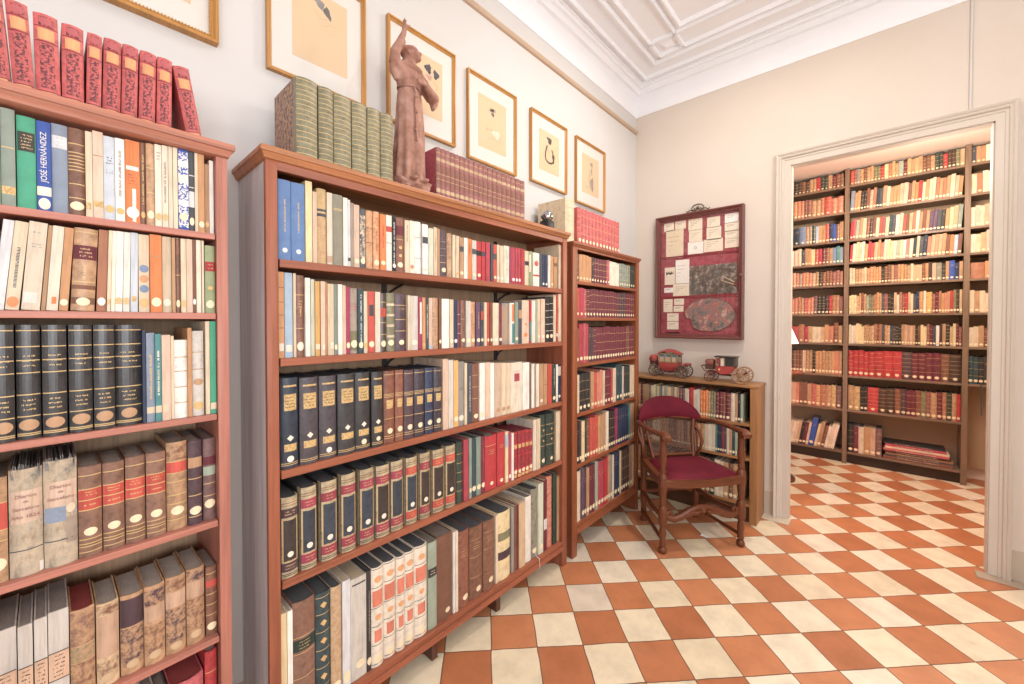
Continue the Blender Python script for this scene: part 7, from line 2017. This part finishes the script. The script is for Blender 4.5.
o = thing('paint_palette', 'oval artist palette smeared with paint at the bottom of the glazed case', 'palette', T(cx, YD-.0125, cz))
bm = bmesh.new(); pts = []
for i in range(40):
    t = 2*math.pi*i/40; q = 1-.28*math.exp(-((t-3.6)/.25)**2); pts.append((ex*q*math.cos(t), ez*q*math.sin(t)))
mb = MB(); mb.prism(pts, -.006, 0, plain('6b4a35', .5)); mb.build('board', o)
mb = MB(); mb.add([(x*.97, -.0065, z*.97) for x, z in pts], [tuple(range(40))], SM); mb.build('paint', o)
x0, x1, zb, zt = cell(108, 165, 606, 617)
o = thing('palette_knife', 'thin dark tool lying at the bottom left of the glazed case', 'tool', T(x0, YD-.016, zb+.006)); mb = MB(); mb.tube([(0, 0, 0), (.05, 0, -.002)], [.004, .005], plain('3a2420'), n=8); mb.build('handle', o, 40); mb = MB(); mb.box(.05, .11, -.001, .001, -.007, .004, metal('6a6560')); mb.build('blade', o)
# ---------------------------------------------------------------- model coaches on the low bookcase
TOPZ = .9665
def wheel(name, parent, x, y, rad, spokes, col, rim=.006, dish=.004, tilt=0):
    mb = MB(); m = plain(col, .45)
    mb.tube([(rad*.93*math.cos(2*math.pi*i/28), 0, rad*.93*math.sin(2*math.pi*i/28)) for i in range(28)], rad*.1, m, closed=True, n=6)
    w = mb.build(name, parent, 40, None); w.location = (x, y, TOPZ+rad)
    sp = MB()
    for i in range(spokes):
        a = 2*math.pi*(i+.5)/spokes; sp.tube([(0, -dish*.5, 0), (rad*.9*math.cos(a), 0, rad*.9*math.sin(a))], [.0042, .003], plain(col, .4), n=6)
    sp.build('spokes', w, 40)
    hb = MB(); hb.lathe([(.005, -.014), (.012, -.009), (.012, .009), (.005, .014)], plain('8a6a40', .4), RX(90), n=10); hb.build('hub', w, 40)
    return w
def curve_sweep(f, n): return [f(i/(n-1)) for i in range(n)]
RED, DRED, BRN = plain('b23a34', .4), plain('6d2a26', .45), plain('5a3a2c', .45)
# closed berlin coach
r = thing('model_coach', 'model closed coach with red roof and blue window curtains, left one on the low bookcase', 'model coach', None)
X0, Y0 = -1.27, 3.285
for nm, x, rad, ns in (('wheel', -1.40, .058, 10), ('wheel', -1.125, .064, 12)):
    for dy in (-.075, .075): wheel(nm, r, x, Y0+dy, rad, ns, '5e4536')
    mb = MB(); mb.tube([(x, Y0-.075, TOPZ+rad), (x, Y0+.075, TOPZ+rad)], .004, BRN); mb.build('axle', r, 40)
def coach_body(x0, x1, y0, y1, zb, zt, swell, mat, n=14, top=None):
    mb = MB(); vs = []; nz = 8
    for k in range(nz+1):
        t = k/nz; z = zb+(zt-zb)*t; s = math.sin(min(1, t*1.6)*math.pi/2); ax = (x1-x0)/2*(.62+.38*s); ay = (y1-y0)/2*(.7+.3*s)
        cx, cy = (x0+x1)/2, (y0+y1)/2; q = .006
        for a, b in ((-1, -1), (1, -1), (1, 1), (-1, 1)): vs.append((cx+a*ax, cy+b*ay, z))
    fs = [(k*4+j, k*4+(j+1) % 4, k*4+4+(j+1) % 4, k*4+4+j) for k in range(nz) for j in range(4)]+[(0, 1, 2, 3), tuple(nz*4+j for j in range(4))]
    mb.add(vs, fs, mat); return mb
mb = coach_body(-1.36, -1.165, Y0-.06, Y0+.06, TOPZ+.062, TOPZ+.15, 0, RED); mb.build('body', r)
mb = MB()
for x in (-1.357, -1.292, -1.228, -1.17): 
    for y in (Y0-.058, Y0+.058): mb.box(x-.005, x+.005, y-.004, y+.004, TOPZ+.14, TOPZ+.235, plain('a98a52', .4))
for y in (Y0-.058, Y0+.058): mb.box(-1.362, -1.165, y-.004, y+.004, TOPZ+.146, TOPZ+.158, plain('b08f55', .4)); mb.box(-1.362, -1.165, y-.004, y+.004, TOPZ+.228, TOPZ+.238, plain('b08f55', .4))
mb.build('window_frame', r)
mb = MB()
for y in (Y0-.05, Y0+.05):
    for x in (-1.325, -1.26, -1.2): mb.box(x-.027, x+.027, y-.002, y+.002, TOPZ+.2, TOPZ+.229, plain('5f8296', .7))
    mb.box(-1.35, -1.175, y-.001, y+.001, TOPZ+.15, TOPZ+.2, plain('c4a98c', .7))
mb.build('window_curtain', r)
mb = MB(); vs = []; n = 12; 
for i in range(n+1):
    t = i/n; x = -1.372+.22*t; z = TOPZ+.238+.03*math.sin(math.pi*t)
    vs += [(x, Y0-.07, z-.006), (x, Y0, z+.012), (x, Y0+.07, z-.006), (x, Y0+.07, z-.012), (x, Y0-.07, z-.012)]
fs = [(i*5+j, i*5+(j+1) % 5, i*5+5+(j+1) % 5, i*5+5+j) for i in range(n) for j in range(5)]+[(0, 1, 2, 3, 4), tuple(n*5+j for j in range(5))]
mb.add(vs, fs, RED); mb.build('roof', r, 50)
mb = MB(); mb.ball((-1.425, Y0, TOPZ+.19), .05, plain('c2423a', .6), sc=(1, 1, .55)); mb.lathe([(.05, TOPZ+.15), (.056, TOPZ+.165), (.05, TOPZ+.19)], plain('a83a34', .6), T(-1.425, Y0, 0), n=14); mb.build('driver_seat', r, 50)
mb = MB(); mb.box(-1.46, -1.39, Y0-.035, Y0+.035, TOPZ+.12, TOPZ+.152, BRN); mb.tube([(-1.45, Y0, TOPZ+.13), (-1.475, Y0, TOPZ+.1), (-1.47, Y0, TOPZ+.06)], .005, BRN); mb.build('seat_box', r)
mb = MB()
for y in (Y0-.035, Y0+.035):
    mb.tube([(-1.45, y, TOPZ+.12), (-1.40, y, TOPZ+.1), (-1.34, y, TOPZ+.06), (-1.26, y, TOPZ+.045), (-1.18, y, TOPZ+.06), (-1.13, y, TOPZ+.1), (-1.09, y, TOPZ+.13), (-1.07, y, TOPZ+.12)], .006, DRED)
mb.tube([(-1.40, Y0, TOPZ+.055), (-1.125, Y0, TOPZ+.06)], .006, BRN); mb.build('undercarriage', r, 40)
mb = MB(); mb.bbox(-1.12, -1.065, Y0-.045, Y0+.045, TOPZ+.125, TOPZ+.145, .005, plain('a83e36')); mb.build('footman_platform', r)
def shrink(r, c, s, to):
    c = Vector(c); r.matrix_world = Matrix.Translation(to) @ Matrix.Scale(s, 4)
    for ch in r.children: ch.matrix_basis = Matrix.Translation(-c) @ ch.matrix_basis
bpy.context.view_layer.update()
shrink(r, (-1.262, 3.285, TOPZ), .80, (-1.246, 3.285, TOPZ))
# open-fronted brougham
r = thing('model_coach', 'model coach with boat-shaped red cabin and large gilt rear wheels on low bookcase', 'model coach', None)
Y0 = 3.262
for x, rad, ns, c in ((-.925, .04, 8, '6d3a30'), (-.685, .066, 12, 'a87a4c')):
    for dy in (-.07, .07): wheel('wheel', r, x, Y0+dy, rad, ns, c)
    mb = MB(); mb.tube([(x, Y0-.07, TOPZ+rad), (x, Y0+.07, TOPZ+rad)], .004, BRN); mb.build('axle', r, 40)
side = [(-.875, .215), (-.882, .10), (-.865, .078), (-.83, .068), (-.785, .07), (-.755, .085), (-.738, .12), (-.728, .215)]
low = [(x, TOPZ+z) for x, z in side if z < .2]+[(-.734, TOPZ+.135), (-.879, TOPZ+.135)]
mb = MB(); mb.prism(low, Y0-.05, Y0+.05, plain('b03630', .35)); mb.build('cabin', r)
mb = MB()
for y in (Y0-.05, Y0+.046):
    for a, b in ((-.879, -.87), (-.815, -.806), (-.74, -.731)): mb.box(a, b, y, y+.004, TOPZ+.13, TOPZ+.208, plain('8c6a48', .4))
    mb.box(-.84, -.815, y, y+.004, TOPZ+.135, TOPZ+.2, plain('d6c7b0')); mb.box(-.806, -.735, y+.001, y+.003, TOPZ+.135, TOPZ+.205, plain('2f3030', .25))
    mb.box(-.87, -.84, y+.001, y+.003, TOPZ+.15, TOPZ+.2, plain('8a3a38'))
mb.box(-.735, -.731, Y0-.05, Y0+.05, TOPZ+.13, TOPZ+.208, plain('2c2a2a', .3)); mb.build('window_frame', r)
mb = MB(); mb.bbox(-.89, -.72, Y0-.056, Y0+.056, TOPZ+.206, TOPZ+.216, .003, plain('3c3430', .35)); mb.build('roof', r)
mb = MB(); mb.lathe([(.006, 0), (.009, .003), (.004, .005)], plain('e0b86a', .3), T(-.85, Y0-.052, TOPZ+.105) @ RX(90), n=12); mb.build('crest', r)
mb = MB(); mb.bbox(-.965, -.9, Y0-.045, Y0+.045, TOPZ+.135, TOPZ+.185, .012, plain('8e4a3c', .6)); mb.box(-.965, -.9, Y0-.04, Y0+.04, TOPZ+.1, TOPZ+.136, BRN); mb.build('driver_seat', r, 40)
mb = MB(); mb.box(-1.0, -.955, Y0-.04, Y0+.04, TOPZ+.125, TOPZ+.132, BRN); mb.tube([(-1.0, Y0-.035, TOPZ+.13), (-.97, Y0-.035, TOPZ+.085), (-.925, Y0-.035, TOPZ+.075)], .004, BRN); mb.build('footboard', r, 40)
mb = MB()
for y in (Y0-.03, Y0+.03): mb.tube([(-.95, y, TOPZ+.085), (-.88, y, TOPZ+.075), (-.84, y, TOPZ+.058), (-.77, y, TOPZ+.058), (-.72, y, TOPZ+.075), (-.685, y, TOPZ+.066), (-.64, y, TOPZ+.1)], .0055, DRED)
mb.tube([(-.95, Y0, TOPZ+.05), (-.925, Y0, TOPZ+.05), (-.9, Y0, TOPZ+.07)], .005, BRN); mb.build('undercarriage', r, 40)

bpy.context.view_layer.update(); shrink(r, (-.81, 3.262, TOPZ), .88, (-.824, 3.262, TOPZ))

# ---------------------------------------------------------------- armchair
CH = frameM(-.79, 2.62, 50.1)      # origin between the front legs, x to the viewer's right, y to the back
r = thing('armchair', 'carved wooden armchair with crimson velvet seat, cane back and curved arms', 'armchair', CH)
WH, WV, WDp = wood('6b3b24', 0, .33), wood('6b3b24', 2, .33), wood('6b3b24', 1, .33)
turn = [(.018, 0), (.024, .008), (.026, .022), (.02, .036), (.015, .042), (.021, .052), (.021, .06), (.016, .07), (.018, .09), (.022, .12), (.018, .15), (.015, .16), (.023, .17), (.023, .18), (.026, .19), (.026, .275), (.023, .285), (.016, .295),
        (.022, .305), (.017, .32), (.021, .35), (.025, .39), (.026, .41), (.026, .47), (.022, .478), (.016, .488), (.022, .5), (.017, .512), (.019, .54), (.024, .58), (.02, .62), (.015, .66), (.02, .675), (.02, .708)]
for s in (-1, 1):
    mb = MB(); mb.lathe(turn, WV, T(s*.262, 0, 0), n=16); mb.build('front_leg', r, 50)
    mb = MB()   # back leg: turned below, raked post above
    mb.lathe([(.02, 0), (.022, .02), (.016, .04), (.02, .06), (.018, .11), (.023, .15), (.023, .27), (.017, .29), (.02, .34), (.023, .4), (.023, .46)], WV, T(s*.2+.01, .4, 0), n=14)
    mb.tube([(s*.2+.01, .4, .44), (s*.2+.012, .42, .55), (s*.208+.014, .455, .66), (s*.21+.014, .475, .73)], [.02, .018, .018, .016], WV, n=10); mb.build('back_leg', r, 50)
    # curved arm ending in a scroll
    mb = MB(); path = [(s*.21+.014, .465, .688), (s*.24+.01, .4, .704), (s*.27+.005, .3, .716), (s*.282, .2, .719), (s*.28, .1, .72), (s*.268, .03, .722), (s*.262, -.03, .727), (s*.262, -.05, .716), (s*.262, -.045, .698)]
    mb.tube(path, [.016, .018, .019, .02, .022, .025, .027, .024, .013], WDp, n=12, sy=.72)
    mb.lathe([(.006, -.03), (.017, -.027), (.017, .027), (.006, .03)], WDp, T(s*.262, -.042, .708) @ RY(90), n=12); mb.build('arm', r, 50)
    mb = MB(); mb.tube([(s*.255, .02, .21), (s*.23, .2, .2), (s*.2, .38, .21)], .013, WDp, n=8); mb.tube([(s*.258, .01, .075), (s*.2, .39, .075)], .012, WDp, n=8); mb.build('side_stretcher', r, 50)
def trap(z0, z1, g, mat, name, bev=.006):
    bm = bmesh.new(); pts = [(-.285, -.02)]+[(-.285+.57*i/10, -.022-.03*math.sin(math.pi*i/10)) for i in range(1, 10)]+[(.285, -.02), (.222, .405), (-.215, .405)]
    vb = [bm.verts.new((x, y, z0)) for x, y in pts]; vt = [bm.verts.new((x, y, z1)) for x, y in pts]
    bm.faces.new(vb[::-1]); bm.faces.new(vt)
    n_ = len(pts)
    for i in range(n_): bm.faces.new((vb[i], vb[(i+1) % n_], vt[(i+1) % n_], vt[i]))
    bmesh.ops.bevel(bm, geom=[e for e in bm.edges if abs(e.verts[0].co.z-e.verts[1].co.z) < 1e-6], offset=bev, segments=3, affect='EDGES', profile=.6)
    m = MB(); m.bm(bm, mat); return m.build(name, r, 40)
trap(.405, .452, 0, WH, 'seat_frame')
k = NT('crimson_ribbed_velvet'); v = k.coords(); w = k.n('ShaderNodeTexWave', wave_type='BANDS', bands_direction='X'); w.inputs['Scale'].default_value = 30; w.inputs['Distortion'].default_value = .3; k.l(v, w.inputs['Vector'])
cc = k.ramp(w.outputs['Fac'], [(.1, lin('4e0d1d')), (.7, lin('6c1528'))]); cc = k.mix(.4, cc, k.ramp(k.noise(v, 9, 3), [(.3, lin('500e1e')), (.7, lin('761d30'))])); k.bump(w.outputs['Fac'], .3, .001); k.fin(cc, .75, .25)
VELV = k.m
mb = MB(); vs = []; nx, ny = 18, 14
for j in range(ny+1):
    for i in range(nx+1):
        a, b = -1+2*i/nx, j/ny; hw = .245-.055*b; x = a*hw; y = -.008+.35*b-.03*math.cos(a*math.pi/2)*(1-b); e = (1-abs(a)**5)*(1-abs(2*b-1)**5); vs.append((x, y, .4525+.03*max(0, e)**.5))
fs = [(j*(nx+1)+i, j*(nx+1)+i+1, (j+1)*(nx+1)+i+1, (j+1)*(nx+1)+i) for j in range(ny) for i in range(nx)]
mb.add(vs, fs, VELV); mb.build('seat_cushion', r, 80)
# back: arched padded crest over a cane panel, curved in plan
def bk(x, z): return (x+.014, .475+(z-.73)*.32-.9*x*x+.0, z)     # raked, slightly concave back surface
mb = MB(); vs = []; n = 24; prof_ = 10
for i in range(n+1):
    t = -1+2*i/n; x = .245*t; zt = .69+.172*math.sqrt(max(0, 1-abs(t)**2.3)); zb = .69+.02*(1-t*t)
    zt = max(zt, zb+.012)
    for q in range(prof_):
        a = 2*math.pi*q/prof_; z = (zt+zb)/2+(zt-zb)/2*math.cos(a); p = bk(x, z); th = .03*(1-.55*t**4); vs.append((p[0], p[1]+th*math.sin(a)*.9-.005, z))
fs = [(i*prof_+q, i*prof_+(q+1) % prof_, (i+1)*prof_+(q+1) % prof_, (i+1)*prof_+q) for i in range(n) for q in range(prof_)]+[tuple(range(prof_)), tuple(n*prof_+q for q in range(prof_))]
mb.add(vs, fs, VELV); mb.build('padded_crest', r, 60)
mb = MB()
for s in (-1, 1): mb.tube([bk(s*.152, .45), bk(s*.17, .6), bk(s*.195, .71)], [.014, .013, .015], WV, n=8)
mb.tube([bk(-.155, .472), bk(0, .464), bk(.155, .472)], .013, WH, n=8); mb.tube([bk(-.2, .71), bk(0, .72), bk(.2, .71)], .012, WH, n=8); mb.build('back_frame', r, 50)
mb = MB(); CN = plain('6f5244', .55)
for i in range(26):
    a = -1+2*i/25; mb.tube([bk(a*.148, .47), bk(a*.165, .6), bk(a*.185, .715)], .0017, CN, n=4)
for j in range(26):
    z = .475+.235*j/25; hw = .15+.035*(j/25); mb.tube([bk(-hw, z), bk(-hw/2, z), bk(0, z), bk(hw/2, z), bk(hw, z)], .0017, CN, n=4)
o = mb.build('cane_panel', r)
for s in (-1, 1):
    mb = MB(); mb.tube([(s*.212, .45, .66), (s*.235, .4, .62), (s*.225, .35, .56), (s*.215, .36, .5), (s*.2, .38, .455)], [.009, .011, .011, .011, .009], WV, n=8); mb.build('scroll_bracket', r, 50)
# carved front stretcher: two S-scrolls meeting at a leaf
mb = MB()
for s in (-1, 1):
    sp = [(s*(.215+.024*math.cos(a)*(1-k_/14)), 0, .235+.024*math.sin(a)*(1-k_/14)) for k_, a in enumerate([q*.55-1.2 for q in range(14)])]
    mb.tube(sp[::-1], [.006+.008*i/13 for i in range(14)], WH, n=8)
    mb.tube([(s*.238, 0, .215), (s*.19, 0, .203), (s*.14, 0, .216), (s*.09, 0, .244), (s*.04, 0, .262), (0, 0, .266)], [.014, .02, .022, .021, .019, .018], WH, n=10, sy=1.15)
    mb.tube([(s*.15, -.01, .222), (s*.1, -.012, .225), (s*.06, -.012, .232), (s*.03, -.01, .228), (s*.04, -.01, .238)], [.008, .011, .01, .009, .006], WH, n=8)
    mb.tube([(s*.02, -.014, .246), (s*.05, -.016, .238), (s*.075, -.014, .244)], [.007, .01, .005], WH, n=8)
mb.ball((0, -.01, .252), .02, WH, sc=(1, .7, 1.1)); mb.build('carved_stretcher', r, 50)
mb = MB(); mb.tube([(-.2, .4, .21), (.2, .4, .21)], .013, WH, n=8); mb.build('back_stretcher', r, 50)
# scrap of paper on the floor
mb = MB(); mb.add([(-.022, -.012, .001), (.02, -.014, .004), (.024, .012, .0015), (-.018, .014, .006), (0, 0, .002)], [(0, 1, 4), (1, 2, 4), (2, 3, 4), (3, 0, 4)], plain('eef0f2', .7))
o = mb.build('paper_scrap', None, None, T(-.83, 2.79, 0)); tag(o, 'tiny white scrap of paper on the floor under the armchair', 'paper')

# ---------------------------------------------------------------- monk statue
k = NT('terracotta_clay'); v = k.coords(); n1 = k.noise(v, 16, 5, .65); n2 = k.noise(v, 160, 3)
cc = k.ramp(n1, [(.28, lin('7d5a4c')), (.5, lin('a67c6c')), (.75, lin('c09c8e'))]); k.bump(n2, .25, .0015); k.fin(cc, .7, .25); CLAY = k.m
SM_ = frameM(-1.43, .95, 90, 1.9212)
r = thing('statue', 'terracotta statue of a robed monk raising one arm, on top of the wide bookcase', 'statue', SM_)
mb = MB(); robe = [(-.004, .02, .066, .058), (-.003, .07, .064, .058), (.0, .14, .061, .055), (.003, .22, .06, .052), (.003, .30, .057, .05), (.002, .37, .054, .047), (.0, .43, .05, .042), (0, .452, .046, .038), (-.002, .475, .051, .041), (-.004, .52, .056, .042), (-.004, .555, .05, .036), (-.004, .58, .03, .028), (-.002, .6, .022, .022)]
vs = []; n = 40
for j, (ox, z, rx, ry) in enumerate(robe):
    for i in range(n):
        t = 2*math.pi*i/n; fold = 1+(.17*math.sin(8*t+.6*j*.25)+.09*math.sin(5*t+1.3))*(max(0, 1-z/.46)*.8+.12)
        vs.append((ox+rx*fold*math.cos(t), ry*fold*math.sin(t), z))
fs = [(j*n+i, j*n+(i+1) % n, (j+1)*n+(i+1) % n, (j+1)*n+i) for j in range(len(robe)-1) for i in range(n)]+[tuple(range(n))[::-1], tuple((len(robe)-1)*n+i for i in range(n))]
mb.add(vs, fs, CLAY)
# head, turned up and to the viewer's right
HM = T(.006, -.006, .615) @ RZ(38) @ RX(-16) @ Matrix.Scale(.9, 4)
mb.ball((0, 0, 0), .036, CLAY, HM, sc=(.88, 1.0, 1.12), u=20, v=14); mb.ball((0, -.02, -.02), .02, CLAY, HM, sc=(.95, .85, 1)); mb.ball((0, -.029, -.033), .009, CLAY, HM, sc=(1.1, .9, .8))
mb.ball((0, -.04, -.004), .0075, CLAY, HM, sc=(.8, 1.3, 1.6)); mb.ball((0, -.037, -.02), .007, CLAY, HM, sc=(1.5, .6, .5))
for s in (-1, 1):
    mb.ball((s*.014, -.033, .008), .0085, CLAY, HM, sc=(1.3, .5, .45)); mb.ball((s*.034, .002, -.002), .009, CLAY, HM, sc=(.5, .8, 1.3)); mb.ball((s*.018, -.026, -.012), .013, CLAY, HM)
mb.tube([(0+.039*math.cos(a), .004+.034*math.sin(a), .018) for a in [2*math.pi*i/16 for i in range(16)]], .009, CLAY, HM, closed=True, n=8)
mb.tube([(-.0+.042*math.cos(a), -.002+.036*math.sin(a), .557+.016*math.sin(a)) for a in [2*math.pi*i/18 for i in range(18)]], .013, CLAY, closed=True, n=10)
mb.ball((0, .04, .565), .036, CLAY, sc=(1, .7, 1.2))
# raised right arm (viewer's left): sleeve, forearm, hand with fingers
mb.tube([(-.028, 0, .535), (-.052, -.004, .535), (-.07, -.006, .556), (-.07, -.008, .592), (-.054, -.01, .63), (-.04, -.01, .66)], [.028, .026, .023, .02, .018, .017], CLAY, n=16)
mb.tube([(-.07, .0, .555), (-.066, .004, .515), (-.052, .004, .48)], [.02, .02, .014], CLAY, n=12)
mb.tube([(-.045, -.01, .66), (-.034, -.01, .69), (-.03, -.01, .706)], [.014, .011, .0105], CLAY, n=12)
mb.ball((-.029, -.01, .718), .014, CLAY, sc=(.62, 1, 1.2))
for i, (dy, ln, dx) in enumerate(((-.010, .026, 0), (-.0035, .036, -.002), (.003, .033, -.002), (.0095, .026, 0))):
    mb.tube([(-.029, -.01+dy, .726), (-.03+dx*.4, -.01+dy*1.1, .726+ln*.6), (-.028+dx, -.01+dy*1.15, .726+ln)], [.0042, .0038, .003], CLAY, n=8)
mb.tube([(-.028, -.02, .714), (-.02, -.026, .724), (-.015, -.028, .733)], [.0045, .004, .003], CLAY, n=8)
# left arm: wide sleeve bent across the waist
mb.tube([(.028, 0, .54), (.05, -.002, .52), (.075, -.012, .485), (.1, -.02, .45)], [.03, .028, .026, .027], CLAY, n=16)
mb.tube([(.104, -.02, .452), (.09, -.04, .445), (.065, -.053, .452), (.045, -.06, .463)], [.025, .023, .018, .015], CLAY, n=14)
mb.tube([(.104, -.018, .45), (.106, -.024, .42), (.095, -.03, .395)], [.024, .022, .011], CLAY, n=12, sy=.6)
mb.tube([(.05, -.06, .465), (.035, -.064, .472)], [.011, .0105], CLAY, n=10); mb.ball((.022, -.064, .474), .0125, CLAY, sc=(1.2, .6, 1))
for i in range(4): mb.tube([(.014, -.066, .482-.006*i), (.002, -.068, .48-.006*i), (-.008+.002*i, -.064, .477-.006*i)], [.004, .0038, .003], CLAY, n=8)
mb.tube([(.024, -.066, .484), (.016, -.07, .492), (.008, -.07, .494)], [.0045, .004, .003], CLAY, n=8)
for s, y in ((-1, -.064), (1, -.062)): mb.ball((s*.026, y, .024), .02, CLAY, sc=(.7, 1.5, .6))
mb.v = [(x, y, .034+z*.876) for x, y, z in mb.v]
o = mb.build('figure', r, None)
md = o.modifiers.new('Remesh', 'REMESH'); md.mode = 'VOXEL'; md.voxel_size = .0032; md.use_smooth_shade = True
o.modifiers.new('Smooth', 'SMOOTH').iterations = 2
mb = MB(); mb.tube([(.049*math.cos(a), .041*math.sin(a), .452+.002*math.sin(3*a)) for a in [2*math.pi*i/24 for i in range(24)]], .0042, CLAY, closed=True, n=8)
mb.tube([(-.006, -.043, .45), (-.006, -.056, .42), (-.008, -.054, .36), (-.006, -.058, .28), (-.004, -.06, .2)], [.004, .0042, .0042, .0042, .004], CLAY, n=8)
for z in (.4, .33, .25): mb.ball((-.007, -.058, z), .0075, CLAY)
mb.v = [(x, y, .034+z*.876) for x, y, z in mb.v]; mb.build('rope_belt', r, 60)
bm = bmesh.new(); bmesh.ops.create_icosphere(bm, subdivisions=4, radius=1)
for v_ in bm.verts:
    d = v_.co.normalized(); q = 1+.28*noise.noise(d*2.6)+.16*noise.noise(d*6); v_.co = Vector((max(-.088, min(.072, d.x*.098*q)), max(-.075, min(.075, d.y*.066*q)), max(0, .02+.045*q*(d.z+.3))))
mb = MB(); mb.bm(bm, CLAY); mb.build('rocky_base', r, 50)

# ---------------------------------------------------------------- small spot lamp, table lamp
r = thing('spot_lamp', 'small black spot lamp with a chrome dome on the end of the wide bookcase', 'lamp', frameM(-1.372, 1.80, 90, 1.9212))
mb = MB(); mb.bbox(-.03, .03, -.03, .03, 0, .05, .006, plain('2c2d30', .4)); mb.build('base', r, 40)
mb = MB(); mb.ball((0, 0, .075), .034, metal('b9bbbf', .12), u=20, v=14); mb.build('chrome_dome', r, 80)
mb = MB(); mb.tube([(-.025, -.01, .04), (-.045, -.012, .05), (-.062, -.012, .062)], [.007, .006, .009], plain('2c2d30', .4), n=8); mb.lathe([(.02, 0), (.024, .012), (.02, .02)], plain('2c2d30', .4), T(0, 0, .042), n=16); mb.build('clamp_arm', r, 40)
r = thing('side_table', 'small dark table behind the door wall in the next room, mostly hidden', 'table', T(-.67, 4.3, 0))
mb = MB(); mb.lathe([(.19, .94), (.2, .948), (.2, .962), (.19, .97)], wood('5a3524', 0), n=24); mb.build('tabletop', r, 40)
mb = MB(); mb.lathe([(.03, .06), (.025, .2), (.035, .4), (.022, .6), (.04, .94)], wood('5a3524', 2), n=14); mb.build('pedestal', r, 40)
mb = MB(); mb.lathe([(.15, 0), (.15, .02), (.04, .06)], wood('5a3524', 2), n=20); mb.build('foot', r, 40)
r = thing('table_lamp', 'lit table lamp with pinkish shade peeping past the left side of the doorway', 'lamp', T(-.67, 4.3, .9705))
mb = MB(); mb.lathe([(.06, 0), (.062, .012), (.03, .03), (.045, .07), (.055, .12), (.03, .18), (.014, .21), (.012, .27)], plain('a5503e', .35), n=18); mb.build('base', r, 50)
mb = MB(); mb.lathe([(.165, .25), (.09, .44)], None, n=28, cap=False); mb.mats = [emis('ffd9cf', 2.2)]; mb.mi = [0]*len(mb.f); mb.build('lamp_shade', r, 60)
# ---------------------------------------------------------------- light
def area(name, loc, size, power, col, rot=(0, 0, 0), spread=180, sy=None):
    l = bpy.data.lights.new(name, 'AREA'); l.shape = 'RECTANGLE' if sy else 'DISK'; l.size = size
    if sy: l.size_y = sy
    l.energy = power; l.color = col; l.spread = R(spread); o = bpy.data.objects.new(name, l); o.location = loc; o.rotation_euler = [R(a) for a in rot]; COL.objects.link(o); return o
def point(name, loc, power, col, rad=.05):
    l = bpy.data.lights.new(name, 'POINT'); l.energy = power; l.color = col; l.shadow_soft_size = rad; o = bpy.data.objects.new(name, l); o.location = loc; COL.objects.link(o); return o
point('ceiling_lamp_near', (1.05, 1.35, 2.5), 48, (1, .965, .93), .25)  # added fill without a known fixture, brightens ceiling, right side and floor
area('ceiling_light_centre', (-.55, 2.285, 3.38), .14, 24, (1, .93, .85))
area('window_daylight', (1.96, .1, 1.55), .6, 38, (.95, .975, 1.0), (0, 90, 0), sy=1.7)
area('window_daylight_rear', (1.96, -1.5, 1.6), 1.1, 52, (.90, .95, 1.0), (0, 90, 0), sy=1.8)
point('next_room_fill', (.3, 4.1, 2.45), 70, (1, .88, .74), .2)  # added unseen fill, hung low so the next room's ceiling brightens too
point('table_lamp_bulb', (-.67, 4.3, 1.31), 11.0, (1, .45, .42), .05)
wd = bpy.data.worlds.new('world'); sc.world = wd; wd.use_nodes = True
wd.node_tree.nodes['Background'].inputs[0].default_value = (1, .95, .9, 1); wd.node_tree.nodes['Background'].inputs[1].default_value = .3
# ---------------------------------------------------------------- camera
cam = bpy.data.cameras.new('camera'); co = bpy.data.objects.new('camera', cam); COL.objects.link(co); sc.camera = co
cam.sensor_fit = 'HORIZONTAL'; cam.sensor_width = 36; cam.lens = 403.2/1024*36; cam.shift_x = -(515-512)/1024; cam.shift_y = (328.2-342)/1024
cam.clip_start = .02; co.location = (0, 0, 1.407); co.rotation_euler = (R(90-.842), 0, R(41.85))
vs_ = sc.view_settings; vs_.view_transform = 'Standard'; vs_.look = 'None'; vs_.gamma = 1; vs_.use_curve_mapping = False; vs_.exposure = -.05
sc.cycles.max_bounces = 10; sc.cycles.diffuse_bounces = 6
